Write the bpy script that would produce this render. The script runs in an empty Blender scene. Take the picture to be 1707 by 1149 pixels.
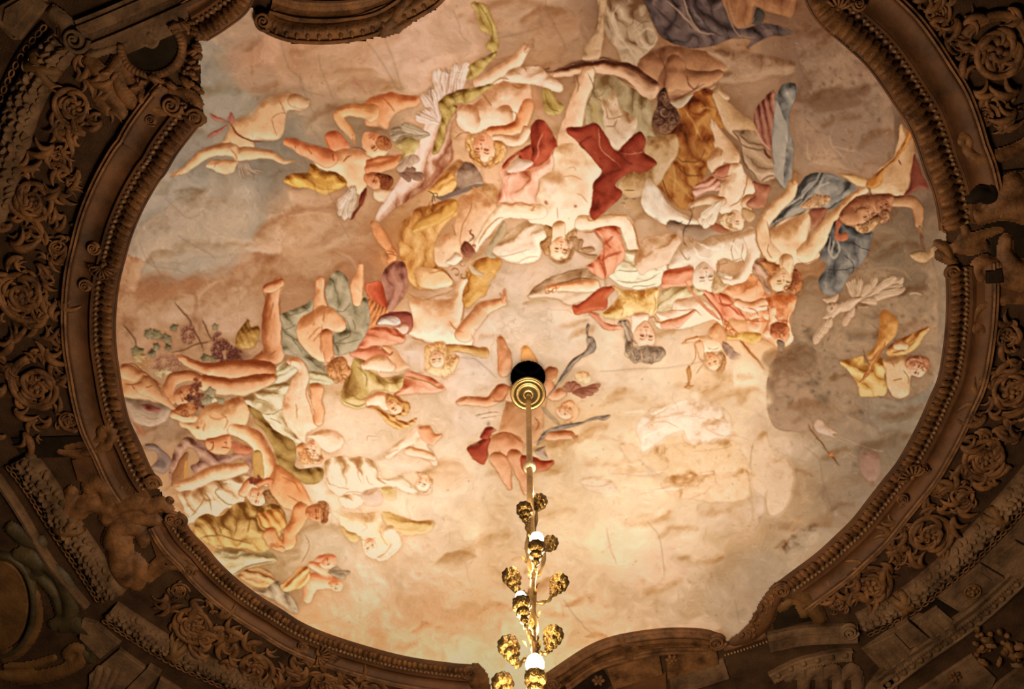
import bpy, bmesh, math, random
import numpy as np
from mathutils import Vector, Matrix

# ---------------------------------------------------------------- camera, world, exposure
SC = bpy.context.scene
COL = SC.collection
FPX, CX, CY = 1660.0, 853.5, 574.5          # focal length and centre for a 1707 x 1149 frame
CAMZ, HC = 1.6, 6.0                          # eye height, ceiling above the eye
ZC = CAMZ + HC
TH, RO = math.radians(19.4), math.radians(1.37)
_fw = np.array([0, math.sin(TH), math.cos(TH)]); _u0 = np.array([0, -math.cos(TH), math.sin(TH)]); _r0 = np.array([1.0, 0, 0])
_rt = math.cos(RO) * _r0 + math.sin(RO) * _u0; _up = -math.sin(RO) * _r0 + math.cos(RO) * _u0
cam_d = bpy.data.cameras.new('camera'); cam = bpy.data.objects.new('camera', cam_d); COL.objects.link(cam)
cam_d.sensor_width = 36.0; cam_d.lens = FPX * 36.0 / 1707.0; cam_d.clip_start = .05
cam.matrix_world = Matrix(((_rt[0], _up[0], -_fw[0], 0), (_rt[1], _up[1], -_fw[1], 0), (_rt[2], _up[2], -_fw[2], CAMZ), (0, 0, 0, 1)))
SC.camera = cam
world = bpy.data.worlds.new('dim_room'); SC.world = world; world.use_nodes = True
world.node_tree.nodes['Background'].inputs[0].default_value = (1.0, .74, .48, 1); world.node_tree.nodes['Background'].inputs[1].default_value = .012
SC.view_settings.view_transform = 'Standard'; SC.view_settings.look = 'None'; SC.view_settings.gamma = 1.0
SC.view_settings.use_curve_mapping = False; SC.view_settings.exposure = 0.0
LAMP = (1.0, .80, .53)                       # warm bulbs of the chandelier

# ---------------------------------------------------------------- where things are: pixel of the photograph -> point on the ceiling plane (or d metres below it)
def ray(px, py):
    return _fw + _rt * ((px - CX) / FPX) + _up * ((CY - py) / FPX)
def W(px, py, d=0.0):
    v = ray(px, py); t = (HC - d) / v[2]; return np.array([v[0] * t, v[1] * t, ZC - d])
def Wn(P):                                   # many points at once, (n,2) -> (n,2) on the ceiling
    P = np.asarray(P, float); V = _fw + _rt * ((P[:, :1] - CX) / FPX) + _up * ((CY - P[:, 1:2]) / FPX)
    return V[:, :2] * (HC / V[:, 2:3])
def to_px(X, Y, Z):
    v = np.stack([X, Y, Z - CAMZ + 0 * X], -1); c = v @ _fw
    return CX + FPX * (v @ _rt) / c, CY - FPX * (v @ _up) / c
def mpp(px, py):                             # metres per pixel on the ceiling there
    a, b, c = W(px, py), W(px + 1, py), W(px, py + 1); return math.sqrt(np.linalg.norm(b - a) * np.linalg.norm(c - a))

# ---------------------------------------------------------------- object helpers
def link(o, parent=None):
    COL.objects.link(o)
    if parent is not None: o.parent = parent
    return o
def thing(name, label, cat, loc=(0, 0, 0), group=None, kind=None):
    o = bpy.data.objects.new(name, None); o.location = loc; o.empty_display_size = .1; link(o)
    o['label'] = label
    if cat: o['category'] = cat
    if group: o['group'] = group
    if kind: o['kind'] = kind
    return o
def mesh(name, V, F, mat=None, smooth=True):
    m = bpy.data.meshes.new(name); m.from_pydata([tuple(v) for v in V], [], [tuple(int(i) for i in f) for f in F])
    if mat: m.materials.append(mat)
    if smooth: m.polygons.foreach_set('use_smooth', [True] * len(m.polygons))
    m.update(); return m
def obj(name, me, parent=None, label=None):
    o = bpy.data.objects.new(name, me)
    if label: o['label'] = label
    link(o)
    if parent is not None:
        o.parent = parent; o.matrix_parent_inverse = Matrix.Translation(-Vector(parent.location)) if parent.type == 'EMPTY' else parent.matrix_world.inverted()
    return o
def put(name, me, parent, px, py, ang=0.0, s=1.0, d=0.0, flip=False, sy=None, label=None):
    """a relief piece modelled in pixels around its origin (x along, y across, +z hanging down), laid on the ceiling"""
    k = mpp(px, py) * s; p = W(px, py, d); o = bpy.data.objects.new(name, me); link(o)
    if label: o['label'] = label
    c, q = math.cos(ang), math.sin(ang); ky = k * (sy or 1.0) * (-1 if flip else 1)
    M = Matrix(((c * k, -q * ky, 0, p[0]), (q * k, c * ky, 0, p[1]), (0, 0, -k, p[2]), (0, 0, 0, 1)))
    o.parent = parent
    o.matrix_world = M if parent is None else M
    if parent is not None: o.matrix_basis = Matrix.Translation(-Vector(parent.location)) @ M
    return o

# ---------------------------------------------------------------- materials
def mat_noise(name, c1, c2, rough=.7, scale=6.0, bump=.15, metal=0.0, detail=6.0, bscale=None, spec=.3):
    m = bpy.data.materials.new(name); m.use_nodes = True; nt = m.node_tree; b = nt.nodes['Principled BSDF']
    tc = nt.nodes.new('ShaderNodeTexCoord'); n = nt.nodes.new('ShaderNodeTexNoise'); n.inputs['Scale'].default_value = scale; n.inputs['Detail'].default_value = detail; n.inputs['Roughness'].default_value = .62
    geo = nt.nodes.new('ShaderNodeNewGeometry'); nt.links.new(geo.outputs['Position'], n.inputs['Vector'])
    r = nt.nodes.new('ShaderNodeValToRGB'); r.color_ramp.elements[0].position = .34; r.color_ramp.elements[1].position = .68
    r.color_ramp.elements[0].color = (*c1, 1); r.color_ramp.elements[1].color = (*c2, 1)
    nt.links.new(n.outputs['Fac'], r.inputs['Fac']); nt.links.new(r.outputs['Color'], b.inputs['Base Color'])
    b.inputs['Roughness'].default_value = rough; b.inputs['Metallic'].default_value = metal; b.inputs['Specular IOR Level'].default_value = spec
    if bump:
        n2 = nt.nodes.new('ShaderNodeTexNoise'); n2.inputs['Scale'].default_value = bscale or scale * 9; n2.inputs['Detail'].default_value = 4
        nt.links.new(geo.outputs['Position'], n2.inputs['Vector'])
        bp = nt.nodes.new('ShaderNodeBump'); bp.inputs['Strength'].default_value = bump; bp.inputs['Distance'].default_value = .02
        nt.links.new(n2.outputs['Fac'], bp.inputs['Height']); nt.links.new(bp.outputs['Normal'], b.inputs['Normal'])
    return m
M_GROUND = mat_noise('brown_stucco_ground', (0.0270, 0.0117, 0.0054), (0.0765, 0.0360, 0.0162), .85, 5, .5, bscale=120, spec=.15)
M_GILT = mat_noise('bronzed_stucco', (0.0495, 0.0189, 0.0063), (0.2340, 0.0972, 0.0342), .6, 7, .3, bscale=60, spec=.25)
M_BEAD = mat_noise('bronzed_bead', (0.1350, 0.0648, 0.0270), (0.2430, 0.1260, 0.0585), .5, 9, .1, spec=.4)
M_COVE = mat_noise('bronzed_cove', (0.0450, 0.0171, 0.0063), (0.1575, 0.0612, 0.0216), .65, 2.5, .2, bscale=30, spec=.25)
M_STONE = mat_noise('grey_brown_stucco', (0.0558, 0.0279, 0.0135), (0.2115, 0.1134, 0.0594), .85, 5, .35, bscale=50, spec=.15)
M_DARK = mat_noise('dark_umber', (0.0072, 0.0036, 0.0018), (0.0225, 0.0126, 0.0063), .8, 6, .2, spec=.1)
M_GREEN = mat_noise('dark_bronze_green', (0.0306, 0.0198, 0.0081), (0.0900, 0.0558, 0.0216), .6, 6, .25)
M_OCHRE = mat_noise('ochre_stucco', (0.0810, 0.0342, 0.0090), (0.1800, 0.0792, 0.0234), .65, 6, .25)
# ---------------------------------------------------------------- the ceiling slab with the round opening for the chandelier rod
AX = W(880, 629)[:2]; RH = 27.5 * mpp(880, 629)          # axis of the chandelier, radius of the opening
def build_ceiling():
    n = 64; V = []; F = []
    for i in range(n):
        a = 2 * math.pi * i / n; c, s = math.cos(a), math.sin(a); k = 6.5 / max(abs(c), abs(s))
        V += [(AX[0] + RH * c, AX[1] + RH * s, ZC + .012), (AX[0] + k * c, AX[1] + k * s, ZC + .012), (AX[0] + RH * c, AX[1] + RH * s, ZC + .3)]
    for i in range(n):
        j = (i + 1) % n; F += [(3 * i, 3 * j, 3 * j + 1, 3 * i + 1), (3 * i, 3 * i + 2, 3 * j + 2, 3 * j)]
    F.append([3 * i + 2 for i in range(n)])
    o = obj('ceiling', mesh('ceiling', V, F, M_GROUND, False)); o['kind'] = 'structure'; o['label'] = 'dark brown stucco ceiling ground'
    me = o.data; me.materials.append(M_DARK)
    for p in me.polygons:
        if p.center.z > ZC + .05: p.material_index = 1
    return o
CEIL = build_ceiling()
M_FLOOR = mat_noise('dark_stone_floor', (.05, .035, .022), (.12, .085, .055), .5, 2, .1)
_q = 6.5; fl = obj('floor', mesh('floor', [(AX[0] - _q, AX[1] - _q, 0), (AX[0] + _q, AX[1] - _q, 0), (AX[0] + _q, AX[1] + _q, 0), (AX[0] - _q, AX[1] + _q, 0)], [(0, 1, 2, 3)], M_FLOOR, False)); fl['kind'] = 'structure'; fl['label'] = 'dark stone floor of the room below'
# ---------------------------------------------------------------- lamps of the chandelier: where each cup hangs (found from the photograph, on vertical planes through the rod)
def on_plane(px, py, dy):
    v = ray(px, py); t = (AX[1] + dy) / v[1]; return np.array([v[0] * t, v[1] * t, CAMZ + v[2] * t])
# px, py of the cup's middle, cup radius in px, distance in front of (-) or behind (+) the rod, px/py where the arm leaves the stem
CUPS = [(874, 850, 13, -.05, 879, 900), (899, 837, 13, .05, 886, 893), (894, 914, 14, -.13, 888, 968), (917, 906, 13, .12, 889, 955), (853, 962, 15, -.02, 880, 1010),
        (932, 972, 15, .03, 885, 1003), (870, 1008, 15, -.12, 884, 1066), (848, 1078, 17, 0, 887, 1096), (922, 1060, 16, .02, 884, 1085), (892, 1131, 17, -.15, 889, 1170), (838, 1140, 17, .0, 889, 1165)]
BULBS = []
for (cx, cy, r, dy, ax, ay) in CUPS:
    p = on_plane(cx, cy, dy); BULBS.append((p[0], p[1], p[2] + .05, .55))
STEM_END = on_plane(893, 1290, 0)
EXTRA = []                                                # the body of the chandelier goes on below the frame of the photograph
for i in range(12):
    a = i * 2.4; rr = .2 + .03 * (i % 4); z = STEM_END[2] + .04 - .075 * i
    EXTRA.append((AX[0] + rr * math.cos(a), AX[1] + rr * math.sin(a), z)); BULBS.append((*EXTRA[-1][:2], z + .06, 2.0))
KLIGHT = .408; AMB = (.113, .087, .055); PW = 20.0
# ---------------------------------------------------------------- painter of the ceiling picture (numpy brushwork -> colour attribute)
X0, Y0, CW, CH = 150, -60, 1500, 1215
rng = np.random.default_rng(7)
CV = np.zeros((CH, CW, 3), np.float32)
IDM = np.zeros((CH, CW), np.int16)
PARTS = [dict(name='painted_sky', parent=None, label='hazy painted sky with pale plaster and hairline cracks')]
_t = [0.0, 0.0, 1.0]
_cur = [0]

def tile(x0, y0, s=5.018):
    _t[0], _t[1], _t[2] = x0 - X0, y0 - Y0, 1.0 / s

def tp(pts):
    return [(_t[0] + p[0] * _t[2], _t[1] + p[1] * _t[2]) + tuple(q * _t[2] for q in p[2:]) for p in pts]

def fig(name, label=None):
    PARTS.append(dict(name=name, parent=None, label=label)); _cur[0] = len(PARTS) - 1
    return _cur[0]

def sub(name, parent, label=None):
    PARTS.append(dict(name=name, parent=parent, label=label)); _cur[0] = len(PARTS) - 1
    return _cur[0]

def use(i): _cur[0] = i

def vnoise(h, w, cell, seed):
    r = np.random.default_rng(seed)
    gh, gw = int(h / cell) + 3, int(w / cell) + 3
    g = r.random((gh, gw)).astype(np.float32)
    y = np.arange(h, dtype=np.float32) / cell; x = np.arange(w, dtype=np.float32) / cell
    yi = y.astype(int); xi = x.astype(int); fy = y - yi; fx = x - xi
    fy = fy * fy * (3 - 2 * fy); fx = fx * fx * (3 - 2 * fx)
    a = g[yi][:, xi]; b = g[yi][:, xi + 1]; c = g[yi + 1][:, xi]; d = g[yi + 1][:, xi + 1]
    t = a + (b - a) * fx; u = c + (d - c) * fx
    return t + (u - t) * fy[:, None]

def fbm(cell, seed, octv=4):
    o = np.zeros((CH, CW), np.float32); a = 1.0; s = 0.0
    for k in range(octv):
        o += a * vnoise(CH, CW, max(cell / 2 ** k, 1.0), seed + k); s += a; a *= 0.55
    return o / s * 2 - 1
N_BIG = fbm(120, 1, 5); N_MID = fbm(34, 11, 4); N_FINE = fbm(9, 21, 3); N_W1 = fbm(60, 31, 3); N_W2 = fbm(60, 41, 3); N_S = fbm(24, 51, 2)

def cr(P, closed=True, n=6):
    P = np.array([p[:] for p in P], np.float64); m = len(P)
    if closed: A = np.roll(P, 1, 0); B = P; Cc = np.roll(P, -1, 0); D = np.roll(P, -2, 0)
    else:
        Q = np.vstack([2 * P[0] - P[1], P, 2 * P[-1] - P[-2]]); A = Q[:-3]; B = Q[1:-2]; Cc = Q[2:-1]; D = Q[3:]
    o = []
    for t in np.linspace(0, 1, n, endpoint=False):
        o.append(0.5 * (2 * B + (Cc - A) * t + (2 * A - 5 * B + 4 * Cc - D) * t * t + (3 * B - A - 3 * Cc + D) * t ** 3))
    o = np.stack(o, 1).reshape(-1, P.shape[1])
    if not closed: o = np.vstack([o, P[-1:]])
    return o

def box(P, pad):
    x0 = max(int(P[:, 0].min() - pad), 0); x1 = min(int(P[:, 0].max() + pad) + 2, CW)
    y0 = max(int(P[:, 1].min() - pad), 0); y1 = min(int(P[:, 1].max() + pad) + 2, CH)
    if x1 <= x0 or y1 <= y0: return None
    yy, xx = np.mgrid[y0:y1, x0:x1].astype(np.float32)
    return (slice(y0, y1), slice(x0, x1)), xx, yy

def sdf_poly(P, xx, yy):
    d2 = np.full(xx.shape, 1e12, np.float32); ins = np.zeros(xx.shape, bool); n = len(P)
    for i in range(n):
        ax, ay = P[i]; bx, by = P[(i + 1) % n]; ex, ey = bx - ax, by - ay; l = ex * ex + ey * ey
        if l < 1e-9: continue
        px = xx - ax; py = yy - ay; t = np.clip((px * ex + py * ey) / l, 0, 1)
        q = (px - t * ex) ** 2 + (py - t * ey) ** 2; np.minimum(d2, q, out=d2)
        if ey != 0:
            c = ((ay > yy) != (by > yy)) & (xx < ex * (yy - ay) / ey + ax); ins ^= c
    d = np.sqrt(d2); d[ins] *= -1
    return d

def blur(a, r):
    r = int(max(1, r))
    for ax in (0, 1):
        for _ in range(2):
            p = [(0, 0), (0, 0)]; p[ax] = (r + 1, r)
            c = np.cumsum(np.pad(a, p, mode='edge'), ax)
            n = a.shape[ax]
            if ax == 0: a = (c[2 * r + 1:2 * r + 1 + n] - c[:n]) / (2 * r + 1)
            else: a = (c[:, 2 * r + 1:2 * r + 1 + n] - c[:, :n]) / (2 * r + 1)
    return a

def ramp3(R, t):
    t = np.clip(t, 0, 1)[..., None]; a, b, c = [np.array(q, np.float32) for q in R]; a = a * np.array((.84, .72, .58), np.float32)
    return np.where(t < .5, a + (b - a) * t * 2, b + (c - b) * (t * 2 - 1))

def comp(sl, a, col, ids=True):
    A = a[..., None]; CV[sl] = CV[sl] * (1 - A) + col * A
    if ids: IDM[sl][a > 0.5] = _cur[0]

def gl(R, g): return tuple(tuple(c * g for c in q) for q in R)
LX, LY = 0.15, 0.62       # the light the painter gave his figures: from the glowing centre below

def shade(hgt, L, k, sl, nz, base):
    gy, gx = np.gradient(hgt); n = np.sqrt(gx * gx + gy * gy + 1)
    l = (-gx * L[0] - gy * L[1]) / n
    return base + .07 + 1.45 * k * l + nz * 1.5 * N_MID[sl] + nz * 1.1 * N_FINE[sl] + .10 * N_W1[sl]

def poly(pts, R, soft=1.1, rad=None, L=(LX, LY), k=.55, nz=.10, base=.55, line=.35, folds=None, sharp=False, a=1.0, ids=True, wob=0.0):
    P = np.array([p[:2] for p in tp(pts)]) if sharp else cr([p[:2] for p in tp(pts)])
    b = box(P, soft * 2 + 3 + wob * 2)
    if b is None: return
    sl, xx, yy = b; d = sdf_poly(P, xx, yy)
    if wob: d = d + wob * (N_MID[sl] + .6 * N_FINE[sl])
    ins = np.maximum(-d, 0); mx = max(ins.max(), 1e-3)
    r = min(rad * _t[2] if rad else mx * .9, mx)
    h = np.minimum(ins, r) / r; hgt = blur(r * np.sqrt(np.clip(1 - (1 - h) ** 2, 0, 1)), max(1, r * .16))
    t = shade(hgt + min(r * .22, 3.2) * N_S[sl], L, k, sl, nz, base)
    if folds:
        for an, fr, am in ([folds] if not isinstance(folds, list) else folds):
            ca, sa = math.cos(math.radians(an)), math.sin(math.radians(an)); fr = fr * _t[2]
            u = (-sa * xx + ca * yy) / fr + 1.3 * N_W1[sl] + .35 * N_MID[sl]
            s = np.sin(u * 6.283); t = t + 1.0 * am * (np.sign(s) * np.abs(s) ** .7) * (.6 + .4 * N_W2[sl]) - .7 * am * np.exp(-((s + 1) / .12) ** 2) + .5 * am * np.exp(-((s - 1) / .1) ** 2)
    col = ramp3(R, t)
    if line:
        e = np.clip(1 - np.abs(d + .6) / 1.4, 0, 1)[..., None] * line * (.7 + .3 * np.sign(-(L[0] + L[1])))
        col = col * (1 - e) + np.array(R[0], np.float32) * .82 * e
    comp(sl, np.clip(.5 - d / soft, 0, 1) * a, col, ids)

def body(chains, R, soft=1.1, L=(LX, LY), k=.62, nz=.08, base=.5, line=.4, sm=.18, a=1.0, ids=True):
    CH_ = [tp(c) for c in chains]
    allp = np.array([(p[0], p[1]) for c in CH_ for p in c]); mr = max(p[2] for c in CH_ for p in c)
    b = box(allp, mr + 4)
    if b is None: return
    sl, xx, yy = b; D = None; Hh = np.zeros(xx.shape, np.float32)
    for c in CH_:
        c = cr(c, False, 4) if len(c) > 2 else np.array(c)
        for i in range(len(c) - 1):
            ax, ay, ra = c[i]; bx, by, rb = c[i + 1]; ex, ey = bx - ax, by - ay; l = ex * ex + ey * ey + 1e-9
            t = np.clip(((xx - ax) * ex + (yy - ay) * ey) / l, 0, 1)
            q = np.sqrt((xx - ax - t * ex) ** 2 + (yy - ay - t * ey) ** 2); r = np.maximum(ra + (rb - ra) * t, .3)
            d = q - r
            D = d if D is None else np.minimum(D, d)
            Hh = np.maximum(Hh, r * np.sqrt(np.clip(1 - (q / r) ** 2, 0, 1)))
    Hh = blur(Hh, max(1, mr * sm))
    t = shade(Hh + min(mr * .2, 3.0) * N_S[sl], L, k, sl, nz, base); col = ramp3(R, t)
    if line:
        e = np.clip(1 - np.abs(D + .6) / 1.4, 0, 1)[..., None] * line
        col = col * (1 - e) + np.array(R[0], np.float32) * .85 * e
    comp(sl, np.clip(.5 - D / soft, 0, 1) * a, col, ids)

def stroke(pts, w, col, a=.8, w1=None, soft=1.0, ids=False, taper=True):
    P = cr([p[:2] for p in tp(pts)], False, 5) if len(pts) > 2 else np.array([p[:2] for p in tp(pts)])
    w0 = w * _t[2] * .5; w1_ = w0 if w1 is None else w1 * _t[2] * .5; b = box(P, max(w0, w1_) + soft + 2)
    if b is None: return
    sl, xx, yy = b; D = np.full(xx.shape, 1e6, np.float32); n = len(P) - 1
    for i in range(n):
        ax, ay = P[i]; ex, ey = P[i + 1] - P[i]; l = ex * ex + ey * ey + 1e-9
        t = np.clip(((xx - ax) * ex + (yy - ay) * ey) / l, 0, 1); f = (i + t) / n
        r = w0 + (w1_ - w0) * f
        if taper: r = r * np.clip(np.minimum(f, 1 - f) * 5 + .25, 0, 1)
        np.minimum(D, np.hypot(xx - ax - t * ex, yy - ay - t * ey) - r, out=D)
    comp(sl, np.clip(.5 - D / soft, 0, 1) * a, np.array(col, np.float32), ids)

def lines(ls, w, col, a=.6, **k):
    for l in ls: stroke(l, w, col, a, **k)

def blob(x, y, rx, ry, col, a=.6, ang=0, ids=False, nz=0.0):
    x, y, rx, ry = tp([(x, y, rx, ry)])[0]; m = max(rx, ry) * 1.9
    b = box(np.array([(x, y)]), m)
    if b is None: return
    sl, xx, yy = b; c, s = math.cos(math.radians(ang)), math.sin(math.radians(ang))
    u = ((xx - x) * c + (yy - y) * s) / rx; v = (-(xx - x) * s + (yy - y) * c) / ry
    g = np.exp(-(u * u + v * v) * 1.4) * a
    if nz: g = np.clip(g * (1 + nz * N_MID[sl] + nz * N_FINE[sl]), 0, 1)
    comp(sl, g, np.array(col, np.float32), ids)

def blobs(ls, col, a=.5, **k):
    for q in ls: blob(*q[:4], col, a, *(q[4:5]), **k)

def hair(pts, R, curl=9, n=40, w=5, seed=0):
    """a mop: filled shape and curling locks over it"""
    poly(pts, R, k=.5, nz=.25, line=.5)
    r = np.random.default_rng(seed + len(PARTS)); P = np.array(pts, float)[:, :2]; c = P.mean(0)
    for i in range(n):
        j = r.integers(len(P)); f = .35 + .6 * r.random(); p = c + (P[j] * (1 - .5 * r.random()) + P[(j + 1) % len(P)] * .5 - c * .5 - c * 0) * 0 + ((P[j] + (P[(j + 1) % len(P)] - P[j]) * r.random()) - c) * f
        a0 = r.random() * 6.28; s = curl * (.6 + .8 * r.random()); sg = 1 if r.random() < .5 else -1
        q = [(p[0] + s * math.cos(a0 + sg * t * 1.3) , p[1] + s * math.sin(a0 + sg * t * 1.3)) for t in range(4)]
        stroke(q, w * 1.2, R[0] if r.random() < .5 else R[2], .42, soft=1.5)

def face(x, y, r, ang, R, turn=0.0, tone=1.0, L=(LX, LY), eyes=True):
    """head of radius r; ang = image angle (deg) that the crown points to; turn shifts the features sideways"""
    u = np.array([math.cos(math.radians(ang)), math.sin(math.radians(ang))]); v = np.array([-u[1], u[0]])
    def q(a, b): return (x + r * (u[0] * a + v[0] * b), y + r * (u[1] * a + v[1] * b))
    poly([q(1, 0), q(.8, .6), q(.3, .82), q(-.3, .72), q(-.75, .42), q(-1.02, turn * .15), q(-.75, -.42), q(-.3, -.72), q(.3, -.82), q(.8, -.6)], R, L=L, k=.5, line=.45)
    dk = tuple(c * .55 for c in R[0]); md = R[0]; t = turn * .38
    stroke([q(.15, t), q(-.2, t * 1.15), q(-.3, t * 1.25 + .08)], r * .12, md, .75)
    blob(*q(-.12, t * 1.2), r * .16, r * .12, R[2], .6)
    for s in (-1, 1):
        e = t + s * .32
        if abs(e) > .68: continue
        blob(*q(.1, e), r * .2, r * .15, md, .55)
        if eyes:
            stroke([q(.08, e - .15), q(.13, e), q(.08, e + .15)], r * .12, dk, .6)
            stroke([q(.32, e - .17), q(.37, e), q(.3, e + .17)], r * .09, md, .8)
        blob(*q(-.3, e * 1.25), r * .22, r * .2, (214, 120, 84), .25)
    stroke([q(-.52, t - .2), q(-.5, t), q(-.52, t + .2)], r * .12, (176, 88, 56), .55)
    stroke([q(-.66, t - .12), q(-.68, t + .12)], r * .1, md, .45)
    blob(*q(-.84, t * .6), r * .22, r * .14, R[2], .35)

def hand(x, y, ang, s, R, spread=9, thumb=1, n=4, curl=0.0):
    u = math.radians(ang); 
    def d(a, l): return (x + l * math.cos(u + math.radians(a)), y + l * math.sin(u + math.radians(a)))
    body([[(x - .55 * s * math.cos(u), y - .55 * s * math.sin(u), .3 * s), (*d(0, .1 * s), .36 * s)]], R, line=.3)
    for i in range(n):
        a = (i - (n - 1) / 2) * spread; l = s * (1.15, 1.3, 1.22, 1.0)[i % 4]
        b = d(a * 1.5, .3 * s); m = d(a * 1.2, l * .75); e = d(a * 1.2 + curl, l)
        body([[(*b, .12 * s), (*m, .105 * s), (*e, .08 * s)]], R, line=.55)
    body([[(*d(60 * thumb, .1 * s), .13 * s), (*d(55 * thumb, .5 * s), .11 * s), (*d(40 * thumb, .8 * s), .08 * s)]], R, line=.5)

def foot(x, y, ang, s, R, toes=True):
    u = math.radians(ang)
    def d(a, l): return (x + l * math.cos(u + math.radians(a)), y + l * math.sin(u + math.radians(a)))
    body([[(*d(180, .25 * s), .3 * s), (x, y, .33 * s), (*d(0, .6 * s), .28 * s), (*d(0, .95 * s), .22 * s)]], R, line=.4)
    if toes:
        for i in range(5):
            a = (i - 2) * 10; stroke([d(a, .85 * s), d(a, 1.22 * s)], .12 * s, R[1], .9)
            stroke([d(a + 5, .95 * s), d(a + 5, 1.2 * s)], .05 * s, R[0], .7)

def wing(root, tips, w, R, sh=.5):
    """feathers from a root to each tip"""
    for i, tpt in enumerate(tips):
        rx = root[0] + (tpt[0] - root[0]) * .05; ry = root[1] + (tpt[1] - root[1]) * .05
        dx, dy = tpt[0] - rx, tpt[1] - ry; l = math.hypot(dx, dy); nx, ny = -dy / l, dx / l
        poly([(rx, ry), (rx + dx * .4 + nx * w * .8, ry + dy * .4 + ny * w * .8), (rx + dx * .85 + nx * w, ry + dy * .85 + ny * w), (tpt[0], tpt[1]), (rx + dx * .85 - nx * w, ry + dy * .85 - ny * w), (rx + dx * .4 - nx * w * .8, ry + dy * .4 - ny * w * .8)],
             R, k=.4, nz=.14, line=.55, folds=(math.degrees(math.atan2(dy, dx)), w * .6, .12))

def curls(pts, w, col, a=.6):
    for (x, y, r, a0, sg) in pts:
        stroke([(x + r * (1 - .12 * i) * math.cos(math.radians(a0 + sg * i * 50)), y + r * (1 - .12 * i) * math.sin(math.radians(a0 + sg * i * 50))) for i in range(7)], w, col, a)

def sky(points):
    st = 10; gy, gx = np.mgrid[0:CH + st:st, 0:CW + st:st].astype(np.float32)
    P = np.array(points, np.float32); num = np.zeros(gx.shape + (3,), np.float32); den = np.zeros(gx.shape, np.float32)
    for p in P:
        d2 = (gx + X0 - p[0]) ** 2 + (gy + Y0 - p[1]) ** 2 + 900; w = 1 / d2 ** 1.9
        num += w[..., None] * p[2:5]; den += w
    g = num / den[..., None]
    y = np.arange(CH) / st; x = np.arange(CW) / st; yi = y.astype(int); xi = x.astype(int); fy = (y - yi)[:, None, None]; fx = (x - xi)[None, :, None]
    CV[:] = (g[yi][:, xi] * (1 - fx) + g[yi][:, xi + 1] * fx) * (1 - fy) + (g[yi + 1][:, xi] * (1 - fx) + g[yi + 1][:, xi + 1] * fx) * fy

def warp_canvas(amp):
    yy, xx = np.mgrid[0:CH, 0:CW]
    sx = np.clip(xx + amp * N_W1 * 2, 0, CW - 1).astype(int); sy = np.clip(yy + amp * N_W2 * 2, 0, CH - 1).astype(int)
    CV[:] = CV[sy, sx]
# ---------------------------------------------------------------- sky and clouds of the picture
PALE = ((204, 146, 100), (238, 196, 150), (252, 226, 188)); WARM = ((186, 104, 58), (226, 158, 102), (247, 205, 152)); RUDDY = ((150, 76, 42), (204, 122, 74), (236, 172, 116))
TAN = ((140, 92, 60), (200, 148, 104), (232, 190, 144)); DIM = ((104, 64, 40), (160, 108, 72), (200, 150, 108))
REDC = ((110, 40, 24), (158, 62, 40), (196, 98, 66)); BLUE = ((74, 80, 84), (116, 122, 122), (156, 156, 148)); OCH = ((142, 100, 40), (194, 148, 72), (226, 190, 112)); OLIVE = ((134, 112, 56), (186, 160, 88), (218, 196, 132))
GREY = ((120, 108, 86), (166, 154, 126), (200, 190, 160)); CREAM = ((206, 172, 130), (236, 208, 166), (250, 232, 198)); SALM = ((190, 92, 56), (224, 140, 96), (242, 180, 134)); WHITE = ((190, 160, 132), (228, 204, 176), (246, 230, 208))
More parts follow.
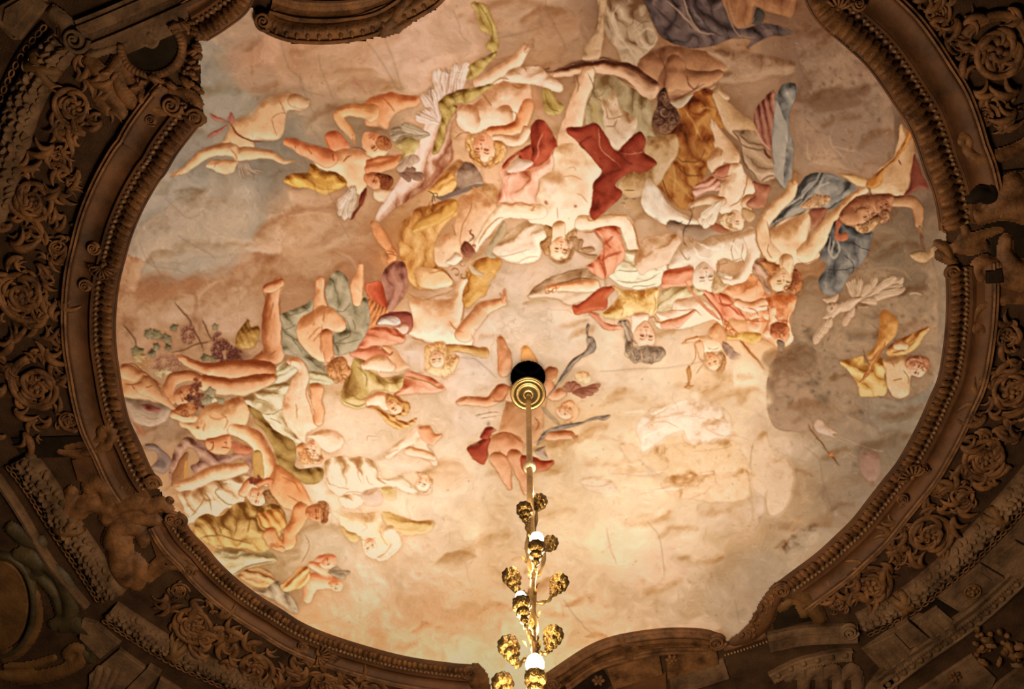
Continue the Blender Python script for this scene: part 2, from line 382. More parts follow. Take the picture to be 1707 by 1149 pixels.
sky([(360, 60, 150, 140, 122), (345, 140, 146, 138, 122), (400, 200, 140, 132, 116), (300, 280, 118, 112, 102), (250, 340, 150, 138, 124), (300, 380, 160, 146, 130), (400, 330, 166, 146, 126), (250, 420, 160, 146, 130),
     (330, 440, 172, 156, 138), (430, 380, 150, 136, 120), (470, 230, 138, 128, 114), (440, 300, 134, 126, 114), (410, 90, 186, 136, 104), (470, 95, 196, 150, 116), (540, 130, 202, 160, 126), (620, 90, 214, 172, 138),
     (700, 80, 212, 170, 136), (760, 30, 196, 156, 124), (860, 40, 178, 140, 110), (940, 60, 176, 138, 108), (900, 90, 200, 160, 126), (1010, 20, 146, 112, 88), (1030, 90, 176, 142, 112), (660, 150, 214, 174, 138), (540, 190, 180, 150, 122),
     (600, 210, 168, 146, 122), (520, 250, 150, 134, 116), (1120, 80, 150, 108, 78), (1220, 90, 152, 114, 84), (1300, 60, 120, 84, 60), (1350, 90, 116, 84, 64), (1400, 130, 128, 98, 76), (1420, 200, 148, 116, 92), (1380, 240, 166, 134, 108),
     (1480, 200, 120, 92, 70), (1540, 300, 110, 84, 64), (1250, 140, 166, 128, 98), (1050, 230, 190, 156, 116), (720, 330, 206, 158, 112), (560, 330, 196, 152, 116), (480, 350, 186, 146, 112), (640, 300, 196, 156, 120), (660, 420, 206, 150, 102),
     (760, 300, 214, 166, 118), (600, 400, 190, 142, 104), (520, 420, 184, 134, 96), (450, 420, 184, 138, 102), (380, 480, 186, 140, 104), (300, 520, 180, 142, 110), (230, 500, 184, 138, 100), (220, 570, 176, 136, 104), (280, 590, 196, 160, 126),
     (400, 540, 178, 142, 112), (860, 440, 222, 190, 156), (960, 460, 218, 190, 160), (860, 540, 228, 200, 164), (930, 560, 232, 204, 166), (760, 590, 234, 206, 174), (780, 680, 240, 212, 176), (1000, 620, 240, 210, 168), (1080, 640, 244, 214, 170),
     (1150, 680, 246, 214, 166), (1240, 640, 248, 220, 172), (700, 720, 246, 218, 178), (620, 720, 246, 218, 176), (560, 700, 244, 214, 172), (1000, 700, 246, 212, 162), (1060, 740, 246, 212, 160), (1150, 740, 248, 214, 164), (1220, 720, 244, 208, 158),
     (950, 780, 248, 216, 166), (1040, 800, 248, 216, 164), (1140, 800, 242, 206, 152), (1220, 780, 234, 196, 144), (760, 780, 246, 216, 172), (640, 800, 244, 216, 174), (560, 820, 236, 210, 172), (700, 860, 234, 206, 164), (780, 880, 240, 206, 156),
     (620, 890, 228, 198, 156), (960, 880, 246, 212, 158), (1060, 880, 246, 214, 164), (1150, 880, 238, 204, 156), (1240, 860, 224, 190, 148), (1300, 830, 208, 176, 140), (1380, 800, 190, 164, 136), (1320, 900, 196, 168, 136), (1280, 960, 178, 154, 128),
     (1220, 1000, 190, 162, 132), (1250, 1030, 170, 146, 122), (1100, 960, 228, 190, 144), (1000, 960, 234, 194, 142), (1150, 1020, 208, 174, 134), (1050, 1030, 216, 178, 130), (960, 1060, 222, 180, 128), (880, 1080, 228, 186, 130), (800, 960, 228, 188, 136),
     (740, 920, 222, 188, 144), (660, 960, 206, 172, 132), (600, 950, 204, 176, 140), (560, 930, 200, 176, 144), (560, 1000, 200, 162, 122), (520, 1030, 206, 160, 114), (620, 1040, 212, 164, 118), (720, 1060, 218, 170, 120), (720, 1000, 212, 168, 122),
     (820, 1050, 222, 176, 124), (480, 900, 206, 178, 140), (440, 960, 176, 150, 112), (470, 1000, 168, 138, 106), (400, 940, 180, 146, 98), (1330, 640, 172, 138, 106), (1330, 700, 176, 144, 112), (1380, 600, 150, 122, 94), (1430, 540, 150, 122, 96),
     (1480, 440, 122, 98, 74), (1440, 480, 136, 108, 82), (1540, 480, 146, 122, 98), (1560, 560, 140, 120, 98), (1540, 640, 142, 128, 110), (1470, 680, 158, 136, 112), (1500, 720, 146, 128, 106), (1420, 700, 162, 132, 104), (1440, 780, 160, 136, 114),
     (1380, 740, 184, 160, 132), (1420, 840, 170, 150, 128), (1380, 860, 176, 154, 130), (1340, 780, 206, 174, 138), (1300, 740, 230, 194, 148), (1290, 680, 236, 202, 158), (1270, 570, 232, 186, 132), (250, 700, 170, 138, 110), (240, 760, 182, 146, 112),
     (300, 820, 196, 156, 114), (360, 880, 196, 156, 104), (1150, 400, 190, 152, 116), (1330, 350, 170, 136, 104), (1300, 520, 210, 148, 100)])
CV += (N_BIG * 12 + N_MID * 9)[..., None] * np.array((1, .98, .9), np.float32)
# veils of thin cloud over the whole field
_v = np.clip(fbm(150, 61, 5) * 1.7 + fbm(45, 71, 3) * .8 + N_MID * .5, -1, 1)
CV += (np.clip(_v, 0, 1) * 18)[..., None] * np.array((1, .95, .85), np.float32) - (np.clip(-_v - .1, 0, 1) * 17)[..., None] * np.array((.7, 1, 1.25), np.float32)

tile(0, 0, 1)
# pale clouds drifting in the blue at the left
fig('painted_cloud', 'pale ragged clouds in the blue sky at the left rim')
poly([(228, 392), (262, 352), (300, 330), (330, 322), (352, 318), (345, 330), (395, 332), (412, 345), (416, 390), (426, 408), (380, 430), (330, 428), (300, 440), (250, 440), (215, 452), (210, 430)], ((150, 132, 114), (176, 154, 132), (202, 174, 146)), soft=9, nz=.13, line=0, wob=6, k=.25)
poly([(404, 412), (440, 392), (452, 360), (470, 345), (500, 336), (470, 380), (470, 424), (430, 430)], ((164, 138, 114), (192, 160, 132), (214, 182, 150)), soft=6, nz=.13, line=0, wob=5, k=.3)
stroke([(300, 330), (340, 325), (352, 317)], 6, (196, 170, 142), .6, soft=3)
stroke([(340, 380), (370, 395), (410, 400), (430, 412)], 5, (198, 172, 144), .5, soft=3)
fig('painted_cloud', 'brown storm cloud curling across the left of the picture')
poly([(207, 440), (214, 428), (248, 440), (236, 462), (230, 478), (262, 474), (296, 470), (330, 452), (350, 455), (380, 438), (404, 424), (434, 424), (470, 420), (470, 380), (480, 345), (530, 335), (570, 350), (600, 372), (590, 400), (600, 420), (620, 440), (640, 470), (620, 500), (560, 520), (470, 560), (440, 590), (400, 620), (300, 640), (210, 620), (194, 560), (198, 480)], ((150, 100, 70), (184, 140, 104), (206, 168, 132)), soft=5, nz=.16, line=0, wob=7, k=.3, rad=60)
for p, c in (([(232, 480), (262, 474), (296, 466), (332, 456), (352, 458), (330, 482), (290, 490), (250, 500), (226, 510)], (170, 116, 78)), ([(336, 456), (380, 440), (410, 425), (434, 428), (400, 446), (352, 470)], (178, 124, 86)), ([(436, 440), (470, 430), (520, 470), (560, 470), (540, 500), (470, 480), (440, 470)], (176, 124, 84)), ([(540, 420), (600, 400), (640, 430), (636, 470), (590, 480), (560, 450)], (176, 120, 82))):
    poly(p, (c, c, c), soft=16, line=0, wob=6, a=.55)
for p in ([(270, 500), (300, 488), (318, 495), (312, 525), (290, 540), (262, 530)], [(330, 500), (352, 475), (392, 462), (410, 478), (430, 510), (420, 545), (380, 560), (345, 545), (330, 525)], [(440, 500), (480, 490), (510, 505), (515, 525), (470, 540), (445, 535)], [(470, 395), (500, 350), (550, 345), (580, 375), (560, 410), (500, 420)], [(220, 520), (250, 505), (262, 540), (240, 580), (212, 590)]):
    poly(p, ((178, 134, 100), (196, 156, 122), (214, 178, 146)), soft=12, nz=.13, line=0, wob=6, a=.7)
lines([[(300, 490), (318, 496), (316, 520), (306, 530)], [(330, 520), (332, 495), (350, 476), (372, 468)], [(370, 540), (372, 515), (384, 505)], [(395, 510), (402, 495), (412, 480)], [(470, 400), (490, 380), (520, 372), (555, 380)], [(560, 420), (590, 440), (600, 470)], [(480, 360), (540, 356), (580, 390)]], 5, (206, 168, 132), .5, soft=4)
# grey cloud bank at the right, mottled
fig('painted_cloud', 'mottled grey cloud bank at the lower right')
poly([(1315, 560), (1330, 500), (1350, 470), (1400, 455), (1440, 420), (1490, 400), (1540, 420), (1566, 470), (1568, 560), (1555, 640), (1500, 668), (1430, 660), (1440, 700), (1400, 690), (1370, 712), (1340, 720), (1300, 718), (1280, 690), (1276, 640), (1290, 600), (1300, 575)], ((118, 92, 68), (152, 124, 96), (180, 148, 118)), soft=2.4, nz=.26, line=.15, wob=3, k=.22, rad=40)
poly([(1276, 640), (1284, 606), (1302, 594), (1330, 600), (1352, 640), (1362, 690), (1350, 716), (1300, 718), (1282, 694)], ((140, 112, 88), (176, 142, 112), (196, 160, 130)), soft=3, nz=.13, line=.3, a=.85)
r_ = np.random.default_rng(5)
for i in range(150):
    x, y = 1290 + 270 * r_.random(), 440 + 260 * r_.random()
    if (x - 1420) / 150 + (y - 560) / 200 > 1.0: continue
    blob(x, y, 2 + 5 * r_.random(), 1.5 + 4 * r_.random(), (98, 80, 60), .38, 60 * r_.random(), nz=.8)
for x, y, a, b in ((1340, 590, 16, 9), (1330, 610, 12, 8), (1355, 560, 12, 9), (1350, 640, 18, 10), (1320, 600, 10, 8), (1372, 668, 14, 12), (1390, 700, 14, 8), (1300, 560, 6, 8), (1430, 560, 20, 8), (1510, 470, 22, 12), (1470, 420, 24, 20), (1500, 430, 20, 20), (1526, 470, 12, 14)):
    blob(x, y, a, b, (98, 80, 60), .5, nz=.9)
fig('painted_cloud', 'large pale boulder-like cloud at the upper right rim')
poly([(1322, 170), (1336, 130), (1330, 90), (1370, 50), (1410, 70), (1450, 110), (1480, 160), (1490, 200), (1490, 250), (1470, 280), (1440, 290), (1400, 282), (1350, 270), (1330, 240), (1318, 200)], ((112, 84, 64), (154, 120, 94), (186, 150, 120)), soft=2.2, nz=.14, line=.2, k=.4, rad=60)
poly([(1330, 165), (1380, 160), (1420, 150), (1456, 140), (1466, 170), (1470, 225), (1490, 250), (1470, 282), (1420, 284), (1390, 250), (1372, 215), (1340, 190)], ((124, 96, 76), (142, 112, 90), (158, 126, 102)), soft=7, nz=.12, line=0, a=.7)
for i in range(70):
    blob(1330 + 135 * r_.random(), 85 + 150 * r_.random(), 1.5 + 4 * r_.random(), 1.2 + 3 * r_.random(), (104, 80, 60), .5, 90 * r_.random(), nz=.5)
lines([[(1345, 235), (1348, 262), (1375, 276), (1400, 282)], [(1395, 200), (1384, 226), (1392, 248), (1410, 262)], [(1370, 240), (1380, 262)], [(1390, 244), (1420, 250), (1460, 262)]], 4, (196, 160, 130), .5, soft=3)
# billowing puffs of cloud all over the sky, in the tone of the place they drift over
r_ = np.random.default_rng(41); tile(0, 0, 1)
for i in range(260):
    x, y = r_.uniform(215, 1560), r_.uniform(20, 1085); s = r_.uniform(14, 46); c = CV[int(y - Y0), int(x - X0)].copy(); e = r_.uniform(.03, .075) * np.clip((262 - c[0]) / 60, .15, 1)
    if c.mean() < 60: continue
    n = 9; a0 = r_.random() * 6.28; pts = []
    for k in range(n):
        a = a0 + 6.283 * k / n; q = s * (.75 + .4 * r_.random()); pts.append((x + 1.35 * q * math.cos(a), y + .75 * q * math.sin(a)))
    use(int(IDM[int(y - Y0), int(x - X0)]))
    poly(pts, (tuple(c * (1 - .75 * e) * np.array((1, .99, .97))), tuple(c * (1 + .1 * e)), tuple(c * (1 + .9 * e))), soft=r_.uniform(4, 12), rad=s * .7, nz=.14, line=0, wob=4, k=.75, a=r_.uniform(.4, .75), ids=False, L=(.25, .55) if r_.random() < .7 else (-.4, -.5))
# ---------------------------------------------------------------- figures, upper half of the picture
DK = (92, 52, 30)
# --- violet cloaks and grey veils along the top rim
tile(1040, 0)
f = fig('painted_drapery', 'grey white veils fluttering at the top rim')
poly([(-170, 0), (-60, -40), (190, 0), (215, 150), (260, 270), (280, 350), (200, 460), (110, 590), (20, 560), (-60, 440), (-150, 300), (-190, 120)], ((128, 100, 76), (166, 136, 106), (196, 166, 134)), soft=3, folds=[(75, 210, .22), (40, 150, .12)], line=.2)
lines([[(-120, 60), (-80, 200), (-20, 330), (60, 440), (110, 500)], [(-60, 40), (-100, 120), (-90, 230), (0, 380)], [(80, 300), (140, 400), (240, 390), (270, 290)], [(100, 300), (180, 250), (240, 270)]], 16, (206, 178, 148), .6, soft=2)
lines([[(20, 80), (60, 180), (40, 220)], [(90, 240), (140, 200), (210, 200)], [(-150, 180), (-120, 260)], [(190, 460), (250, 420), (290, 430)]], 9, (112, 84, 62), .6)
f = fig('painted_drapery', 'dark violet cloak hanging from the top rim')
poly([(195, -80), (205, 120), (250, 230), (325, 340), (480, 392), (640, 402), (770, 372), (900, 325), (1060, 330), (1030, 405), (1190, 318), (1370, 288), (1402, 252), (1280, 212), (1130, 202), (1000, 235), (900, 160), (850, 60), (840, -80)], ((46, 34, 32), (78, 60, 56), (116, 92, 82)), soft=1.6, folds=[(58, 190, .3), (35, 90, .1)], k=.3, line=.3)
poly([(1085, 130), (1120, 60), (1180, 110), (1150, 200), (1070, 190)], ((52, 42, 36), (70, 58, 50), (90, 74, 62)), line=.2)
lines([[(370, 20), (450, 80), (540, 170), (600, 240), (700, 275), (790, 280)], [(510, -20), (540, 110), (590, 210), (660, 265)]], 16, (168, 134, 112), .7)
lines([[(560, 0), (620, 120), (720, 240), (820, 300)], [(260, 60), (360, 160), (480, 250)], [(700, 0), (740, 140), (830, 260)]], 20, (52, 38, 36), .6, soft=3)
f2 = sub('cloak_lining', f, 'brown orange inner side of the cloak')
poly([(845, -80), (880, 140), (930, 215), (985, 232), (1060, 180), (1090, 60), (1120, 55), (1240, 110), (1330, 130), (1400, 130), (1440, 20), (1440, -80)], ((96, 54, 32), (134, 84, 52), (164, 112, 74)), soft=1.5, folds=(70, 170, .18), line=.3)
lines([[(840, 20), (880, 150), (940, 270), (1000, 305), (1100, 320)], [(880, 0), (920, 160), (980, 225), (1060, 185), (1090, 140)]], 14, (160, 122, 94), .7)
# --- woman seen from behind with wide-spread arm and dark knot of hair
f = fig('painted_figure', 'reclining nude seen from behind with one arm stretched far left and dark knotted hair')
poly([(120, 620), (150, 500), (260, 430), (400, 395), (640, 420), (820, 470), (900, 560), (800, 640), (760, 700), (600, 775), (480, 850), (380, 860), (330, 890), (270, 870), (262, 760), (150, 690)], gl(DIM, 1.0), soft=2, nz=.12, rad=150)
poly([(700, 430), (900, 420), (1200, 470), (1400, 520), (1400, 620), (1180, 660), (960, 700), (800, 690), (780, 620), (860, 560)], ((130, 96, 70), (164, 126, 96), (186, 148, 116)), soft=5, nz=.25, line=.1)
body([[(420, 640, 110), (560, 680, 90), (700, 660, 65), (780, 620, 45)], [(430, 560, 90), (380, 680, 95)]], gl(DIM, 1.06), line=.3)
tile(880, 0, 3.963)
body([[(800, 590, 70), (700, 500, 58), (590, 462, 50), (480, 448, 47), (370, 456, 44), (270, 482, 34), (190, 498, 25)]], ((92, 50, 30), (190, 138, 98), (222, 176, 132)), k=.95, base=.6, L=(.05, .8))
hand(135, 490, 187, 58, ((92, 50, 30), (176, 122, 84), (214, 166, 124)), spread=12, thumb=-1)
lines([[(45, 458), (110, 462), (160, 452)], [(90, 512), (130, 520)], [(200, 466), (300, 425), (400, 398), (500, 390), (600, 418), (700, 470)]], 12, (84, 46, 28), .75)
lines([[(560, 520), (640, 555), (720, 600), (820, 680)]], 7, (232, 196, 156), .7)
lines([[(868, 340), (885, 420), (905, 500), (890, 600)], [(740, 480), (770, 520), (840, 540)], [(1050, 500), (1060, 560), (1100, 590), (1170, 560)], [(920, 660), (1010, 640), (1090, 600), (1130, 560)]], 11, (106, 58, 34), .6, soft=1.6)
blobs([(980, 560, 70, 60), (1170, 520, 70, 36, -15)], (196, 142, 98), .5)
blobs([(900, 560, 30, 70), (690, 490, 60, 24, 20), (980, 640, 70, 18)], (104, 54, 32), .55)
stroke([(1110, 600), (1180, 598), (1250, 560)], 16, (220, 180, 136), .8)
sub('hair', f, 'dark brown knotted hair')
tile(1040, 0)
hair([(260, 880), (300, 760), (350, 740), (390, 850), (440, 930), (462, 1000), (440, 1080), (360, 1132), (290, 1120), (240, 1050), (235, 960)], ((60, 32, 22), (104, 66, 46), (152, 108, 78)), curl=26, n=46, w=9)
curls([(325, 930, 50, 0, 1), (380, 990, 40, 90, -1), (330, 800, 30, 200, 1), (340, 1060, 60, 30, 1)], 9, (170, 124, 90), .7)
curls([(325, 930, 66, 30, 1), (300, 1000, 50, 150, -1), (410, 1020, 44, 200, 1)], 8, (54, 28, 18), .8)
# --- golden robe mass beside
tile(1080, 120)
f = fig('painted_drapery', 'billowing ochre robe below the knotted hair')
poly([(180, 250), (300, 205), (400, 180), (520, 140), (610, 270), (690, 410), (640, 460), (540, 470), (570, 620), (500, 720), (490, 840), (400, 1000), (390, 1149), (250, 1130), (120, 1000), (0, 900), (-40, 800), (60, 780), (75, 710), (0, 660), (-60, 600), (120, 560), (240, 440), (268, 380), (225, 300)], ((100, 46, 14), (152, 84, 34), (200, 140, 72)), soft=1.6, folds=[(70, 230, .26), (100, 120, .12)], nz=.16, line=.2)
lines([[(190, 640), (140, 760), (120, 860), (160, 1000), (260, 1120)], [(250, 440), (230, 540), (170, 680)], [(240, 720), (300, 760), (420, 740), (470, 640)], [(260, 800), (330, 860), (460, 860)]], 12, (112, 70, 28), .65, soft=1.6)
lines([[(200, 740), (240, 860), (230, 1000)], [(440, 330), (520, 300), (590, 330)], [(180, 880), (300, 960), (380, 1060)], [(300, 300), (380, 420), (440, 560)]], 16, (216, 170, 96), .5, soft=2.5)
blobs([(350, 640, 90, 80), (300, 700, 60, 30)], (150, 88, 42), .5)
poly([(180, 248), (290, 210), (380, 185), (350, 250), (240, 300)], ((160, 130, 100), (190, 160, 126), (206, 178, 144)), line=.2)
tile(800, 130)
f = fig('painted_drapery', 'sage and ivory cloth folded behind the central nude')
poly([(930, 30), (1100, -20), (1230, 60), (1340, 140), (1430, 200), (1440, 420), (1480, 500), (1400, 480), (1380, 560), (1150, 600), (1020, 560), (900, 400), (890, 200)], ((140, 116, 80), (178, 152, 112), (204, 178, 138)), soft=2, folds=[(80, 120, .2)], nz=.2, line=.15)
poly([(1380, 560), (1480, 510), (1640, 480), (1660, 640), (1500, 900), (1400, 960), (1240, 1000), (1150, 900), (1240, 780), (1400, 780)], ((168, 122, 70), (204, 160, 108), (224, 186, 136)), soft=3, nz=.25, line=.1)
poly([(1000, 140), (1060, 190), (1110, 110), (1150, 150), (1180, 240), (1310, 330), (1290, 440), (1240, 520), (1170, 592), (1090, 520), (1040, 420), (1030, 260)], ((178, 138, 96), (216, 178, 136), (234, 202, 162)), soft=1.3, nz=.14, folds=(60, 140, .15), line=.35)
lines([[(960, 160), (1010, 150), (1040, 110)], [(1000, 180), (1060, 250), (1080, 330), (1160, 320), (1220, 300)], [(1150, 340), (1120, 390), (1060, 400)]], 9, (140, 96, 60), .6)
blobs([(970, 260, 40, 60), (990, 340, 40, 30)], (196, 164, 90), .5)
# --- small winged cherubs behind god at right of torso
blobs([(1240, 940, 60, 50), (1260, 1060, 80, 60)], (226, 176, 112), .5); lines([[(1200, 930), (1280, 938)], [(1195, 1010), (1230, 1005)], [(1180, 1040), (1210, 1048)], [(1270, 1010), (1300, 1005)]], 8, (120, 84, 46), .8)

# --- child flying with a red ribbon, far left
tile(270, 120)
f = fig('painted_cherub', 'flying child bound with a thin red ribbon in the blue sky at upper left')
TN = ((150, 100, 66), (206, 160, 114), (226, 186, 142))
poly([(600, 410), (740, 350), (830, 260), (930, 205), (1010, 175), (1060, 170), (1150, 212), (1220, 235), (1160, 330), (1060, 320), (1040, 360), (1020, 460), (975, 545), (870, 580), (775, 580), (775, 640), (730, 690), (640, 740), (560, 650), (505, 610), (560, 500)], TN, rad=110, nz=.1)
body([[(590, 650, 62), (450, 665, 52), (330, 705, 46), (230, 790, 38), (150, 850, 26)], [(650, 690, 60), (790, 685, 42), (900, 690, 42), (990, 735, 30), (1060, 745, 20)]], TN)
hand(120, 858, 160, 42, TN); hand(1075, 742, 5, 36, TN)
poly([(375, 790), (400, 750), (470, 745), (560, 740), (640, 745), (620, 800), (600, 845), (540, 862), (470, 840), (430, 812)], TN, nz=.15)
lines([[(980, 220), (1010, 300), (1040, 360)], [(920, 390), (930, 470), (950, 530)], [(920, 390), (980, 340), (1030, 330)], [(580, 640), (620, 690), (640, 740)], [(400, 780), (480, 770), (540, 740)], [(480, 760), (440, 800)], [(660, 640), (650, 690)]], 10, (164, 106, 68), .65)
blobs([(985, 420, 40, 90, 15)], (206, 140, 96), .6)
body([[(1110, 240, 60), (1180, 270, 50), (1215, 250, 25)]], TN)
sub('wings', f, 'thin white wing feathers')
for i, (x, y) in enumerate(((660, 905), (700, 915), (740, 880), (790, 915), (830, 860), (850, 830))):
    stroke([(640 + i * 14, 745), (650 + i * 20, 820), (x, y)], 14, (190, 168, 146), .75, ids=True); stroke([(640 + i * 14, 745), (655 + i * 20, 820), (x, y)], 4, (140, 118, 100), .6)
sub('ribbon', f, 'thin red ribbon with bow')
RB = (150, 82, 62)
stroke([(580, 430), (620, 500), (690, 560), (780, 582), (850, 578)], 13, (128, 70, 46), .9, ids=True)
for p in ([(420, 350), (500, 380), (575, 430), (500, 412), (440, 390)], [(585, 335), (612, 390), (590, 432), (565, 400)], [(385, 540), (450, 490), (560, 440), (500, 500), (410, 555)]):
    poly(p, ((108, 58, 46), (156, 92, 74), (186, 122, 100)), line=.3)

# --- pair of ruddy children wrestling
tile(540, 100)
f = fig('painted_cherub', 'ruddy child leaning forward with raised arm above another child')
OR = ((176, 88, 46), (214, 138, 84), (236, 176, 122))
blobs([(280, 220, 40, 60, -30), (390, 230, 24, 60, -20)], (176, 122, 92), .7); lines([[(250, 150), (300, 210), (360, 290)], [(360, 170), (380, 240), (400, 290)]], 22, (186, 136, 104), .8)
poly([(340, 370), (400, 310), (500, 285), (560, 265), (660, 300), (790, 310), (800, 340), (770, 410), (690, 425), (620, 445), (560, 510), (530, 575), (470, 560), (370, 548), (335, 480)], OR, rad=120, base=.5)
body([[(400, 440, 75), (270, 420, 56), (160, 430, 50), (130, 480, 46), (190, 565, 40), (235, 620, 34)]], ((176, 104, 54), (218, 156, 98), (240, 190, 134)))
hand(250, 645, 80, 44, ((176, 104, 54), (222, 158, 102), (244, 192, 140)))
face(430, 705, 130, 50, ((166, 84, 42), (224, 156, 102), (246, 204, 152)), turn=-.6)
lines([[(480, 300), (560, 380), (600, 440)], [(360, 540), (430, 570), (520, 580)], [(100, 410), (170, 400), (340, 400)]], 10, (160, 84, 44), .55)
sub('hair', f)
hair([(470, 640), (530, 640), (575, 690), (560, 740), (490, 745), (455, 700)], ((110, 52, 24), (166, 92, 48), (206, 136, 84)), curl=22, n=14, w=7)
f = fig('painted_cherub', 'ruddy child on its back with ochre cloth and dark hair')
poly([(1, 640), (40, 590), (110, 585), (170, 640), (215, 715), (120, 770), (50, 770), (10, 710)], ((160, 74, 40), (208, 122, 76), (232, 160, 110)))
poly([(0, 770), (80, 760), (150, 728), (240, 728), (330, 770), (400, 840), (350, 920), (355, 1080), (290, 1135), (200, 1080), (160, 1000), (60, 950), (-60, 900), (-110, 800)], ((190, 110, 62), (230, 172, 118), (248, 212, 162)), rad=120)
tile(270, 120)
body([[(1020, 580, 30), (1090, 610, 44), (1230, 665, 62), (1380, 730, 84)], [(1030, 570, 22), (1120, 600, 36)]], ((164, 84, 48), (214, 136, 86), (236, 176, 124)))
lines([[(1360, 560), (1390, 640), (1420, 690), (1420, 740)], [(1220, 650), (1245, 690)], [(1100, 610), (1110, 640)], [(1500, 760), (1540, 710), (1590, 690)]], 11, (158, 80, 42), .6)
tile(540, 100)
body([[(390, 930, 60), (500, 900, 50), (590, 860, 44), (630, 815, 26)], [(380, 870, 34), (500, 835, 30), (620, 815, 20)]], OR)
face(410, 1020, 88, 20, ((140, 66, 34), (204, 126, 78), (238, 180, 128)), turn=-.5)
poly([(420, 1100), (520, 1090), (600, 1090), (590, 1160), (500, 1195), (430, 1170)], ((196, 140, 92), (232, 190, 142), (246, 216, 174)))
lines([[(230, 720), (300, 725), (370, 770)], [(150, 860), (180, 820), (210, 800)], [(60, 790), (70, 850)]], 12, (140, 66, 34), .65)
sub('hair', f)
hair([(440, 960), (500, 970), (570, 975), (580, 1020), (540, 1090), (480, 1090), (470, 1030)], ((84, 36, 18), (128, 64, 34), (170, 100, 58)), curl=18, n=16, w=7)
s = sub('drapery', f, 'ochre cloth round the child')
tile(270, 120)
poly([(1020, 905), (1090, 842), (1215, 838), (1230, 770), (1290, 790), (1330, 830), (1450, 850), (1545, 940), (1480, 1000), (1380, 1030), (1300, 1010), (1220, 975), (1120, 962), (1045, 938)], ((134, 92, 30), (188, 138, 58), (222, 178, 92)), folds=(30, 130, .25), nz=.2, line=.35)
tile(540, 100)
poly([(350, 1085), (300, 1130), (290, 1200), (320, 1230), (340, 1160)], ((96, 36, 22), (128, 54, 34), (150, 76, 50)))
# white wing of that child
tile(540, 300)
sub('wing', f, 'ragged white wing')
wing((260, 60), [(120, 310), (160, 340), (220, 340), (110, 250), (180, 170), (230, 110)], 34, ((160, 128, 100), (206, 178, 148), (230, 206, 178)))
stroke([(350, 80), (300, 160), (300, 230), (250, 300), (215, 345)], 26, (110, 46, 30), .85)
# --- great white wing of the woman (behind her)
tile(540, 100)
f = fig('painted_figure', 'upside-down fair woman with bare breasts and golden hair beside a great wing')
w = sub('wing', f, 'great white and rose wing')
poly([(1065, 725), (1062, 845), (985, 950), (860, 1060), (720, 1160), (500, 1330), (430, 1380), (470, 1250), (560, 1120), (640, 980), (720, 860), (800, 700), (840, 560), (880, 430), (960, 330), (1060, 300), (1130, 420), (1060, 560)], ((168, 106, 80), (214, 168, 134), (238, 206, 176)), folds=[(118, 120, .18)], nz=.16, soft=1.6, line=.25, L=(-.5, -.3))
for tps, ww in (([(805, 285), (820, 420), (760, 480)], 44), ([(900, 235), (960, 60), (1030, 75), (1110, 30), (1212, 5)], 48)):
    wing((985, 560), tps, ww, ((176, 136, 110), (220, 188, 160), (240, 216, 190)))
wing((900, 640), [(545, 600), (560, 640), (600, 690), (640, 560)], 40, ((128, 106, 84), (172, 148, 120), (204, 180, 150)))
poly([(600, 700), (700, 650), (800, 700), (760, 800), (680, 850), (620, 860), (660, 780)], OLIVE, soft=4, nz=.25, line=.1, a=.8)
wing((600, 920), [(845, 968), (835, 990), (735, 1005), (780, 915)], 24, ((96, 60, 46), (140, 100, 78), (176, 134, 108)))
wing((760, 800), [(640, 880), (620, 930), (700, 900), (780, 870)], 30, ((150, 116, 92), (192, 158, 130), (220, 188, 160)))
lines([[(1062, 720), (1060, 850), (985, 950), (870, 1050), (740, 1145)], [(1000, 840), (960, 920), (860, 1020)]], 26, (170, 100, 70), .55, soft=3)
lines([[(860, 260), (890, 240), (885, 300), (900, 360)], [(1020, 60), (1040, 110)]], 14, (140, 108, 88), .7)
use(f)
PL2 = ((200, 140, 96), (232, 190, 146), (246, 218, 178))
poly([(1105, 385), (1200, 385), (1290, 340), (1350, 260), (1430, 190), (1500, 160), (1600, 175), (1720, 230), (1720, 500), (1650, 520), (1560, 560), (1450, 580), (1360, 575), (1300, 605), (1220, 612), (1150, 590), (1108, 520)], PL2, rad=160, nz=.12)
body([[(1200, 470, 92), (1230, 520, 80)]], PL2, L=(-.2, .6), line=.1); body([[(1490, 470, 90), (1510, 510, 78)]], PL2, L=(-.3, .5), line=.12)
body([[(1410, 605, 52), (1530, 605, 56), (1640, 560, 60), (1680, 460, 60), (1700, 380, 50)]], ((180, 92, 46), (226, 154, 98), (244, 194, 142)), k=.7)
body([[(1440, 650, 30), (1540, 685, 42), (1640, 690, 40), (1700, 600, 40)]], PL2)
tile(700, 0)
body([[(500, 695, 46), (620, 640, 60), (760, 545, 60), (850, 450, 42), (880, 410, 34)]], PL2, k=.5)
hand(905, 405, -48, 62, ((168, 116, 78), (208, 160, 120), (230, 186, 144)), spread=8)
poly([(690, 640), (800, 560), (1000, 560), (1100, 640), (1200, 700), (1180, 760), (1000, 740), (860, 700), (740, 680)], ((196, 152, 116), (226, 190, 152), (240, 210, 174)), soft=2, folds=(10, 90, .15), line=.15)
lines([[(520, 780), (560, 840), (590, 890)], [(430, 930), (480, 860), (520, 830)], [(600, 700), (680, 650), (740, 655)], [(760, 700), (800, 730), (840, 735)], [(740, 940), (800, 960), (830, 1040)], [(610, 490), (680, 490), (770, 460)], [(860, 540), (885, 600)]], 12, (156, 98, 58), .65)
blobs([(900, 830, 120, 100), (960, 900, 80, 60)], (222, 156, 104), .45)
tile(540, 100)
face(1345, 735, 132, 95, ((176, 90, 50), (228, 160, 110), (248, 212, 166)), turn=.25)
sub('hair', f, 'golden hair')
HG = ((160, 98, 40), (206, 148, 80), (236, 192, 126))
